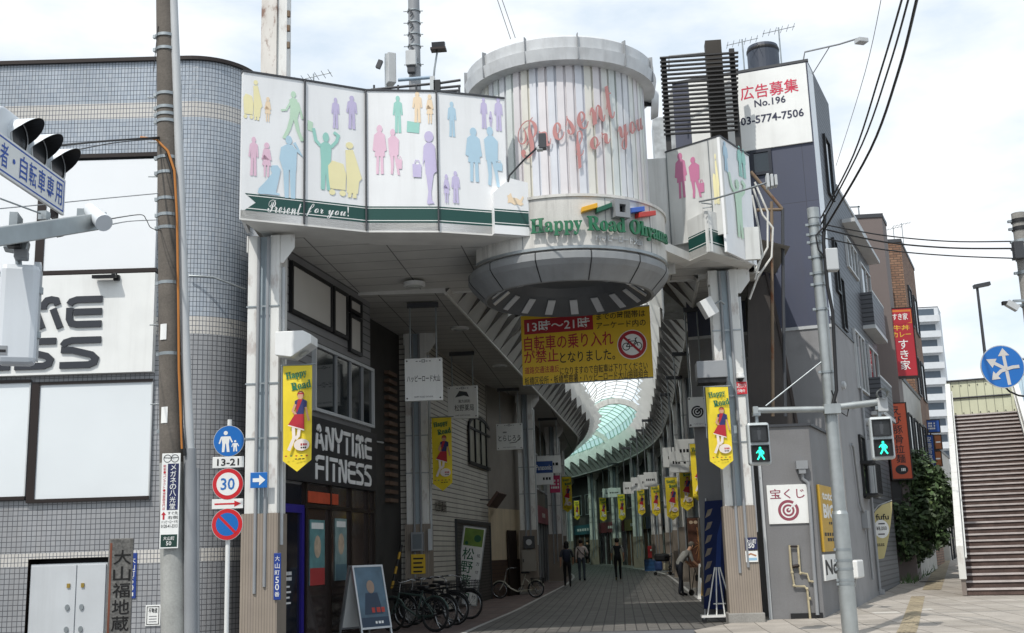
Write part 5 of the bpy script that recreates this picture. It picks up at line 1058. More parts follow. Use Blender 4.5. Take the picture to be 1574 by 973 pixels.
# ================================================================== bicycles
BLKM = mat('bike_black', '#17181a', .35, .3, var=.05); CHR = mat('chrome', '#a9abad', .25, .9, var=.05)
def make_bike(name, fcol, wr=.33, wb=1.06, step=False, basket='front', rim=CHR):
    t = thing(name, 'bicycle', 'bicycle'); fm = mat('bike_'+fcol[1:], fcol, .35, .2, var=.05)
    for x in (0, wb):
        w = thing('wheel', None, None); w.parent = t; w.location = (x, 0, wr); del_ = [w.__delitem__(k) for k in list(w.keys())]
        m = MB(); n = 28; m.tube([((wr-.018)*math.cos(2*math.pi*i/n), 0, (wr-.018)*math.sin(2*math.pi*i/n)) for i in range(n)], .020, RUBBER, 7, closed=True); m.build('tyre', w)
        m = MB(); m.tube([((wr-.045)*math.cos(2*math.pi*i/n), 0, (wr-.045)*math.sin(2*math.pi*i/n)) for i in range(n)], .012, rim, 6, closed=True)
        for i in range(16): a = 2*math.pi*i/16; m.cyl((0, (-1)**i*.03, 0), ((wr-.05)*math.cos(a), 0, (wr-.05)*math.sin(a)), .0022, rim, n=4, caps=False)
        m.cyl((0, -.05, 0), (0, .05, 0), .025, rim, n=10); m.build('rim', w)
        m = MB(); m.tube([(.0+(wr+.02)*math.cos(a), 0, (wr+.02)*math.sin(a)) for a in [math.radians(30+12*k) for k in range(12)]], .018, fm, 6); m.build('mudguard', w)
    bb = (wb*.42, 0, wr*.92); st = (wb*.30, 0, wr+.36); hd = (wb*.83, 0, wr+.42); hd2 = (wb*.87, 0, wr+.25); m = MB()
    if step: m.tube([hd2, (wb*.7, 0, wr+.05), (wb*.5, 0, wr*.75), bb], .022, fm)
    else: m.tube([hd, st], .018, fm); m.tube([hd2, bb], .020, fm)
    m.tube([bb, st, (wb*.27, 0, wr+.46)], .016, fm)
    for s in (-.05, .05): m.tube([bb, (0, s, wr)], .011, fm, 6); m.tube([st, (0, s, wr)], .010, fm, 6); m.tube([hd2, (wb*.92, s, wr+.15), (wb, s, wr)], .012, fm, 6)
    m.tube([hd2, hd], .022, fm); m.tube([(wb*.08, -.045, wr-.02), (wb*.42, -.05, wr*.92-.04)], .03, fm, 6); m.build('frame', t)
    m = MB(); m.tube([hd, (wb*.80, 0, wr+.60)], .014, CHR); m.tube([(wb*.60, -.29, wr+.66), (wb*.72, -.25, wr+.67), (wb*.80, 0, wr+.61), (wb*.72, .25, wr+.67), (wb*.60, .29, wr+.66)], .012, CHR, 6)
    for s in (-1, 1): m.tube([(wb*.56, s*.30, wr+.655), (wb*.64, s*.28, wr+.665)], .018, BLACK, 6)
    m.build('handlebar', t)
    m = MB(); z = wr+.49; m.plate(Loc((0, 0, z), (1, 0, 0), (0, 1, 0), (0, 0, 1)), [(wb*.27+.16, 0), (wb*.27+.10, .035), (wb*.27-.04, .06), (wb*.27-.12, .08), (wb*.27-.14, 0), (wb*.27-.12, -.08), (wb*.27-.04, -.06), (wb*.27+.10, -.035)], .06, BLACK); m.build('saddle', t, bevel=.02)
    m = MB(); m.ring(Loc(bb, (1, 0, 0), (0, 0, 1), (0, -1, 0)), 0, 0, .06, .09, CHR, .06, 20); m.tube([bb, (bb[0]+.1, -.09, bb[2]-.13)], .01, CHR, 6); m.box((bb[0]+.1, -.14, bb[2]-.14), (.09, .09, .02), BLACK); m.tube([bb, (bb[0]-.1, .09, bb[2]+.13)], .01, CHR, 6); m.box((bb[0]-.1, .14, bb[2]+.14), (.09, .09, .02), BLACK); m.build('crank', t)
    if basket:
        bx = wb*1.02 if basket == 'front' else -.06; bz = wr+.30 if basket == 'front' else wr+.1; m = MB()
        for k in range(5): z = bz+.06*k; g = .0+.008*k; m.tube([(bx-.16-g, -.15-g, z), (bx+.16+g, -.15-g, z), (bx+.16+g, .15+g, z), (bx-.16-g, .15+g, z), (bx-.16-g, -.15-g, z)], .005, BLACK, 4)
        for k in range(9):
            x = bx-.16+.04*k
            for s in (-1, 1): m.tube([(x, s*.15, bz), (x, s*.182, bz+.24)], .004, BLACK, 4)
            y = -.15+.0375*k
            for s in (-1, 1): m.tube([(bx+s*.16, y, bz), (bx+s*.192, y*1.2, bz+.24)], .004, BLACK, 4)
        m.b2((bx-.16, -.15, bz-.004), (bx+.16, .15, bz), BLACK); m.build('basket', t)
    m = MB(); m.tube([(0.05, -.06, wr), (.02, -.10, .16), (-.06, -.12, .01)], .010, CHR, 6); m.build('kickstand', t)
    return t
BKG = 'bicycles parked by the second left column'
bk = make_bike('bicycle', '#3d4d48', basket=None, rim=mat('rim_black', '#2a2b2d', .4, .4)); bk.location = G(669, 972); bk.rotation_euler.z = math.radians(152); bk['label'] = 'green framed bicycle nearest to the camera, its rear wheel towards the road'; bk['group'] = BKG
bk2 = make_bike('bicycle', '#1f2124'); bk2.location = V((-3.62, 23.6, 0)); bk2.rotation_euler.z = math.radians(150); bk2['label'] = 'black bicycle directly behind the green framed one'; bk2['group'] = BKG
dup(bk2, (-4.75, 25.9, 0), math.radians(-12), 'black basket bicycle turned towards the road in front of the yellow paper', BKG)
dup(bk2, (-3.55, 24.6, 0), math.radians(156), 'black bicycle third from the front of the parked row', BKG)
dup(bk2, (-4.55, 27.0, 0), math.radians(-16), 'black basket bicycle rearmost in the row, below the white leaning sign', BKG)
mb = make_bike('folding_bicycle', '#b9b7a8', .26, 1.15, True, 'rear'); mb.location = A(824, 914, 36.6); mb.location.z = .065; mb.rotation_euler.z = math.radians(176); mb['label'] = 'pale small wheeled step-through bicycle with a rear basket by the beige shop'
# barrier pole
m = MB(); bp0, bp1 = A(602, 905, 25.2), A(617, 838, 25.6)
BARY = mat('barrier_yellow', '#b9912c', .5, var=.1)
for k in range(6): a, b = bp0.lerp(bp1, k/6), bp0.lerp(bp1, (k+1)/6); m.cyl(a, b, .03, BARY if k % 2 == 0 else BLACK, n=10)
tag(m.build('striped_pole'), 'yellow and black striped pole leaning behind the bicycles', 'pole')
# A-frame board
af = thing('sandwich_board', 'aluminium A-frame board with a blue poster in front of the gym window', 'sign', V((0, 0, 0))); p = G(563, 985); p = A(562, 975, 21.2); p.z = 0; af.location = p; af.rotation_euler.z = math.radians(52)
ALU = mat('aluminium', '#b3b6b8', .35, .7, var=.08); PBL = mat('poster_blue', '#4a6577', .35, var=.35, scale=3)
for s in (-1, 1):
    f = Loc((0, s*.34, 0), (1 if s < 0 else -1, 0, 0), V((0, -s*.30, 1.3)).normalized(), V((0, s*1.3, .30)).normalized()); m = MB(); m.slab(f, -.33, .22, .33, 1.32, .03, PBL if s < 0 else SIGNW, -.015); pn = m.build('panel', af)
    m = MB(); m.frame(f, -.36, .19, .36, 1.35, .035, .05, ALU, -.025)
    for a in (-.36, .325): m.slab(f, a, 0, a+.035, .19, .03, ALU, -.015)
    m.build('frame', af)
    if s < 0:
        m = MB(); m.disc(f, 0, .95, .09, .12, mat('poster_skin', '#97806f', .5, var=.15, scale=9), .017); m.plate(f, [(-.22, .45), (.22, .45), (.14, .84), (-.14, .84)], 0, mat('poster_dark', '#2c3e52', .5), .017); m.bars(f, (-.28, .46, .28, .60), 1, mat('poster_redtext', '#b23b32', .5), .021); m.slab(f, -.33, .22, .33, .40, .003, mat('poster_dark', '#2c3e52', .5), .0155); m.bars(f, (-.15, .27, .2, .34), 1, SIGNW, .022); m.build('poster_print', pn)
# ================================================================== right side of the arcade: banners, stand, carts
DBL = mat('banner_dark_blue', '#1c2c5c', .6, var=.15)
nb = thing('blue_banner', 'tall dark blue banner leaning beside a white stand on the right', 'banner', V((2.0, 25.3, 0)), math.radians(-50)); c = A(1097, 930, 25.3); c.z = 0; nb.location = c
m = MB(); f = Loc((0, 0, 0), V((1, 0, 0)), V((.0, .10, 1)).normalized()); m.slab(f, -.3, .15, .3, 2.45, .02, DBL); o = m.build('cloth', nb); m = MB()
for k in range(7): m.plate(f, [(-.28, .4+.28*k), (-.12, .46+.28*k), (-.05, .6+.28*k), (-.2, .58+.28*k)], 0, mat('banner_pattern', '#9b8f80', .6, var=.3, scale=8), .024)
m.plate(f, [(.02, .5), (.2, .7), (.24, 2.1), (.1, 1.7)], 0, mat('banner_mid_blue', '#2c4688', .6, var=.2), .026); m.build('banner_print', o); m = MB(); m.tube([(-.32, .03, 0), (-.32, .28, 2.5)], .014, SIGNW, 6); m.build('pole', nb)
ws = thing('easel_stand', 'white metal easel stand on castors at the foot of the blue banner', 'stand', A(1108, 955, 23.4)); ws.location.z = 0; m = MB()
for x0, x1 in ((-.26, -.05), (-.08, -.02), (.08, .02), (.26, .05)): m.tube([(x0, -.1, .12), (x1, 0, 1.05)], .014, SIGNW, 6)
m.tube([(-.12, 0, .35), (.12, 0, .35)], .012, SIGNW, 6); m.build('frame', ws); m = MB(); m.b2((-.38, -.2, .10), (.38, .2, .14), SIGNW); m.build('base', ws)
for x in (-.33, .33):
    m = MB(); m.cyl((x, -.17, .05), (x, -.13, .05), .05, BLACK, n=12); m.box((x, -.15, .09), (.04, .05, .04), STEEL); m.build('castor', ws)
fb = thing('photo_banner', 'brown banner printed with a fiery burst behind the stooping man', 'banner', A(1073, 850, 36.2)); fb.location.z = 0
FIRE = mat('banner_fire', '#5f3a28', .6, var=.5, scale=5); k = mpp(A(1073, 850, 36.2)); m = MB(); f = LF; z0, z1 = A(1073, 872, 36.2).z, A(1073, 796, 36.2).z
m.slab(f, -14*k, z0, 17*k, z1, .02, FIRE); o = m.build('cloth', fb); m = MB(); r = random.Random(5)
for i in range(26): a = r.uniform(0, 6.28); l = r.uniform(.1, .42); cx_, cz = 3*k, (z0+z1)/2-.05; q = (cx_+.42*math.cos(a)*l/.42*.55, max(z0+.03, min(z1-.05, cz+math.sin(a)*l*1.3))); m.stroke(f, [(cx_, cz), q], .012, mat('spark', '#c78e5a', .6), .022+i*.0005)
for i in range(3): m.disc(f, -8*k+i*7*k, z1-.13, .06, .05, mat('spark_pale', '#cdb79a', .6), .023)
m.build('banner_print', o); m = MB(); m.tube([(-15*k, .02, 0), (-15*k, .02, z1+.05)], .014, BLACK, 6); m.tube([(-15*k, .02, z1+.02), (17*k, .02, z1+.02)], .01, BLACK, 6); m.build('pole', fb)
pb = thing('price_board', 'white leaning board with black figures and a gold block behind the walking frame', 'sign', A(1081, 912, 32.5)); pb.location.z = 0; k = mpp(A(1081, 912, 32.5)); f = Loc((0, 0, 0), V((1, 0, -.1)).normalized(), V((.1, .1, 1)).normalized()); m = MB(); m.slab(f, -.17, .05, .2, 1.0, .03, SIGNW); o = m.build('panel', pb); m = MB(); m.text(f, '12', (-.13, .62, .15, .92), INK, .034, .03); m.slab(f, -.08, .12, .17, .5, .003, mat('gold_block', '#a98332', .5), .03); m.build('lettering', o)
# handcart with goods
hc = thing('handcart', 'wheeled cart loaded with bags under a dark cover on the right', 'cart', GF(1019, 884)); m = MB(); m.b2((-.42, -.3, .16), (.42, .3, .20), STEEL); m.tube([(.40, -.28, .2), (.46, -.28, 1.0), (.46, .28, 1.0), (.40, .28, .2)], .016, CHR, 6); m.build('deck', hc)
for x in (-.34, .34):
    for y in (-.24, .24): m = MB(); m.cyl((x, y-.02, .08), (x, y+.02, .08), .08, RUBBER, n=12); m.build('wheel', hc)
for i, (x, z, sz, cl, nm, lab) in enumerate(((-.18, .42, (.36, .5, .44), '#26406f', 'goods_bag', 'blue bag on the wheeled cart'), (.2, .38, (.34, .5, .36), '#b3ab92', 'goods_bag', 'pale bag on the wheeled cart'), (.0, .80, (.7, .5, .34), '#1c1d20', 'goods_bag', 'black covered bundle on top of the wheeled cart'))):
    m = MB(); m.box((0, 0, 0), sz, mat('bag_'+cl[1:], cl, .7, var=.2), 0, .03*(i-1), .04*i); o = m.build(nm, loc=hc.location+V((x, 0, z)), bevel=.09); tag(o, lab, 'bag')
cr_ = thing('red_crate', 'red display crate above the cart with a white mark', 'crate', GF(1008, 872)); m = MB(); m.b2((-.42, -.25, .55), (.42, .25, 1.25), mat('crate_red', '#a3222a', .5, var=.15)); o = m.build('box', cr_, bevel=.02); m = MB(); m.bars(Loc((0, -.25, 0)), (-.28, .78, .28, 1.08), 2, SIGNW, .005); m.build('lettering', o)
m = MB()
for x in (-.36, .36):
    for y in (-.2, .2): m.b2((x-.02, y-.02, 0), (x+.02, y+.02, .55), DGREY)
m.build('stand', cr_)
ct = thing('blue_crate', 'blue plastic crate standing beside the wheeled cart', 'crate', GF(1000, 878)); m = MB(); 
for k in range(3): m.frame(Loc((0, -.2, 0)), -.3, .02+.2*k, .3, .20+.2*k, .03, .4, mat('crate_blue', '#2c5c8c', .5, var=.1), -.4)
m.b2((-.3, -.19, .02), (.3, .19, .56), mat('crate_blue2', '#234b75', .5)); m.build('crate_stack', ct)
rs_ = thing('red_stall_sign', 'red and white stall sign board behind the lone walker', 'sign', GF(967, 868)); m = MB(); m.b2((-.62, -.05, 1.0), (.62, .05, 2.1), mat('stall_red', '#8d2f33', .5, var=.2, scale=4)); o = m.build('panel', rs_); m = MB(); f = Loc((0, -.05, 0)); m.slab(f, -.58, 1.85, .58, 2.05, .003, SIGNW); m.bars(f, (-.5, 1.2, .5, 1.7), 3, SIGNW, .005); m.build('lettering', o); m = MB(); m.b2((-.55, -.03, 0), (-.5, .03, 1.0), DGREY); m.b2((.5, -.03, 0), (.55, .03, 1.0), DGREY); m.build('leg', rs_)
# goods racks just inside the right columns
for i, (y, lab, c1) in enumerate(((26.2, 'brown goods rack with red and orange packages behind the blue banner', '#8f4a34'), (33.6, 'grey goods rack with mixed packages behind the stooping man', '#6f6c66'))):
    t = thing('goods_rack', lab, 'rack', (xr(y)+.45, y, fz(y))); r = random.Random(50+i); m = MB()
    for z in (.15, .65, 1.15, 1.6): m.b2((-.22, -.9, z-.02), (.25, .9, z), DGREY)
    for yy in (-.9, .87):
        for xx in (-.22, .22): m.b2((xx, yy, 0), (xx+.03, yy+.03, 1.75), DGREY)
    m.build('shelf', t); m = MB()
    for z in (.15, .65, 1.15, 1.6):
        yy = -.86
        while yy < .78:
            w, h = r.uniform(.12, .26), r.uniform(.18, .38); m.b2((-.18, yy, z), (.18, yy+w, z+h), mat('pack_'+(q_ := r.choice(['#a5382e', '#c7702f', '#b99a4a', '#7b8a5c', '#c9c2b4', '#46607a', c1]))[1:], q_, .5, var=.15, scale=8)); yy += w+.02
    g = m.build('packages', t); g['kind'] = 'stuff'
# ================================================================== people
def person(label, loc, rz, J, cl, hairc='#1a1614', H_=1.68, seed=0, hair_long=False):
    k = H_/1.68; t = thing('person', label, 'person', loc, rz)
    base = dict(pel=(0, 0, .93), wst=(0, 0, 1.08), chs=(0, 0, 1.28), nck=(0, 0, 1.43), hd0=(0, .01, 1.50), hd1=(0, .02, 1.60), shL=(-.17, 0, 1.38), shR=(.17, 0, 1.38), elL=(-.22, -.03, 1.12), elR=(.22, -.03, 1.12), wrL=(-.22, .05, .90), wrR=(.22, .05, .90), haL=(-.22, .07, .82), haR=(.22, .07, .82),
                hpL=(-.09, 0, .90), hpR=(.09, 0, .90), knL=(-.10, .03, .49), knR=(.10, .03, .49), anL=(-.10, 0, .09), anR=(.10, 0, .09), toL=(-.11, .17, .04), toR=(.11, .17, .04))
    base.update(J); R = dict(pel=.135, wst=.125, chs=.145, nck=.055, hd0=.075, hd1=.085, shL=.07, elL=.047, wrL=.034, haL=.036, hpL=.09, knL=.062, anL=.045, toL=.038)
    names = list(base); E = [('pel', 'wst', 'top'), ('wst', 'chs', 'top'), ('chs', 'nck', 'top'), ('nck', 'hd0', 'skin'), ('hd0', 'hd1', 'skin')]
    for s in 'LR': E += [('chs', 'sh'+s, 'top'), ('sh'+s, 'el'+s, 'sleeve'), ('el'+s, 'wr'+s, 'fore'), ('wr'+s, 'ha'+s, 'skin'), ('pel', 'hp'+s, 'leg'), ('hp'+s, 'kn'+s, 'leg'), ('kn'+s, 'an'+s, 'leg'), ('an'+s, 'to'+s, 'shoe')]
    me = bpy.data.meshes.new('body'); pts = [V(base[n])*k for n in names]; me.from_pydata(pts, [(names.index(a), names.index(b)) for a, b, _ in E], [])
    o = bpy.data.objects.new('body', me); COL.objects.link(o); sk = o.modifiers.new('skin', 'SKIN'); sk.use_smooth_shade = True
    for i, n in enumerate(names):
        r = R.get(n) or R[n[:-1]+'L']; d = me.skin_vertices[0].data[i]; d.radius = (r*k, r*k*(.72 if n in ('chs', 'wst') else .85 if n == 'pel' else 1)); d.use_root = n == 'pel'
    o.modifiers.new('sub', 'SUBSURF').levels = 1
    dg = bpy.context.evaluated_depsgraph_get(); dg.update(); me2 = bpy.data.meshes.new_from_object(o.evaluated_get(dg)); bpy.data.objects.remove(o)
    ms = {kk: mat('cloth_'+c_[1:], c_, .8, var=.12, scale=9) for kk, c_ in cl.items()}; ms['skin'] = SKIN; order = list(ms); me2.materials.clear()
    for kk in order: me2.materials.append(ms[kk])
    segs = [(V(base[a])*k, V(base[b])*k, z if z in ms else ('top' if z == 'sleeve' else 'skin')) for a, b, z in E]
    for p in me2.polygons:
        best = None
        for a, b, z in segs:
            d = b-a; u = max(0, min(1, (p.center-a).dot(d)/d.length_squared)); q = (p.center-a-d*u).length
            if best is None or q < best[0]: best = (q, z)
        p.material_index = order.index(best[1]); p.use_smooth = True
    bm = bmesh.new(); bm.from_mesh(me2)
    b = MB()                                                       # fingers and face joined into the same body mesh
    for s in 'LR':
        h, w = V(base['ha'+s])*k, V(base['wr'+s])*k; d = (h-w).normalized(); x = d.orthogonal().normalized()
        for i, l in enumerate((.055, .075, .08, .072, .055)):
            off = x*(i-2)*.017; pp = h+off+d*.0; b.tube([pp, pp+d*l*.55, pp+d*l+d.cross(x)*.02], .0085, SKIN, 5)
    hd = V(base['hd1'])*k; fw = (V(base['hd1'])-V(base['nck'])); fdir = V((0, 1, 0)); up_ = fw.normalized(); fdir = (fdir-up_*fdir.dot(up_)).normalized(); sd = fdir.cross(up_)
    b.sphere(hd-up_*.02+fdir*.092, .016, SKIN, 8, 5)
    for s in (-1, 1): b.sphere(hd-up_*.02+sd*s*.082, .028, SKIN, 8, 5, (.5, .8, 1.2)); b.sphere(hd+up_*.005+fdir*.074+sd*s*.03, .011, INK, 6, 4)
    b.sphere(hd-up_*.062+fdir*.080, .016, mat('lip', '#9a5a4c', .6), 8, 4, (1.3, .5, .4))
    i0 = {}
    for mt in b.ms:
        me2.materials.append(mt); i0[mt] = len(me2.materials)-1
    bv = [bm.verts.new(v) for v in b.v]; bm.verts.ensure_lookup_table()
    for f_, mi in zip(b.f, b.mi):
        try: nf = bm.faces.new([bv[i] for i in f_]); nf.material_index = i0[b.ms[mi]]; nf.smooth = True
        except ValueError: pass
    bm.to_mesh(me2); bm.free(); bo = bpy.data.objects.new('body', me2); COL.objects.link(bo); bo.parent = t
    m = MB(); hm = mat('hair_'+hairc[1:], hairc, .7, var=.15); m.sphere(hd+up_*.022-fdir*.018, .103*k, hm, 16, 10, (.92, 1.0, 1.02))
    if hair_long: m.sphere(hd-up_*.08-fdir*.05, .09*k, hm, 14, 8, (1, .6, 1.3))
    ho = m.build('hair', t); return t
walkJ = dict(knL=(-.09, .14, .51), anL=(-.09, .22, .11), toL=(-.10, .39, .08), knR=(.09, .02, .49), anR=(.09, -.22, .16), toR=(.10, -.08, .04), elL=(-.24, -.1, 1.13), wrL=(-.24, -.02, .90), haL=(-.24, .02, .82), elR=(.24, .06, 1.13), wrR=(.24, .2, .95), haR=(.24, .25, .88))
walkM = {k.replace('L', 'l').replace('R', 'L').replace('l', 'R') if False else (k[:-1]+('R' if k[-1] == 'L' else 'L')): (-v[0], v[1], v[2]) for k, v in walkJ.items()}
p1 = person('woman walking away in dark clothes and a navy backpack, left of the other two walkers', GF(873, 903), .08, walkJ, dict(top='#3c3d44', leg='#1d1e22', shoe='#3a3230'), hair_long=True, H_=1.66)
p2 = person('man walking away in a pale jacket and jeans with a bag strap across his back', GF(895, 893), -.05, dict(elR=(.28, -.02, 1.14), wrR=(.22, .12, 1.0), haR=(.2, .16, .95)), dict(top='#d8cbc5', fore='#d8cbc5', leg='#4a525c', shoe='#22242a'), H_=1.72)
p3 = person('lone person walking away in a dark vest at the middle of the arcade', GF(951, 893), .03, walkM, dict(top='#1f2226', sleeve='#9b9a94', leg='#151618', shoe='#6a6440'), H_=1.72)
p4 = person('stooping man in a grey shirt pushing a wheeled walking frame on the right', GF(1049, 917), math.radians(-62), dict(pel=(0, -.06, .92), wst=(0, .0, 1.07), chs=(0, .17, 1.22), nck=(0, .30, 1.33), hd0=(0, .36, 1.39), hd1=(0, .42, 1.47), shL=(-.17, .25, 1.28), shR=(.17, .25, 1.28), elL=(-.2, .30, 1.03), elR=(.2, .30, 1.03), wrL=(-.19, .46, .90), wrR=(.19, .46, .90), haL=(-.19, .53, .88), haR=(.19, .53, .88), hpL=(-.09, -.06, .89), hpR=(.09, -.06, .89), knL=(-.1, .05, .49), anL=(-.1, .08, .09), toL=(-.11, .25, .04), knR=(.1, -.08, .49), anR=(.1, -.16, .10), toR=(.11, .0, .04)), dict(top='#93928c', sleeve='#93928c', leg='#20242e', shoe='#1a1a1c'), hairc='#6b655d', H_=1.66)
p5 = person('person in dark clothes far down the arcade beyond the pair of walkers', GF(904, 868), .2, walkJ, dict(top='#1b1c1f', fore='#1b1c1f', leg='#17181a', shoe='#c9c9c6'))
dup_p = person('person with a pale cap far down the arcade beside the bicycles', GF(912, 866), 2.9, walkM, dict(top='#2a2a2d', fore='#2a2a2d', leg='#202124', shoe='#2a2a2a'), hairc='#c8c6c0')
pR = person('person in a dark top on the right sidewalk beyond the tree', V((A(1450, 825, 75).x, 75, gz(75))), -.3, walkJ, dict(top='#2a2d36', leg='#1e2026', shoe='#1b1b1b'))
# things the people carry
m = MB(); m.sphere((0, 0, 0), .5, mat('backpack_navy', '#1d2438', .7, var=.1), 14, 10, (.32, .2, .5)); bp_ = m.build('backpack', loc=p1.location+V((.0, -.20, 1.16)), rz=.08); tag(bp_, 'navy backpack worn by the leftmost walker', 'backpack')
m = MB(); m.stroke(Loc((0, -.185, 0), n=(0, -1, 0)), [(-.15, 1.40), (.0, 1.2), (.2, 1.0)], .035, BLACK, 0, .012); m.sphere((.24, -.06, .98), .12, BLACK, 12, 8, (.6, 1, .8)); sb = m.build('shoulder_bag', loc=p2.location); tag(sb, 'black shoulder bag with a strap across the pale jacket', 'bag')
wf = thing('walking_frame', 'dark wheeled walking frame held by the stooping man', 'walking frame', p4.location+V((.62, .34, 0)), math.radians(-62)); m = MB()
for s in (-.22, .22): m.tube([(s, -.2, .9), (s, -.12, .86), (s, .1, .12)], .013, BLACK, 6); m.tube([(s, -.1, .7), (s, -.25, .1)], .012, BLACK, 6)
m.tube([(-.22, 0, .45), (.22, 0, .45)], .012, BLACK, 6); m.build('frame', wf); m = MB(); m.b2((-.2, -.12, .42), (.2, .12, .6), mat('cloth_222428', '#222428', .8)); m.build('bag', wf, bevel=.03)
for s in (-.22, .22):
    for y in (.1, -.25): m = MB(); m.cyl((s-.015, y, .09), (s+.015, y, .09), .09, RUBBER, n=14); m.build('wheel', wf)
# bicycles parked far inside
for i, (px, py) in enumerate([(918, 858), (925, 857), (1030, 880)]):
    q = GF(px, py+4); dup(bk2, q, math.radians(70+i*9), ['far parked bicycle by the bend, left one', 'far parked bicycle by the bend, right one', 'dark bicycle parked beside the cart near the right columns'][i], 'bicycles parked inside the arcade')
# ================================================================== grey corner building with navy upper storeys
WR = Plane((4.45, 24.0), (.346, 1))
NAVYW = mat('navy_wall_panel', '#454a5c', .55, dirt=.15, var=.06, scale=.8, brick=(1.1, 9, .008, '#343846', '#424759', 0), bump=.2, streak=.08)
GREN = mat('grey_render', '#8a8a8b', .8, dirt=.22, var=.08, scale=.9, bump=.15, streak=.12)
GREND = mat('grey_painted_render', '#787879', .75, dirt=.25, var=.10, scale=1.1, bump=.2, streak=.15, fine=.05)
SIDING = mat('charcoal_siding', '#55575c', .5, var=.08, scale=.7, brick=(12, .12, .016, '#2a2c30', '#505257', 0), bump=.5)
ca = WR.pt(1.1, 0); zR = 12.32
fl_ = G(1136, 112.5, zR); FRt = Plane((fl_.x, fl_.y), (ca.x-fl_.x, ca.y-fl_.y)); LF_ = (ca.xy-fl_.xy).length
bR = thing('navy_building', 'narrow navy fronted building with a big white advert board right of the gate', 'building', ca)
zs = FRt.at(1220, 506)[1]
m = MB(); m.slab(FRt, -1.6, zs, LF_, zR, .2, NAVYW, -.2)
m.face([FRt.pt(-1.6, zR), FRt.pt(LF_, zR), WR.pt(4.15, zR), FRt.pt(-.4, zR, -4)], CONC); m.build('upper_wall', bR, world=True)
m = MB(); m.slab(FRt, -1.6, 0, LF_, zs, .2, GREN, -.2); m.build('lower_wall', bR, world=True)
m = MB(); m.slab(FRt, -1.6, zs-.03, LF_+.02, zs+.04, .03, LGREY, 0); m.build('flashing', bR, world=True); m = MB(); m.slab(FRt, -1.6, zR, LF_+.03, zR+.06, .06, DGREY, -.04); m.build('roof_edge', bR, world=True); m = MB(); m.slab(WR, 1.14, zR, 4.15, zR+.06, .05, DGREY, -.05); m.build('roof_edge', bR, world=True)
m = MB(); m.slab(WR, 1.1, .0, 5.0, 6.3, .2, GREN, -.2); m.slab(WR, 1.1, 6.3, 1.85, zR, .03, WHITEP, -.03); m.build('street_wall_base', bR, world=True)
m = MB(); m.slab(WR, 1.85, 6.3, 4.15, zR, .2, SIDING, -.2); m.slab(WR, 4.15, 6.3, 9.7, 10.15, .2, SIDING, -.2); m.slab(WR, 5.0, .0, 9.7, 6.3, .2, SIDING, -.2); m.face([WR.pt(4.15, 10.15), WR.pt(4.15, zR), WR.pt(4.15, zR, -2.2), WR.pt(4.15, 10.15, -2.2)], SIDING); m.face([WR.pt(9.7, 0), WR.pt(9.7, 10.15), WR.pt(9.7, 10.15, -2.6), WR.pt(9.7, 0, -2.6)], SIDING)
m.face([WR.pt(4.15, 10.15), WR.pt(9.7, 10.15), WR.pt(9.7, 10.15, -2.6), WR.pt(4.15, 10.15, -2.2)], CONC); m.build('siding', bR, world=True)
m = MB(); m.slab(WR, 4.1, 10.15, 9.75, 10.23, .08, LGREY, -.05); m.build('roof_trim', bR, world=True); m = MB(); m.slab(WR, 1.1, 6.27, 5.0, 6.33, .02, DGREY, .0); m.build('wall_joint_trim', bR, world=True)
sb_ = FRt.at(1149, 233)[1]; m = MB(); m.slab(FRt, -1.2, sb_, LF_-.03, zR-.04, .05, SIGNW, 0); sg_ = m.build('advert_board', bR, world=True)
m = MB()
for txt, q0, q1, mt in (('広告募集', (1139, 150), (1227, 127), mat('advert_red', '#c8294a', .5)), ('No.196', (1160, 160), (1208, 154), mat('advert_navy', '#1f2440', .5)), ('03-5774-7506', (1139, 187), (1236, 175), mat('advert_navy', '#1f2440', .5))):
    a0, z0 = FRt.at(*q0); a1, z1 = FRt.at(*q1); zz = (z0+z1)/2; hh = {'広': .17, 'N': .09, '0': .10}[txt[0]]; m.text(FRt, txt, (a0, zz-hh, a1, zz+hh), mt, .055, .02)
m.build('advert_lettering', sg_, world=True)
def win(pl, b, parent, fm=BLACK, w=.05, nm='window', mull=0):
    m = MB(); m.slab(pl, *b, .02, GLASSD, .005); o = m.build(nm, parent, world=True); m = MB(); m.frame(pl, b[0]-w, b[1]-w, b[2]+w, b[3]+w, w, .06, fm, 0)
    for k in range(mull): a = b[0]+(b[2]-b[0])*(k+1)/(mull+1); m.slab(pl, a-w/2, b[1], a+w/2, b[3], .05, fm, .005)
    m.build('window_frame', o, world=True); return o
win(FRt, FRt.box(1159, 235, 1182, 265), bR, mat('navy_frame', '#20242f', .4), .07)
win(FRt, FRt.box(1168, 378, 1190, 412), bR, mat('navy_frame', '#20242f', .4), .05)
for (a0, z0, a1, z1, mu) in ((2.6, 9.6, 3.3, 11.0, 0), (4.8, 8.3, 6.6, 9.0, 2), (2.5, 7.2, 2.9, 8.4, 0), (4.7, 5.2, 6.4, 6.6, 2), (3.0, 5.0+1.4, 3.5, 7.6, 0), (5.6, 2.6, 6.6, 3.9, 1)): win(WR, (a0, z0, a1, z1), bR, LGREY if mu else BLACK, .05, mull=mu)
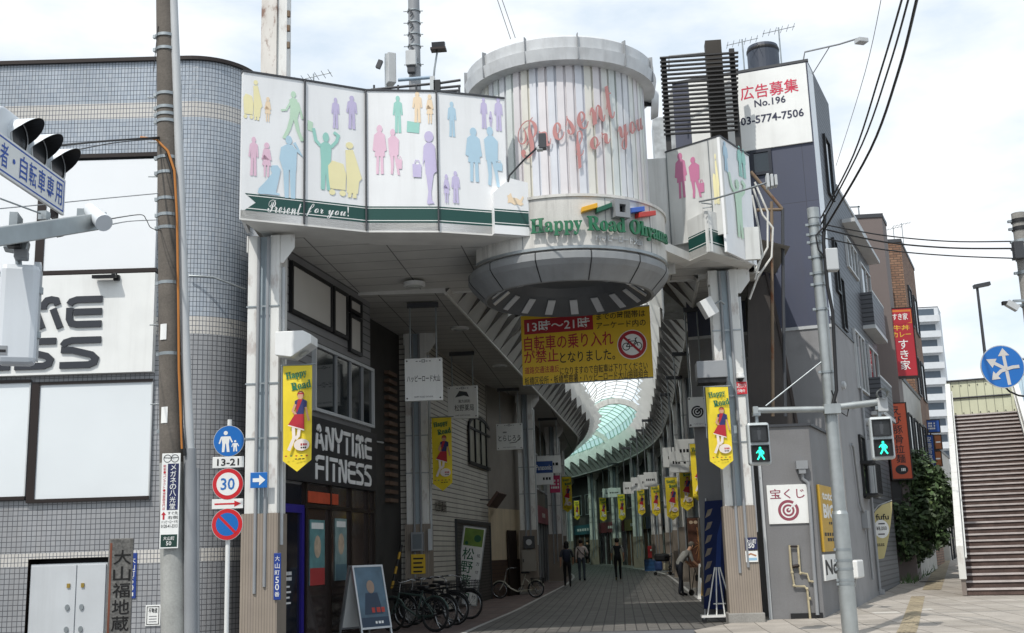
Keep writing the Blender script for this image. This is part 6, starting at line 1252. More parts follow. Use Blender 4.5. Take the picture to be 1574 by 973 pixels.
for z in (9.35, 7.0, 4.7):
    m = MB(); m.slab(WR, 6.9 if z < 9 else 4.6, z, 9.6, z+.10, .32, LGREY, 0)
    o = m.build('balcony_slab', bR, world=True)
    if z < 9:
        m = MB(); m.slab(WR, 6.95, z+.10, 9.55, z+1.0, .03, SIDING, .27)
        for a in (6.95, 9.52): m.slab(WR, a, z+.1, a+.03, z+1.0, .27, SIDING, 0)
        m.slab(WR, 6.95, z+1.0, 9.55, z+1.05, .06, LGREY, .25); m.build('balcony_panel', o, world=True)
        win(WR, (7.3, z+.2, 9.2, z+1.9), bR, LGREY, .05, 'balcony_door', 1)
m = MB(); m.slab(WR, 3.8, 3.25, 4.7, 3.32, .35, BLACK, 0); m.slab(WR, 3.8, 2.5, 4.7, 2.56, .35, BLACK, 0)
for k in range(9): m.slab(WR, 3.82+.108*k, 2.56, 3.84+.108*k, 3.25, .02, BLACK, .33)
m.build('window_grille', bR, world=True); win(WR, (3.9, 2.5, 4.6, 3.9), bR, BLACK, .05)
m = MB(); m.tube([WR.pt(2.3, 3.6, .05), WR.pt(2.5, 3.55, .06), WR.pt(2.8, 2.3, .06), WR.pt(3.2, 2.1, .06), WR.pt(3.6, 1.8, .06), WR.pt(3.7, .6, .06)], .03, GREY); o = m.build('cable_conduit', bR, world=True)
m = MB(); m.slab(WR, 3.15, 1.75, 3.55, 2.15, .14, GREY); m.build('junction_box', bR, world=True, bevel=.01)
m = MB(); m.tube([WR.pt(4.85, 6.2, .05), WR.pt(4.85, .3, .05)], .035, GREY, 8); m.build('drain_pipe', bR, world=True)
for a, z in ((2.0, 4.9), (3.4, 4.6), (5.6, 4.4), (6.6, 1.9)): m = MB(); m.lathe(WR.pt(a, z, .0), [(.09, 0), (.09, .07), (.01, .10)], LGREY, 14, rot=WR.n.to_track_quat('Z', 'Y').to_matrix()); m.build('wall_vent', bR, world=True)
# low shed in front
c0 = V((3.78, 22.8, 0)); SF = Plane((2.80, 22.8), (1, 0)); SS = Plane((3.78, 22.79), (.346, 1)); zsh = 3.72
sh_ = thing('corner_shed', 'low grey rendered lean-to at the corner with a lottery sign, right of the nearest column', 'shed', c0)
m = MB(); e = SS.pt(2.35, 0); e2 = V((2.80, e.y, 0))
m.mesh([(2.80, 22.8, 0), tuple(c0), tuple(e), tuple(e2), (2.80, 22.8, zsh), (c0.x, c0.y, zsh), (e.x, e.y, zsh+.05), (e2.x, e2.y, zsh+.05)], [(0, 1, 5, 4), (1, 2, 6, 5), (2, 3, 7, 6), (3, 0, 4, 7), (4, 5, 6, 7)], GREND); m.build('wall', sh_, world=True)
m = MB(); m.slab(SF, -.03, zsh, 1.03, zsh+.05, .1, DGREY, -.06); m.slab(SS, -.02, zsh, 2.4, zsh+.05, .1, DGREY, -.05); m.build('roof_edge', sh_, world=True)
m = MB(); m.slab(SF, -.06, 0, .0, zsh-.1, .05, LGREY, 0); m.slab(SF, .35, .02, .95, .16, .03, BLACK, 0); m.build('corner_trim', sh_, world=True)
tk = SF.box(1180, 745, 1242, 805)
def f_tk(m, b, o):
    cl = mat('lottery_red', '#8d4453', .5, var=.06); w, h = b[2]-b[0], b[3]-b[1]; m.text(SF, '宝くじ', (b[0]+w*.07, b[1]+h*.64, b[2]-w*.07, b[3]-h*.10), cl, o+.003, .02); cx_, cy_ = (b[0]+b[2])/2, b[1]+h*.34
    for r0, r1 in ((.19, .26), (.10, .15), (0, .055)): m.ring(SF, cx_, cy_, w*r0, w*r1, cl, o+.002, 28, 55, 395)
    m.stroke(SF, [(cx_, cy_), (cx_+w*.2, cy_+w*.2)], .025, SIGNW, o+.004)
wall_plate('lottery_sign', 'square white sign with dull red characters and target mark on the grey shed', 'sign', SF, tk, .03, SIGNW, f_tk)
q = lambda x, y, o=.05: SF.P(x, y, o)
m = MB(); h_ = q(1231, 715, .08); m.box(h_, (.22, .14, .16), GREY); m.box(h_-V((0, 0, .12)), (.13, .11, .1), GREY); m.tube([h_-V((0, 0, .15)), q(1233, 736), q(1241, 742), q(1243, 760), q(1250, 870), q(1256, 945)], .035, GREY, 10); tag(m.build('rain_downpipe'), 'grey rain downpipe with square hopper at the corner of the shed', 'pipe')
GAS = mat('gas_pipe_cream', '#b5aa8c', .5, var=.25, scale=8); m = MB()
m.tube([q(1213, 838), q(1215, 868), q(1217, 880), q(1220, 901), q(1236, 901), q(1240, 906), q(1246, 962)], .022, GAS, 8); m.tube([q(1226, 838), q(1228, 866), q(1229, 880), q(1240, 882), q(1243, 893), q(1250, 894)], .022, GAS, 8); m.tube([q(1213, 840), q(1226, 840)], .02, BRONZE, 8); m.tube([q(1217, 871), q(1228, 869)], .03, BRONZE, 8)
for x, y in ((1217, 880), (1220, 900), (1240, 905), (1230, 881), (1244, 920)): m.sphere(q(x, y), .032, GAS, 8, 6)
tag(m.build('gas_piping'), 'cream coloured gas pipes bent in steps on the grey shed wall', 'pipe')
# wall boards along the side
gb_ = (SS.at(1259, 800)[0], SS.at(1268, 848)[1], SS.at(1281, 800)[0], SS.at(1268, 748)[1]); GOLD = mat('board_gold', '#c09a35', .4, var=.1)
def f_gold(m, b, o): w, h = b[2]-b[0], b[3]-b[1]; m.text(SS, 'toto', (b[0]+w*.12, b[1]+h*.78, b[2]-w*.12, b[1]+h*.90), SIGNW, o+.003, .03); m.text(SS, 'BIG', (b[0]+w*.12, b[1]+h*.5, b[2]-w*.12, b[1]+h*.72), SIGNW, o+.003, .04); m.bars(SS, (b[0]+w*.2, b[1]+h*.40, b[2]-w*.2, b[1]+h*.46), 1, INK, o+.003); m.bars(SS, (b[0]+w*.08, b[1]+h*.14, b[2]-w*.08, b[1]+h*.30), 2, INK, o+.003)
wall_plate('advert_board', 'tall gold lottery board with white lettering on the side wall behind the signal pole', 'sign', SS, gb_, .06, GOLD, f_gold)
wb_ = (SS.at(1264, 870)[0], SS.at(1272, 892)[1], SS.at(1288, 870)[0], SS.at(1272, 852)[1])
wall_plate('advert_board', 'white board with black lettering under the gold lottery board', 'sign', SS, wb_, .05, SIGNW, lambda m, b, o: m.text(SS, 'No.', (b[0]+.08, b[1]+.1, b[2]-.08, b[3]-.1), INK, o+.003, .03))
m = MB(); c = WR.P(1308, 874, .1); ph = thing('call_box', 'small white box with hanging cord on the grey wall beside the signal pole', 'box', c)
m.slab(WR, WR.at(1303, 874)[0], WR.at(1308, 889)[1], WR.at(1313, 874)[0], WR.at(1308, 861)[1], .2, WHITE, 0); m.build('case', ph, world=True, bevel=.03); m = MB(); m.tube([c-V((0, 0, .18)), c-V((.05, .0, .36)), c-V((.16, 0, .4)), c-V((.22, 0, .3))], .012, LGREY, 6); m.build('cord', ph, world=True)
# dark sloping side panel and rusty frame
DKP = mat('brown_side_panel', '#3d3733', .6, var=.15, streak=.2)
dp = Plane((2.9, 23.6), (1, .05)); m = MB(); m.plate(dp, [dp.at(1150, 436), dp.at(1179, 420), dp.at(1200, 520), dp.at(1224, 655), dp.at(1150, 655)], .08, DKP, -.08); o = m.build('side_panel'); tag(o, 'dark brown sloping sheet panel between the right column and the navy building', 'panel')
m = MB(); m.stroke(dp, [dp.at(1178, 418), dp.at(1201, 520), dp.at(1225, 655)], .06, BRONZE, .0, .03); m.build('edge_strip', o)
RUST = mat('rusty_steel', '#7b6a57', .8, var=.2, rust=.9); m = MB(); y_ = 23.2
for pts in (((1154, 264), (1203, 322)), ((1163, 323), (1203, 322)), ((1203, 320), (1204, 470), (1207, 640)), ((1186, 310), (1188, 640))): m.tube([A(x, y, y_) for x, y in pts], .035, RUST if pts[0][0] < 1180 or pts[0][1] == 310 else DGREY, 6)
tag(m.build('rusty_frame'), 'rusty steel frame bolted behind the right billboard', 'frame')
m = MB()
for pts in (((1158, 290), (1172, 330), (1188, 350), (1186, 395), (1165, 425), (1152, 460)), ((1156, 300), (1166, 350), (1172, 390), (1160, 430)), ((1160, 280), (1180, 325), (1180, 380), (1158, 420))): m.tube([A(x, y, 22.8) for x, y in pts], .022, OFFW, 6)
tag(m.build('cable_bundle'), 'white cables looping down behind the right billboard', 'cable')
# ================================================================== neighbours along the street
TAUPE = mat('taupe_render', '#706663', .75, var=.07, scale=.6, streak=.1); BRICK = mat('brown_brick', '#7a5b48', .8, var=.15, brick=(.24, .09, .012, '#4f4239', '#8f6f58', .5), bump=.4)
def block(name, label, y0, X0, X1, y1, z, mt, mt2=None, cat='building'):
    t = thing(name, label, cat, (X1, y0, 0)); p0, p1 = V((X1, y0, 0)), V((X1+(y1-y0)*.346, y1, 0)); q0 = V((X0, y0, 0)); m = MB()
    m.mesh([q0, p0, p1, V((X0, y1, 0)), q0+V((0, 0, z)), p0+V((0, 0, z)), p1+V((0, 0, z)), V((X0, y1, z))], [(0, 1, 5, 4), (1, 2, 6, 5), (2, 3, 7, 6), (3, 0, 4, 7), (4, 5, 6, 7)], mt); m.build('wall', t, world=True)
    m = MB(); m.slab(Plane((X0, y0), (1, 0)), 0, z, X1-X0+.04, z+.12, .05, DGREY, -.02); m.slab(Plane((X1, y0), (.346, 1)), 0, z, (p1-p0).length, z+.12, .05, DGREY, -.02); m.build('parapet_cap', t, world=True)
    return t, Plane((X0, y0), (1, 0)), Plane((X1, y0), (.346, 1))
tp = A(1351, 334, 34.6); tt, f1_, s1_ = block('taupe_building', 'plain taupe rendered building rising behind the charcoal sided house', 34.6, 4.5, tp.x+.08, 35.7, tp.z, TAUPE)
m = MB(); m.box(V((tp.x-1.0, 35.2, tp.z+.55)), (1.2, .04, .04), STEEL); m.box(V((tp.x-.45, 35.2, tp.z+.3)), (.04, .04, .55), STEEL); m.box(V((tp.x-1.55, 35.2, tp.z+.3)), (.04, .04, .55), STEEL); m.build('roof_rail', tt, world=True)
WRB = mat('white_render_block', '#b9b7b1', .75, var=.1, streak=.2)
tw, fw_, sw_ = block('pale_building', 'pale grey building along the street behind the orange sign', 35.75, 6, .346*35.75-3.5, 41.4, 6.3, WRB)
for k in range(2):
    for j in range(3): win(sw_, (.6+1.9*j, 1.2+2.6*k, 1.6+1.9*j, 2.7+2.6*k), tw, DGREY)
bp = A(1384, 372, 41.5); tb_, fb_, sb2 = block('brick_building', 'brown brick building with a grey stair tower behind the red shop sign', 41.5, 7, bp.x, 46.3, bp.z, BRICK)
for k in range(4): win(sb2, (1.0, 1.5+2.6*k, 2.0, 2.9+2.6*k), tb_, DGREY); win(sb2, (3.0, 1.5+2.6*k, 4.2, 2.9+2.6*k), tb_, DGREY)
b = fb_.box(1359, 410, 1366, 424); win(fb_, b, tb_, LGREY)
m = MB(); c = A(1366, 500, 41.2); m.b2((fb_.P(1358, 500).x, 41.1, 0), (fb_.P(1372, 500).x, 41.48, A(1365, 425, 41.2).z), mat('slate_grey', '#55565e', .7, var=.1)); m.build('stair_tower', tb_, world=True)
ap = A(1441, 472, 200); ta, fa_, sa_ = block('apartment_block', 'tall white apartment block with stacked balconies far down the street', 200, ap.x-4.6, ap.x, 206, ap.z, mat('apartment_white', '#c9cdd1', .6, var=.05))
nfl = 15; fh = ap.z/nfl
for k in range(nfl):
    z = k*fh; m = MB(); m.slab(fa_, .5, z+.05, 4.4, z+1.15, 1.2, mat('apartment_white', '#c9cdd1'), 0); m.build('balcony', ta, world=True)
    m = MB(); m.slab(fa_, .8, z+1.2, 3.9, z+fh-.25, .03, mat('apartment_glass', '#4e5a66', .3), .0); m.build('window', ta, world=True)  # plain grey-blue window glass
ls_, lf_, lss = block('low_shop', 'low pale shop far along the sidewalk past the tree', 48, 10, 13.1, 53.5, 5.0, WRB)
for k in range(3): win(lss, (.5+1.8*k, .3, 1.8+1.8*k, 2.3), ls_, DGREY)
fp_ = A(1455, 640, 215); tf, ff, sf_ = block('far_building', 'dark far building just left of the footbridge stairs', 215, fp_.x-1.2, fp_.x+.8, 222, A(1455, 585, 215).z, mat('far_grey', '#5d646c', .7)); m = MB()
for k in range(5): m.slab(ff, .3, 1+3*k, 1.8, 2.4+3*k, .05, GLASSD)
m.build('window_strip', tf, world=True)
# shop signs along the street
def proj_sign(name, label, px0, py0, px1, py1, y, bg, draw, t=.16):
    pl = Plane((A(px0, py0, y).x, y), (1, .0)); b = pl.box(px0, py0, px1, py1); o = thing(name, label, 'sign', pl.pt((b[0]+b[2])/2, b[1]))
    m = MB(); m.slab(pl, *b, t, bg, -t); pn = m.build('sign_box', o, world=True, bevel=.01); m = MB(); draw(m, pl, b, b[2]-b[0], b[3]-b[1]); m.build('sign_lettering', pn, world=True)
    m = MB(); m.frame(pl, b[0]-.03, b[1]-.03, b[2]+.03, b[3]+.03, .03, t+.02, BRONZE, -t-.01); m.build('frame', o, world=True)
    m = MB(); 
    for f in (.15, .85): m = MB(); m.b2((b[0]+pl.o.x-.9, y+.06, b[1]+(b[3]-b[1])*f-.03), (b[0]+pl.o.x, y+.10, b[1]+(b[3]-b[1])*f+.03), DGREY); m.build('bracket', o, world=True)
    return o
SKR = mat('bowl_red', '#a81f2c', .45, var=.06); YTX = mat('sign_yellow_text', '#e0b03a', .5)
def d_sk(m, pl, b, w, h):
    m.slab(pl, b[0]+w*.03, b[1]+h*.78, b[2]-w*.03, b[3]-h*.02, .003, mat('sign_orange', '#c8742c', .5), 0); m.plate(pl, [(b[0]+w*.06, b[1]+h*.80), (b[0]+w*.5, b[1]+h*.76), (b[2]-w*.06, b[1]+h*.80), (b[2]-w*.06, b[3]-h*.05), (b[0]+w*.06, b[3]-h*.05)], 0, SKR, .006)
    m.text(pl, 'すき家', (b[0]+w*.18, b[1]+h*.83, b[2]-w*.18, b[1]+h*.93), SIGNW, .01, .03); m.text(pl, '牛丼', (b[0]+w*.15, b[1]+h*.68, b[2]-w*.15, b[1]+h*.755), YTX, .006, .03); m.text(pl, 'カレー', (b[0]+w*.12, b[1]+h*.58, b[2]-w*.12, b[1]+h*.66), YTX, .006, .03)
    m.text(pl, 'すき家', (b[0]+w*.25, b[1]+h*.10, b[2]-w*.2, b[1]+h*.55), SIGNW, .006, .035, vertical=True); m.slab(pl, b[0], b[1], b[2], b[1]+h*.02, .003, BRONZE)
proj_sign('red_shop_sign', 'tall red projecting sign with white and yellow characters in front of the brick building', 1369, 474, 1406, 580, 34.8, SKR, d_sk)
ORG = mat('ramen_orange', '#c4502a', .5, var=.08)
def d_or(m, pl, b, w, h): m.text(pl, 'えび豚骨拉麺', (b[0]+w*.2, b[1]+h*.2, b[2]-w*.2, b[3]-h*.03), INK, .006, .03, vertical=True); m.disc(pl, (b[0]+b[2])/2, b[1]+h*.12, w*.33, w*.25, INK, .004, 20); m.bars(pl, (b[0]+w*.3, b[1]+h*.09, b[2]-w*.3, b[1]+h*.15), 1, SIGNW, .01)
proj_sign('orange_shop_sign', 'tall orange projecting sign with black brush characters beside the right pedestrian signal', 1367, 620, 1397, 736, 34.3, ORG, d_or)
proj_sign('small_orange_sign', 'small orange sign low on the charcoal wall behind the feather flag', 1352, 733, 1363, 766, 32.5, ORG, lambda m, pl, b, w, h: m.bars(pl, (b[0]+w*.3, b[1]+h*.1, b[2]-w*.3, b[3]-h*.1), 3, INK, .006, True), .1)
proj_sign('blue_shop_sign', 'narrow blue sign with white vertical characters above the tree', 1422, 669, 1436, 719, 43.5, mat('photo_blue', '#244f9c', .5), lambda m, pl, b, w, h: m.text(pl, '安藤写真館', (b[0]+w*.2, b[1]+h*.04, b[2]-w*.2, b[3]-h*.04), SIGNW, .008, .02, vertical=True))
proj_sign('blue_white_sign', 'small blue sign with white characters above the narrow blue sign', 1425, 646, 1444, 664, 44.6, mat('photo_blue', '#244f9c', .5), lambda m, pl, b, w, h: m.bars(pl, (b[0]+w*.08, b[1]+h*.2, b[0]+w*.65, b[3]-h*.15), 3, SIGNW, .01))
for i, (y0, y1) in enumerate(((669, 690), (694, 716), (720, 742))): proj_sign('brown_shop_sign', ['topmost of three brown boxes stacked beside the narrow blue sign', 'middle one of three brown boxes stacked beside the narrow blue sign', 'lowest of three brown boxes stacked beside the narrow blue sign'][i], 1437, y0, 1447, y1, 47.6, mat('brown_box_sign', '#9a5c34', .6, var=.15), lambda m, pl, b, w, h: m.slab(pl, b[0]+w*.15, b[1]+h*.45, b[2]-w*.15, b[1]+h*.55, .003, SIGNW, .0))['group'] = 'brown shop signs'
black = proj_sign('black_lantern_sign', 'black box sign below the orange brush sign', 1371, 740, 1386, 775, 34.5, BLACK, lambda m, pl, b, w, h: m.slab(pl, b[0]+w*.2, b[1]+h*.2, b[2]-w*.2, b[1]+h*.25, .003, DGREY, 0))
# round yellow sign behind signal
m = MB(); yp = Plane((A(1334, 675, 31).x, 31), (1, 0)); a, b = yp.at(1336, 674); rr = 12*mpp(yp.P(1336, 674)); m.disc(yp, a, b, rr, rr*1.4, mat('pale_yellow_sign', '#c9bd62', .5), 0, 24, .1); tag(m.build('round_sign'), 'round pale yellow sign half hidden behind the right pedestrian signal', 'sign')
# feather flag
ff_ = thing('feather_flag', 'cream feather flag printed in black by the grey wall', 'flag', A(1346, 900, 29)); ff_.location.z = gz(29); k = mpp(A(1355, 815, 29)); fo = ff_.location; fpl = Plane((fo.x, 29), (1, -.15))
CRM = mat('flag_cream', '#c2b682', .7, var=.06); o2 = [fpl.at(x, y) for x, y in ((1340, 862), (1337, 835), (1337, 812), (1340, 796), (1346, 785), (1356, 776), (1371, 771), (1371, 786), (1369, 806), (1366, 826), (1362, 845), (1359, 858))]
m = MB(); m.plate(fpl, o2, .01, CRM); fo_ = m.build('cloth', ff_, world=True); m = MB(); m.text(fpl, 'fufu', fpl.box(1346, 790, 1366, 799), INK, .014, .02); c = fpl.at(1355, 813); m.disc(fpl, *c, 11*k, 14*k, SIGNW, .013, 24); m.text(fpl, '¥8,000', fpl.box(1347, 809, 1363, 816), INK, .016, .01); m.slab(fpl, *fpl.box(1350, 804, 1360, 806), .001, DGREY, .014); m.slab(fpl, *fpl.box(1350, 820, 1360, 822), .001, DGREY, .014); m.bars(fpl, fpl.box(1345, 835, 1360, 840), 2, INK, .013); m.build('flag_print', fo_, world=True)
m = MB(); m.tube([fpl.P(1341, 890), fpl.P(1339, 862), fpl.P(1336.5, 815), fpl.P(1340, 790), fpl.P(1350, 777), fpl.P(1371, 769)], .012, LGREY, 6); m.build('pole', ff_, world=True); m = MB(); m.lathe(fo, [(.2, 0), (.2, .12), (.05, .14)], GREY, 16); m.build('base', ff_, world=True)
# air conditioner units
for i, (px, py, y, lab) in enumerate(((1349, 885, 31, 'white air conditioner unit at the foot of the grey wall by the feather flag'), (1367, 870, 35, 'second white air conditioner unit further along the wall'))):
    p = A(px, py, y); ac_ = thing('air_conditioner', lab, 'air conditioner', (p.x-.1, y, gz(y)), math.radians(-19), 'air conditioner units by the wall'); m = MB(); m.b2((-.17, -.4, .08), (.17, .4, .68), WHITE); m.build('casing', ac_, bevel=.015); f = Loc((.17, 0, .38), (0, 1, 0), (0, 0, 1), (1, 0, 0)); m = MB()
    for k in range(4): m.ring(f, -.08, 0, .05+.055*k, .075+.055*k, GREY, .01, 20)
    m.build('fan_grille', ac_); m = MB(); m.b2((-.17, -.35, 0), (.17, -.28, .08), DGREY); m.b2((-.17, .28, 0), (.17, .35, .08), DGREY); m.build('feet', ac_)
# tree
LEAF = [mat('leaf_'+n, c, .6, var=.25, scale=3) for n, c in (('dark', '#3a4c2e'), ('mid', '#50683f'), ('light', '#778c58'))]; BARK = mat('bark', '#4a3d31', .9, var=.25, bump=.6)
ty = 34.9; tb0 = A(1400, 874, ty); tb0.z = gz(ty); tr = thing('tree', 'bushy dark green tree overhanging the sidewalk below the blue sign', 'tree', tb0)
TRB = V((tb0.x, ty, tb0.z)); r = random.Random(11); m = MB(); lm = MB()
m.tube([TRB, TRB+V((.03, 0, .8)), TRB+V((.1, .05, 1.7)), TRB+V((.15, 0, 2.7))], .1, BARK, 10, rs=[.12, .09, .075, .045])
clumps = []
for px, py, rr in ((1396, 735, .50), (1412, 720, .52), (1455, 790, .34), (1440, 735, .36), (1458, 762, .3), (1426, 735, .42), (1444, 825, .34), (1386, 840, .34), (1400, 765, .55), (1425, 752, .5), (1445, 758, .40), (1405, 800, .55), (1432, 785, .52), (1452, 775, .28), (1412, 830, .5), (1395, 840, .40), (1430, 815, .42), (1402, 705, .3), (1420, 845, .28), (1446, 800, .3), (1390, 790, .4), (1388, 815, .35), (1405, 858, .26)):
    c = A(px, py, ty+r.uniform(-.5, .5)); clumps.append((c, rr)); m.tube([TRB+V((.08, 0, 1.2)), TRB.lerp(c, .6)+V((0, 0, .4)), c], .03, BARK, 6, rs=[.045, .03, .012])
m.build('trunk', tr, world=True)
for c, rr in clumps:
    for i in range(int(560*rr*rr/.2)):
        d = V((r.gauss(0, 1), r.gauss(0, 1), r.gauss(0, 1))).normalized()*rr*(r.random()**.45)*r.uniform(.7, 1.3); p = c+d; n = (d.normalized()+V((r.gauss(0, .6), r.gauss(0, .6), r.gauss(0, .6)+.4))).normalized(); x = n.orthogonal().normalized(); x = (x*math.cos(r.random()*6.28)+n.cross(x)*math.sin(r.random()*6.28)).normalized(); y = n.cross(x); s = r.uniform(.03, .095)
        lm.face([p-x*s*1.3, p-y*s*.6, p+x*s*1.3, p+y*s*.6], LEAF[min(2, int(abs(r.gauss(0, .9))))])
lm.build('crown', tr, world=True)
# weeds
m = MB(); r = random.Random(4)
for i in range(220):
    px = r.uniform(1381, 1412); y = r.uniform(33, 40); p = V((wx(y)+.3+r.uniform(0, .35), y, gz(y))); h = r.uniform(.08, .3); d = V((r.gauss(0, .1), r.gauss(0, .1), 0)); m.face([p-V((.015, 0, 0)), p+V((.015, 0, 0)), p+d+V((0, 0, h))], LEAF[1])
tag(m.build('weeds'), 'tufts of weeds along the foot of the wall below the tree', 'weeds', None, 'stuff')
# ================================================================== footbridge stairs
S0 = G(1487, 915, gz(28.2)); S1 = G(1464, 640, 5.6); su = V((S1.x-S0.x, S1.y-S0.y, 0)); SL = su.length; su.normalize(); sr = V((su.y, -su.x, 0)); SW = 2.05; z0s = S0.z; NS = 35
STEP = mat('stair_riser', '#5a4a44', .85, var=.35, scale=4, fine=.2); NOSE = mat('stair_nosing', '#bab2af', .7, var=.15, scale=5); FBW = mat('footbridge_white', '#d5d5d0', .5, var=.06, streak=.2, rust=.2); FBC = mat('footbridge_cream', '#cfd0b4', .5, var=.06, brick=(.28, 9, .012, '#8f907c', '#c8c9ad', 0), streak=.15)
fbr = thing('footbridge_stairs', 'footbridge staircase with brown steps and white parapets at the right edge', 'stairs', S0)
sp = lambda a, r_, z: S0+su*a+sr*r_+V((0, 0, z-z0s))
m = MB(); rise = (5.6-z0s)/NS; go = SL/NS
for k in range(NS):
    a, z = go*k, z0s+rise*k
    m.face([sp(a, 0, z), sp(a, SW, z), sp(a, SW, z+rise-.045), sp(a, 0, z+rise-.045)], STEP); m.face([sp(a-.03, 0, z+rise-.045), sp(a-.03, SW, z+rise-.045), sp(a-.03, SW, z+rise), sp(a-.03, 0, z+rise)], NOSE); m.face([sp(a-.03, 0, z+rise), sp(a-.03, SW, z+rise), sp(a+.03, SW, z+rise), sp(a+.03, 0, z+rise)], NOSE); m.face([sp(a+.03, 0, z+rise), sp(a+.03, SW, z+rise), sp(a+go, SW, z+rise), sp(a+go, 0, z+rise)], STEP)
m.face([sp(.3, 0, z0s-.1), sp(.3, SW, z0s-.1), sp(SL, SW, 5.3), sp(SL, 0, 5.3)], DGREY); m.build('steps', fbr, world=True)
for s, r0, r1 in ((0, -.10, 0.0), (1, SW, SW+.10)):
    m = MB(); m.hexa([sp(-.1, r0, z0s), sp(-.1, r1, z0s), sp(SL, r1, 5.15), sp(SL, r0, 5.15), sp(-.1, r0, z0s+.38), sp(-.1, r1, z0s+.38), sp(SL, r1, 5.98), sp(SL, r0, 5.98)], mat('stringer_brown', '#7d736c', .6, var=.15, streak=.2)); st_ = m.build('stringer', fbr, world=True)
    m = MB(); m.hexa([sp(-.15, r0-.03, z0s+.36), sp(-.15, r1+.03, z0s+.36), sp(SL+.1, r1+.03, 5.92), sp(SL+.1, r0-.03, 5.92), sp(-.15, r0-.03, z0s+1.12), sp(-.15, r1+.03, z0s+1.12), sp(SL+.1, r1+.03, 6.75), sp(SL+.1, r0-.03, 6.75)], FBW); m.build('parapet', fbr, world=True, bevel=.01)
    ri = .06 if s == 0 else SW-.06; m = MB(); m.tube([sp(-.1, ri, z0s+.85), sp(SL, ri, 6.45)], .022, FBW, 8)
    for k in range(9): a = SL*k/8; z = z0s+(5.6-z0s)*k/8; m.tube([sp(a, r1 if s == 0 else r0, z+.82), sp(a, ri, z+.85)], .012, STEEL, 6)
    m.build('handrail', fbr, world=True)
m = MB(); m.hexa([sp(SL, -.1, 5.3), sp(SL, 16, 5.3), sp(SL+2.2, 16, 5.3), sp(SL+2.2, -.1, 5.3), sp(SL, -.1, 5.6), sp(SL, 16, 5.6), sp(SL+2.2, 16, 5.6), sp(SL+2.2, -.1, 5.6)], mat('deck_brown', '#6a605b', .7, var=.1)); m.build('deck', fbr, world=True)
m = MB(); m.hexa([sp(SL+2.1, -.1, 5.6), sp(SL+2.1, 16, 5.6), sp(SL+2.2, 16, 5.6), sp(SL+2.2, -.1, 5.6), sp(SL+2.1, -.1, 7.05), sp(SL+2.1, 16, 7.05), sp(SL+2.2, 16, 7.05), sp(SL+2.2, -.1, 7.05)], FBC); m.build('fence_panel', fbr, world=True)
m = MB(); m.tube([sp(SL+2.05, -.1, 7.08), sp(SL+2.05, 16, 7.08)], .035, DGREY, 6); m.tube([sp(SL+2.06, -.1, 6.45), sp(SL+2.06, 2.0, 6.45)], .03, DGREY, 6)
for k in range(8): m.box(sp(SL+2.08, .1+.28*k, 6.9), (.03, .03, .03), DGREY); m.box(sp(SL+2.08, .1+.28*k, 5.9), (.03, .03, .03), DGREY)
m.build('fence_rail', fbr, world=True)
m = MB(); m.hexa([sp(SL, SW+.1, 5.6), sp(SL, 16, 5.6), sp(SL+.1, 16, 5.6), sp(SL+.1, SW+.1, 5.6), sp(SL, SW+.1, 7.0), sp(SL, 16, 7.0), sp(SL+.1, 16, 7.0), sp(SL+.1, SW+.1, 7.0)], mat('fence_pale_blue', '#bcd0dc', .5, var=.05, brick=(.2, 9, .012, '#8fa3b0', '#b7ccd8', 0))); m.build('deck_fence', fbr, world=True)
for a, r_ in ((SL+1.1, .5), (SL+1.1, 8)): m = MB(); q_ = sp(a, r_, 0); m.cyl((q_.x, q_.y, 0), (q_.x, q_.y, 5.3), .3, GREY, n=20); m.build('pier', fbr, world=True)
m = MB(); q0, q1 = sp(SL-.05, SW+.6, 4.2), sp(SL-.05, 6, 5.25); f = Plane(sp(SL-.1, SW+.4, 0).xy, sr.xy); m.slab(f, 0, 4.05, 4.5, 5.28, .08, mat('girder_brown', '#5b5350', .6, var=.1)); m.build('girder', fbr, world=True)
# ================================================================== signal pole with pedestrian signals
GALV = mat('galvanised_pole', '#a3a8a8', .45, .55, var=.14, scale=5, streak=.15)
PX, PYY = 3.53, 19.0; ptop = A(1250, 322, PYY).z
spo = thing('signal_pole', 'galvanised steel pole with two arms in front of the grey corner building', 'pole', (PX, PYY, .02))
m = MB(); zj = A(1293, 790, PYY).z; m.cyl((PX, PYY, .02), (PX, PYY, zj), .128, GALV, n=20); m.cyl((PX, PYY, zj), (PX, PYY, zj+.05), .128, GALV, .105, 20); m.cyl((PX, PYY, zj+.05), (PX, PYY, ptop), .105, GALV, .088, 20); m.lathe((PX, PYY, ptop), [(.1, -.16), (.1, .02), (.01, .03)], GALV, 20); m.build('shaft', spo, world=True)
for py in (345, 360, 372, 395, 420, 437, 475, 572, 845, 862, 875, 892, 898):
    z = A(1275, py, PYY).z; m = MB(); m.cyl((PX, PYY, z-.02), (PX, PYY, z+.02), .112 if py < 790 else .133, STEEL, n=18); m.box((PX-.13, PYY-.03, z), (.05, .04, .04), STEEL); m.build('strap', spo, world=True)
za = A(1272, 630, PYY).z; aL, aR = A(1158, 632, PYY), A(1353, 619, PYY); zaR = (aR.z+za)/2+.0
m = MB(); m.cyl((PX, PYY-.1, za), (aL.x, PYY-.1, aL.z), .05, GALV, n=12); m.box((PX, PYY-.1, za), (.26, .16, .16), GALV); m.box((aL.x+.02, PYY-.1, aL.z), (.08, .12, .12), GALV); m.cyl((PX, PYY-.1, za+.02), (aR.x, PYY-.1, aR.z), .055, GALV, n=12); m.build('arm', spo, world=True)
m = MB(); m.tube([A(1177, 624, PYY-.1), A(1263, 556, PYY-.02)], .014, STEEL, 6); m.build('brace', spo, world=True)
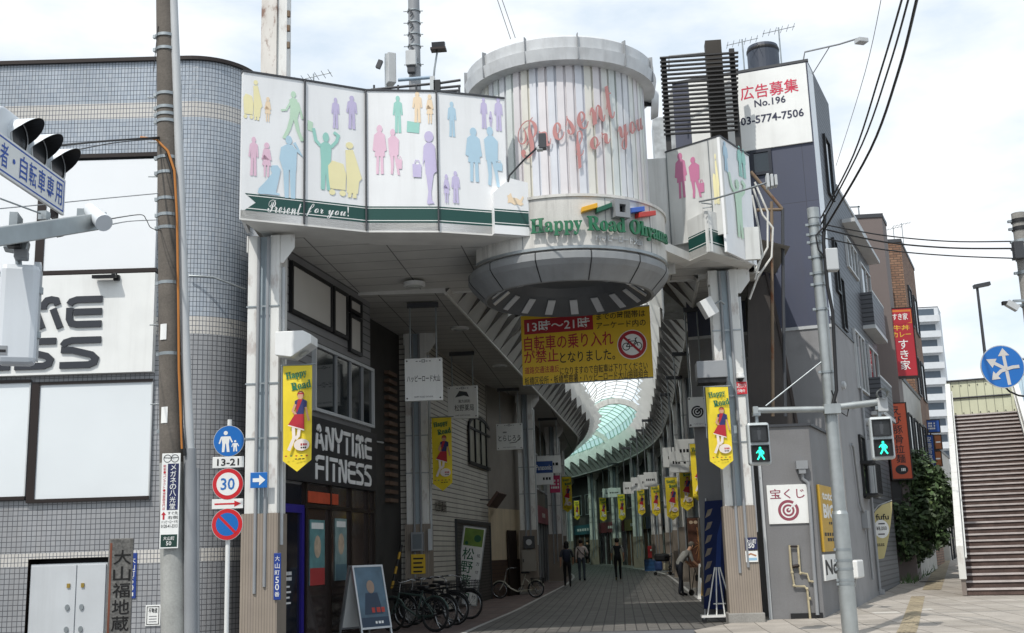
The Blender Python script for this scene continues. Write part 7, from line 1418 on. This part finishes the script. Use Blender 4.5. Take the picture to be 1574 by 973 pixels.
m = MB(); m.tube([A(x, y, PYY-.14) for x, y in ((1268, 330), (1266, 372), (1272, 440), (1280, 480), (1284, 560), (1286, 600), (1280, 622))], .03, BLACK, 8); m.tube([A(x, y, PYY-.16) for x, y in ((1265, 350), (1254, 362), (1258, 384), (1272, 400))], .015, BLACK, 6); m.tube([A(x, y, PYY-.1) for x, y in ((1278, 600), (1290, 632), (1302, 640), (1305, 625))], .012, BLACK, 6); m.build('cable', spo, world=True)
m = MB(); m.box(A(1278, 400, PYY-.1), (.2, .2, .38), LGREY); m.build('splice_box', spo, world=True, bevel=.02)
GRN = mat('lamp_green', (.02, .85, .50), .5, var=0, emit=1.6); SIGB = mat('signal_body', '#b9bfc0', .4, .2, var=.06, streak=.1); LOFF = mat('signal_dark_lens', '#2c2e30', .3, var=.25, scale=14)
def ped_signal(label, px, py, y, rz):
    p = A(px, py, y); t = thing('pedestrian_signal', label, 'traffic signal', p, rz, 'pedestrian signals showing green'); m = MB(); m.b2((-.18, -.02, -.345), (.18, .16, .345), SIGB); m.build('housing', t, bevel=.04)
    for s, mt in ((.16, LOFF), (-.16, BLACK)):
        m = MB(); m.slab(LF, -.13, s-.12, .13, s+.12, .012, mt, .02); l = m.build('lens', t); f = Loc((0, -.035, s))
        m = MB(); m.frame(LF, -.145, s-.135, .145, s+.135, .015, .05, BLACK, .02); m.build('lens_hood', t)
        g = GRN if s < 0 else mat('unlit_figure', '#45474a', .4); m = MB(); m.disc(f, .0, .085, .02, .022, g, .0, 14); m.plate(f, [(-.03, .06), (.03, .06), (.035, -.01), (-.025, -.01)], 0, g, .0004)
        if s < 0: m.stroke(f, [(-.025, .05), (-.065, .005)], .016, g, .0008); m.stroke(f, [(.028, .05), (.055, .015), (.05, -.015)], .016, g, .0012); m.stroke(f, [(-.005, -.005), (-.02, -.05), (-.05, -.1)], .024, g, .0016); m.stroke(f, [(.015, -.005), (.03, -.055), (.06, -.1)], .024, g, .002)
        else: m.plate(f, [(-.025, -.01), (.025, -.01), (.02, -.1), (-.02, -.1)], 0, g, .001)
        m.build('signal_figure', l)
    m = MB(); m.tube([(0, .07, .34), (0, .07, .47)], .03, STEEL, 8); m.box((0, .07, .49), (.12, .14, .06), STEEL); m.build('hanger', t)
    return t
ped_signal('left pedestrian signal with green walking figure, in front of the right white column', 1167, 682, PYY-.15, math.radians(4)); ped_signal('right pedestrian signal with green walking figure, beside the orange sign', 1356, 673, PYY-.15, math.radians(-6))
sk_ = thing('signal_speaker', 'small grey horn speaker above the right pedestrian signal', 'loudspeaker', A(1355, 612, PYY-.1)); m = MB(); m.lathe((0, 0, .06), [(.085, 0), (.07, .04), (.09, .16)], STEEL, 16, rot=Matrix.Rotation(math.radians(90), 3, 'X')); m.build('horn', sk_); m = MB(); m.b2((-.08, -.06, -.22), (.08, .1, .0), LGREY); m.build('box', sk_, bevel=.01)
# ================================================================== right edge: blue direction sign, pole, lamp
by_ = 15.0; bs = A(1541, 563.5, by_); ds_ = thing('direction_sign', 'round blue sign with white branching arrows at the right edge', 'traffic sign', V((bs.x+.42, by_+.1, 0)))
bf = Plane((bs.x, by_), (1, .06)); a, b = bf.at(1541, 563.5); R3 = 33.5*mpp(bs); m = MB(); m.disc(bf, a, b, R3, R3, LGREY, -.012, 40, .012); o = m.build('sign_face', ds_, world=True); m = MB(); m.disc(bf, a, b, R3*.96, R3*.96, BLU, .002, 40); W_ = mat('worn_white', '#c9c5bf', .5, var=.1)
def arr(pts, tip, wd, o_): m.stroke(bf, [(a+x*R3, b+y*R3) for x, y in pts], .15*R3, W_, o_); dx, dy = tip[0]-pts[-1][0], tip[1]-pts[-1][1]; L_ = math.hypot(dx, dy); nx, ny = -dy/L_*wd, dx/L_*wd; m.plate(bf, [(a+tip[0]*R3, b+tip[1]*R3), (a+(pts[-1][0]+nx)*R3, b+(pts[-1][1]+ny)*R3), (a+(pts[-1][0]-nx)*R3, b+(pts[-1][1]-ny)*R3)], 0, W_, o_+.0008)
arr([(.22, -.85), (.15, -.1), (.10, .5)], (.08, .86), .26, .004); arr([(.15, -.12), (-.35, .16)], (-.72, .36), .24, .0055); arr([(.12, -.14), (-.10, -.2), (-.3, -.38)], (-.56, -.6), .24, .007); m.stroke(bf, [(a+.15*R3, b-.12*R3), (a+.45*R3, b-.04*R3), (a+.75*R3, b-.02*R3)], .15*R3, W_, .0085)
m.build('sign_arrows', o, world=True); m = MB(); q_ = V((bs.x+.42, by_+.12, 0)); m.cyl(q_, q_+V((0, 0, bs.z+.4)), .04, GALV, n=14); m.tube([q_+V((0, 0, bs.z-.1)), V((bs.x, by_+.03, bs.z-.1))], .016, STEEL, 6); m.tube([q_+V((0, 0, bs.z+.1)), V((bs.x, by_+.03, bs.z+.1))], .016, STEEL, 6); m.build('post', ds_, world=True)
m = MB(); m.tube([A(x, y, by_+.05) for x, y in ((1540, 590), (1552, 602), (1566, 608), (1590, 611))], .012, BLACK, 6); m.build('cable', ds_, world=True)
uy = 19.5; ut_ = A(1565, 328, uy); up2 = thing('concrete_pole', 'grey utility pole with cameras at the right edge of the picture', 'pole', (ut_.x, uy, .02)); m = MB(); m.cyl((ut_.x, uy, 0), (ut_.x, uy, ut_.z), .14, CONC, .115, 18); m.build('shaft', up2, world=True)
for py in (340, 352, 372, 383, 398, 420, 470): z = A(1565, py, uy).z; m = MB(); m.cyl((ut_.x, uy, z-.03), (ut_.x, uy, z+.03), .135, BLACK if py < 360 else STEEL, n=16); m.box((ut_.x-.15, uy, z), (.08, .05, .04), STEEL); m.build('strap', up2, world=True)
m = MB(); c = A(1556, 470, uy-.1); m.box(c, (.2, .12, .1), LGREY, 0, 0, math.radians(35)); m.box(c+V((-.12, 0, .05)), (.08, .08, .06), BLACK); m.box(c+V((.12, 0, .08)), (.2, .04, .04), STEEL); m.build('camera', up2, world=True); m = MB(); m.box(A(1565, 385, uy-.2), (.16, .14, .3), DGREY); m.build('box', up2, world=True, bevel=.01)
ly = 45; lt = A(1497, 441, ly); lb_ = A(1520, 720, ly); sl_ = thing('street_lamp', 'slim dark street lamp behind the footbridge', 'street lamp', (lt.x+.12, ly, gz(ly))); m = MB(); m.cyl((lt.x+.12, ly, 0), (lt.x+.12, ly, lt.z), .09, DGREY, .05, 12); m.build('post', sl_, world=True); m = MB(); m.tube([(lt.x+.12, ly, lt.z-.05), (lt.x-.15, ly, lt.z+.08), (lt.x+.45, ly, lt.z+.18)][0:1]+[(lt.x+.12, ly, lt.z)], .04, DGREY, 6) if False else m.box((lt.x+.3, ly, lt.z+.05), (.62, .25, .14), DGREY, 0, 0, math.radians(-9)); m.build('lamp_head', sl_, world=True)
# ================================================================== things on the roofs
ry = 19.6; rc = thing('rusty_box_column', 'white steel box column streaked with rust above the left billboard', 'column', A(420, 112, ry)); x0, x1 = A(401, 80, ry).x, A(439, 80, ry).x; RUSTW = mat('rust_streaked_white', '#d3cfc8', .55, var=.08, streak=.5, streak_col=(.2, .1, .05), rust=.85)
m = MB(); m.b2((x0, ry, ZS), (x0+(x1-x0)*.62, ry+.4, A(420, -60, ry).z), RUSTW); m.b2((x0+(x1-x0)*.62+.004, ry+.06, ZS), (x1, ry+.34, A(420, -60, ry).z), COLW); m.build('shaft', rc, world=True)
m = MB()
for py in (18, 40, 66): m.box(V((x1+.02, ry+.1, A(440, py, ry).z)), (.06, .06, .12), RUST)
m.build('lug', rc, world=True)
ay = 24.5; ab_ = A(638, 140, ay); an = thing('antenna_mast', 'thick grey antenna mast wound with cables above the billboards', 'mast', V((ab_.x, ay, ZS+.14))); zt2 = A(637, -60, ay).z; m = MB(); m.cyl((ab_.x, ay, ZS+.1), (ab_.x, ay, zt2), .15, GREY, .135, 16); m.build('shaft', an, world=True)
for py in (18, 36, 54, 72, 100): z = A(638, py, ay).z; m = MB(); m.cyl((ab_.x, ay, z-.015), (ab_.x, ay, z+.015), .16, STEEL, n=16); m.tube([(ab_.x-.24, ay-.05, z), (ab_.x+.22, ay-.05, z-.02)], .014, STEEL, 5); m.tube([(ab_.x-.1, ay-.16, z), (ab_.x, ay-.17, z-.12), (ab_.x-.06, ay-.17, z-.2)], .018, DGREY, 5); m.build('cable_clamp', an, world=True)
m = MB(); c = A(632, 90, ay-.25); m.box(c, (.24, .16, .36), LGREY); m.box(c-V((0, -.02, .26)), (.18, .12, .18), DGREY); m.build('radio_unit', an, world=True, bevel=.01)
pa_ = thing('panel_antenna', 'pale flat panel antenna standing left of the thick mast', 'antenna', A(598, 132, ay)); m = MB(); c = A(600, 107, ay); m.box(c, (.2, .3, .75), LGREY, .5); m.build('panel', pa_, world=True, bevel=.02); m = MB(); z = A(598, 135, ay).z; m.tube([(c.x-.1, ay, ZS+.1), (c.x-.1, ay, c.z+.4)], .03, STEEL, 8); m.box(c+V((-.26, 0, .15)), (.1, .1, .2), DGREY, 0, 0, .4); m.build('mount', pa_, world=True)
fl2 = thing('roof_floodlight', 'small floodlight on a thin bent post right of the thick mast', 'light', A(668, 132, ay)); m = MB(); m.tube([A(665, 140, ay), A(668, 105, ay), A(672, 80, ay)], .025, STEEL, 6); m.build('post', fl2, world=True); m = MB(); c = A(674, 72, ay-.05); m.box(c+V((0, 0, .05)), (.30, .16, .12), DGREY, 0, .3); m.box(c-V((0, 0, .07)), (.36, .22, .05), BRONZE); m.build('lamp_head', fl2, world=True)
m = MB()
for (xa, ya, xb, yb_) in ((570, 138, 662, 129), (668, 129, 708, 123), (668, 136, 708, 132), (668, 141, 706, 139)): m.tube([A(xa, ya, 22.5), A(xb, yb_, 22.5)], .028, DGREY, 6)
m.tube([A(612, 123, 23.5), A(662, 119, 23.5)], .04, mat('rail_blue', '#8fa3b5', .5), 6); m.box(A(665, 130, 22.5), (.1, .1, .35), LGREY); m.box(A(672, 134, 22.5), (.14, .1, .3), BLACK)
for px in (575, 612, 640, 706): p = A(px, 140, 22.5); m.cyl((p.x, p.y, ZS+.1), (p.x, p.y, A(px, 131, 22.5).z), .025, DGREY, n=6)
tag(m.build('roof_railing'), 'low dark roof railing behind the middle billboard panels', 'railing')
def yagi(px, py, y, h, label, zb):
    p = A(px, py, y); t = thing('roof_aerial', label, 'antenna', (p.x, y, zb)); m = MB(); m.cyl((p.x, y, zb), (p.x, y, p.z+.1), .018, STEEL, n=6); m.build('mast', t, world=True); m = MB(); m.cyl((p.x-.4, y, p.z-.04), (p.x+.4, y, p.z+.1), .01, STEEL, n=5)
    for k in range(6): x = -.38+.15*k; m.cyl((p.x+x, y-.2, p.z+.03+x*.17), (p.x+x, y+.2, p.z+.03+x*.17), .007, STEEL, n=4)
    m.build('elements', t, world=True)
yagi(482, 120, 23, .5, 'thin roof aerial above the second billboard panel', ZS+.1)
yagi(1197, 48, 27, .5, 'roof aerial on a post beside the dark water tank', zR); yagi(1141, 66, 27.5, .4, 'small roof aerial left of the dark water tank', zR)
yagi(1373, 352, 52, .5, 'left thin aerial on the brick building', bp.z); yagi(1386, 346, 52, .5, 'right thin aerial on the brick building', bp.z)
tkp = A(1174, 100, 28); tk_ = thing('water_tank', 'dark cylindrical water tank on the roof of the navy building', 'tank', (tkp.x, 28, zR)); k = mpp(tkp); m = MB(); zb, zt3 = zR, A(1174, 72, 28).z; m.lathe((tkp.x, 28, 0), [(24*k, zb), (24*k, zt3-.12), (23*k, zt3-.02), (.02, zt3+.03)], mat('tank_navy', '#3c4350', .5, var=.1), 28); m.build('tank', tk_, world=True); m = MB(); m.lathe((tkp.x, 28, 0), [(24.6*k, zt3-.18), (25*k, zt3-.14), (24.6*k, zt3-.10)], BLACK, 28); m.build('rim', tk_, world=True)
ll = thing('sign_lamp', 'long thin lamp arm reaching from the roof corner over the advert board', 'lamp', WR.pt(1.2, zR)); m = MB(); P0 = WR.pt(1.15, zR, -.1); m.tube([P0, A(1237, 80, P0.y), A(1290, 68, P0.y-.5), A(1322, 58, P0.y-.8)], .02, GREY, 6); m.tube([A(1275, 72, P0.y-.35), WR.pt(1.9, zR-.05, -.05)], .012, GREY, 5); m.build('arm', ll, world=True); m = MB(); m.box(A(1324, 63, P0.y-.8), (.24, .2, .1), LGREY, .4); m.build('lamp_head', ll, world=True, bevel=.01)
# black louvre frame and post behind the right billboard
vy = 24.6; lv = thing('louvre_screen', 'black slatted metal screen with thick post above the right billboard', 'screen', A(1075, 225, vy)); lp = Plane((A(1012, 150, vy).x, vy), (1, .0)); BM = mat('louvre_black', '#2b2a2a', .6, var=.15)
NB_ = 19
for k in range(NB_):
    yl = 92+(209-92)*k/(NB_-1); x0_, x1_ = 1012+.35*k, 1134+.0*k; p0, p1 = lp.at(x0_+2, yl), lp.at(x1_, yl-10+.3*k); m = MB(); m.slab(lp, p0[0], p0[1]-.017, p1[0], p0[1]+.017, .07, BM, .06); o = m.build('slat', lv, world=True)
b = lp.box(1020, 90, 1028, 228); m = MB(); m.slab(lp, b[0], ZS+1.0, b[2], b[3], .1, BM, -.06); b = lp.box(1126, 75, 1134, 225); m.slab(lp, b[0], ZS+1.0, b[2], b[3], .1, BM, -.06); m.build('upright', lv, world=True)
b = lp.box(1090, 58, 1115, 225); m = MB(); m.slab(lp, b[0], ZS+.1, b[2], b[3], .3, mat('dark_post', '#38342f', .8, var=.25, streak=.2), -.4); m.build('post', lv, world=True)
m = MB(); t0 = lp.P(1029, 78, -.3); t1 = lp.P(1092, 72, -.3); m.tube([lp.P(1029, 100, -.3), t0, t1], .02, GREY, 6); m.build('top_rail', lv, world=True)
bh = thing('roof_shed', 'pale clutter and duct behind the black louvre screen', 'duct', A(1040, 190, 27)); m = MB(); c = A(1065, 165, 27); m.box(c, (1.1, .8, .75), mat('duct_grey', '#a7a5a0', .6, var=.2), .1); m.build('duct', bh, world=True); m = MB(); c = A(1050, 200, 27); m.box((c.x, 27, (ZS+c.z+.2)/2), (1.5, .9, c.z+.2-ZS), mat('clutter_pale', '#b5babd', .6, var=.35, scale=5)); m.build('plinth', bh, world=True)
gl_ = thing('globe_lamp', 'dull metal drum shaped lamp on the right side of the round tower', 'lamp', A(1008, 170, 21.5)); m = MB(); m.cyl(A(1001, 160, 21.6), A(1012, 160, 21.6), .32, COP, .25, 18); m.build('shade', gl_, world=True); m = MB(); m.tube([A(1000, 160, 21.6), A(990, 160, 21.4)], .05, DGREY); m.build('bracket', gl_, world=True)
# lamp arms on the gate
la = thing('billboard_lamp', 'dark spotlight on a thin angled arm in front of the script lettering', 'lamp', A(782, 277, 18.7)); m = MB(); m.tube([A(781, 279, 18.9), A(783, 270, 18.7), A(806, 245, 18.2), A(829, 224, 17.8)], .018, DGREY, 6); m.build('arm', la, world=True); m = MB(); c = A(834, 218, 17.75); m.box(c, (.12, .14, .26), DGREY); m.box(c+V((-.05, 0, -.12)), (.1, .12, .06), LGREY); m.build('lamp_head', la, world=True, bevel=.01)
lr = thing('billboard_lamp', 'floodlight on a long thin arm in front of the right billboard', 'lamp', A(1100, 305, 20.7)); m = MB(); m.tube([A(1075, 310, 20.9), A(1100, 305, 20.6), A(1150, 290, 20.2), A(1178, 281, 20.0)], .018, STEEL, 6); m.tube([A(1078, 312, 20.8), A(1095, 314, 20.8), A(1095, 318, 20.8), A(1080, 320, 20.8)], .012, STEEL, 5); m.build('arm', lr, world=True); m = MB(); c = A(1185, 279, 20.0); 
for k in range(3): m.box(c+V((-.06+.07*k, 0, 0)), (.05, .2, .26-.03*k), LGREY)
m.build('lamp_head', lr, world=True, bevel=.01)
# ================================================================== foreground signal at the left edge
sgn = V((1, .046, 0)).normalized(); sgu = V((-.046, 1, 0)).normalized(); Lp = [A(27, 205, 9.4), A(66, 235, 9.8), A(93, 257, 10.2)]
c0_ = Lp[1]; vs_ = thing('vehicle_signal', 'white three lamp vehicle signal with black visors at the left edge', 'traffic signal', c0_); vf = Loc(Lp[1], sgu, (0, 0, 1), sgn)
SWB = mat('signal_white', '#d4d9dd', .35, var=.04, streak=.08)
m = MB(); n = 14; hull = [(-.62+.21-.0+.21*math.cos(math.pi/2+math.pi*k/n)-.21, .21*math.sin(math.pi/2+math.pi*k/n)) for k in range(n+1)]+[(.41+.21*math.cos(-math.pi/2+math.pi*k/n), .21*math.sin(-math.pi/2+math.pi*k/n)) for k in range(n+1)]
m.plate(vf, hull, .14, SWB, -.2); m.build('housing', vs_, world=True, bevel=.02)
for i, off_ in enumerate((-.4, 0, .4)):
    fr_ = Loc(vf.pt(off_, 0, -.06), sgu, (0, 0, 1), sgn); m = MB(); m.disc(fr_, 0, 0, .15, .15, LOFF, .02, 28); m.ring(fr_, 0, 0, .145, .175, LGREY, .03, 28); l = m.build('lens', vs_, world=True); m = MB()
    for j in range(24):
        t0, t1 = [math.radians(-35+250*(j+k)/24) for k in (0, 1)]; dep = lambda t: .025+.21*max(0, math.sin(t))**.8 if math.sin(t) > 0 else .025
        for rr_, mt in ((.172, SWB), (.166, BLACK)):
            q4 = [fr_.pt(rr_*math.cos(t0), rr_*math.sin(t0), 0), fr_.pt(rr_*math.cos(t1), rr_*math.sin(t1), 0), fr_.pt(rr_*math.cos(t1), rr_*math.sin(t1), dep(t1)), fr_.pt(rr_*math.cos(t0), rr_*math.sin(t0), dep(t0))]; m.face(q4, mt, smooth=True)
    m.build('visor', vs_, world=True)
pz1, pz0 = A(75, 279, 10.32).z, A(75, 333, 10.32).z; pf_ = Loc(V((Lp[1].x, Lp[1].y, 0)), sgu, (0, 0, 1), sgn); pe = (10.32-Lp[1].y); t = thing('lane_sign', 'white sign with blue border and blue characters below the vehicle signal', 'traffic sign', pf_.pt(pe-.8, pz0)); m = MB(); m.slab(pf_, pe-1.75, pz0, pe, pz1, .03, SIGNW, -.03); pn = m.build('panel', t, world=True, bevel=.006)
m = MB(); m.frame(pf_, pe-1.72, pz0+.025, pe-.03, pz1-.025, .015, .002, BLUEI, 0)
for k, ch in enumerate('歩行者・自転車専用'): a = pe-1.70+.183*k; m.text(pf_, ch, (a+.015, pz0+.07, a+.16, pz1-.07) if ch != '・' else (a+.06, (pz0+pz1)/2-.025, a+.11, (pz0+pz1)/2+.025), BLUEI, .004, .012)
m.build('sign_lettering', pn, world=True); m = MB(); m.slab(pf_, pe-.12, pz0-.05, pe-.04, pz0+.06, .05, BRONZE, -.09); m.slab(pf_, pe-.9, pz1-.05, pe-.8, pz1+.12, .04, STEEL, -.08); m.build('bracket', t, world=True)
# arm with cameras
e0, e1 = A(152, 340, 9.0), A(-70, 374, 7.3); arm = thing('camera_beam', 'square galvanised beam carrying cameras at the left edge', 'beam', e1); d = (e1-e0).normalized(); sd_ = V((-d.y, d.x, 0)).normalized(); upv = V((0, 0, 1)); h = .075
m = MB(); m.hexa([e0-sd_*h-upv*h, e0+sd_*h-upv*h, e1+sd_*h-upv*h, e1-sd_*h-upv*h, e0-sd_*h+upv*h, e0+sd_*h+upv*h, e1+sd_*h+upv*h, e1-sd_*h+upv*h], GALV); m.build('beam', arm, world=True, bevel=.008)
m = MB(); m.tube([A(68, 305, 8.3), A(66, 330, 8.4), A(88, 332, 8.6)], .008, BLACK, 5) if False else m.tube([A(82, 356, 8.5), A(88, 364, 8.55), A(97, 362, 8.6), A(99, 353, 8.7)], .008, BLACK, 5); m.box(A(68, 332, 8.5), (.07, .07, .07), STEEL); m.tube([A(0, 305, 7.8), A(62, 328, 8.45)], .007, STEEL, 5); m.build('cable', arm, world=True)
bc = thing('bullet_camera', 'white bullet camera on the end of the square beam', 'camera', A(150, 330, 8.95)); q0, q1 = A(138, 322, 8.95), A(160, 343, 8.75); m = MB(); m.cyl(q0, q1, .058, SWB, .072, 16); m.cyl(q0-(q1-q0)*.03, q0, .05, BLACK, n=16); m.build('body', bc, world=True); m = MB(); m.box(A(131, 334, 8.95), (.12, .12, .12), STEEL, .3); m.tube([A(131, 330, 8.95), q0], .02, STEEL, 6); m.build('mount', bc, world=True)
sn = thing('traffic_sensor', 'grey boxy sensor clamped under the square beam', 'sensor', A(27, 380, 8.2)); m = MB(); m.box(A(26, 378, 8.15), (.17, .14, .10), STEEL, .4, .0, .15); m.box(A(22, 374, 8.05), (.1, .1, .07), BLACK, .4); m.box(A(33, 392, 8.15), (.1, .12, .07), GREY, .4); m.build('body', sn, world=True, bevel=.008); m = MB(); m.box(A(24, 352, 8.2), (.06, .2, .22), STEEL, .3); m.tube([A(28, 392, 8.2), A(29, 408, 8.2)], .025, STEEL, 8); m.build('clamp', sn, world=True)
pb_c = A(32, 485, 8.2); kk_ = mpp(pb_c); bs_ = thing('pedestrian_signal', 'white pedestrian signal seen from its back, hanging at the left edge', 'traffic signal', pb_c, math.radians(24)); m = MB(); m.b2((-31*kk_, -.12, -78*kk_), (25*kk_, .08, 77*kk_), SWB); m.build('housing', bs_, bevel=.045); m = MB(); m.b2((25*kk_, .0, -70*kk_), (27*kk_, .07, 72*kk_), LGREY)
for z in (40, -30): m.box((27*kk_, -.0, z*kk_), (.03, .04, .05), STEEL)
m.build('door_hinge', bs_); m = MB()
for z in (58, -15): m.plate(Loc((0, 0, z*kk_), (0, 1, 0), (0, 0, 1), (1, 0, 0)), [(.08, -.16), (.08, .16), (.20, .15), (.12, -.10)], .05, SWB, 24*kk_-.05)
m.build('visor', bs_); m = MB(); m.slab(Loc((0, -.12, 0)), -28*kk_, -66*kk_, -14*kk_, -52*kk_, .004, GREY); m.slab(Loc((0, -.12, 0)), -26*kk_, -62*kk_, -16*kk_, -58*kk_, .006, INK); m.build('data_plate', bs_)
# ================================================================== overhead cables
def wire(label, pts, r, mt=BLACK, sub=6):
    P = [A(*p) for p in pts]; out_ = []
    for i in range(len(P)-1):
        p0, p1, p2, p3 = P[max(0, i-1)], P[i], P[i+1], P[min(len(P)-1, i+2)]
        for k in range(sub):
            t = k/sub; out_.append(.5*((2*p1)+(p2-p0)*t+(2*p0-5*p1+4*p2-p3)*t*t+(3*p1-p0-3*p2+p3)*t**3))
    out_.append(P[-1]); m = MB(); m.tube(out_, r, mt, 6); return tag(m.build('overhead_cable'), label, 'cable', 'overhead cables')
wire('leftmost of the three thick black cables sweeping down from the top to the signal pole', [(1392, -30, 11), (1386, 0, 12), (1353, 112, 14.5), (1312, 238, 17), (1262, 335, 18.9)], .013)
wire('middle one of the three thick black cables sweeping down to the signal pole', [(1402, -30, 11), (1396, 0, 12), (1366, 105, 14.5), (1325, 222, 17), (1262, 345, 18.9)], .013)
wire('rightmost and thickest black cable sweeping down to the signal pole', [(1415, -30, 11), (1409, 0, 12), (1381, 110, 14.5), (1338, 230, 17), (1264, 358, 18.9)], .019)
wire('faint thin wire slanting down left of the three thick cables', [(1358, -20, 14), (1330, 110, 16), (1285, 255, 22)], .005, GREY)
wire('upper of three cables from the signal pole to the right edge pole', [(1266, 345, 18.9), (1360, 362, 19.1), (1460, 371, 19.3), (1556, 371, 19.5)], .011)
wire('middle of three cables from the signal pole to the right edge pole', [(1266, 352, 18.9), (1360, 372, 19.1), (1460, 381, 19.3), (1556, 382, 19.5)], .014)
wire('lowest of three cables from the signal pole to the right edge pole', [(1266, 366, 18.9), (1360, 384, 19.1), (1460, 393, 19.3), (1556, 397, 19.5)], .011)
wire('thick black cable from the utility pole to the vehicle signal', [(246, 211, 14.9), (160, 217, 13.5), (85, 224, 11.5), (30, 226, 10.3)], .014)
wire('thin wire under the thick cable left of the utility pole', [(246, 213, 14.9), (180, 219, 13.5), (110, 232, 12), (40, 246, 10.5)], .007)
wire('thin wire crossing the upper white panels to the utility pole', [(246, 297, 14.9), (150, 306, 14), (50, 316, 12.5), (-60, 326, 11)], .007, GREY)
wire('thin wire from the beam end to the utility pole', [(243, 338, 14.9), (200, 340, 13), (166, 346, 9.2)], .006, GREY)
wire('looping thin wire above the beam end by the utility pole', [(248, 355, 14.9), (232, 350, 14.5), (225, 338, 14), (216, 330, 13.5), (160, 338, 9.2)], .006, DGREY)
wire('faint parallel wire at the top left of the round tower', [(758, -20, 30), (785, 60, 34)], .012, GREY); wire('second faint parallel wire at the top left of the round tower', [(765, -20, 30), (792, 58, 34)], .012, GREY)
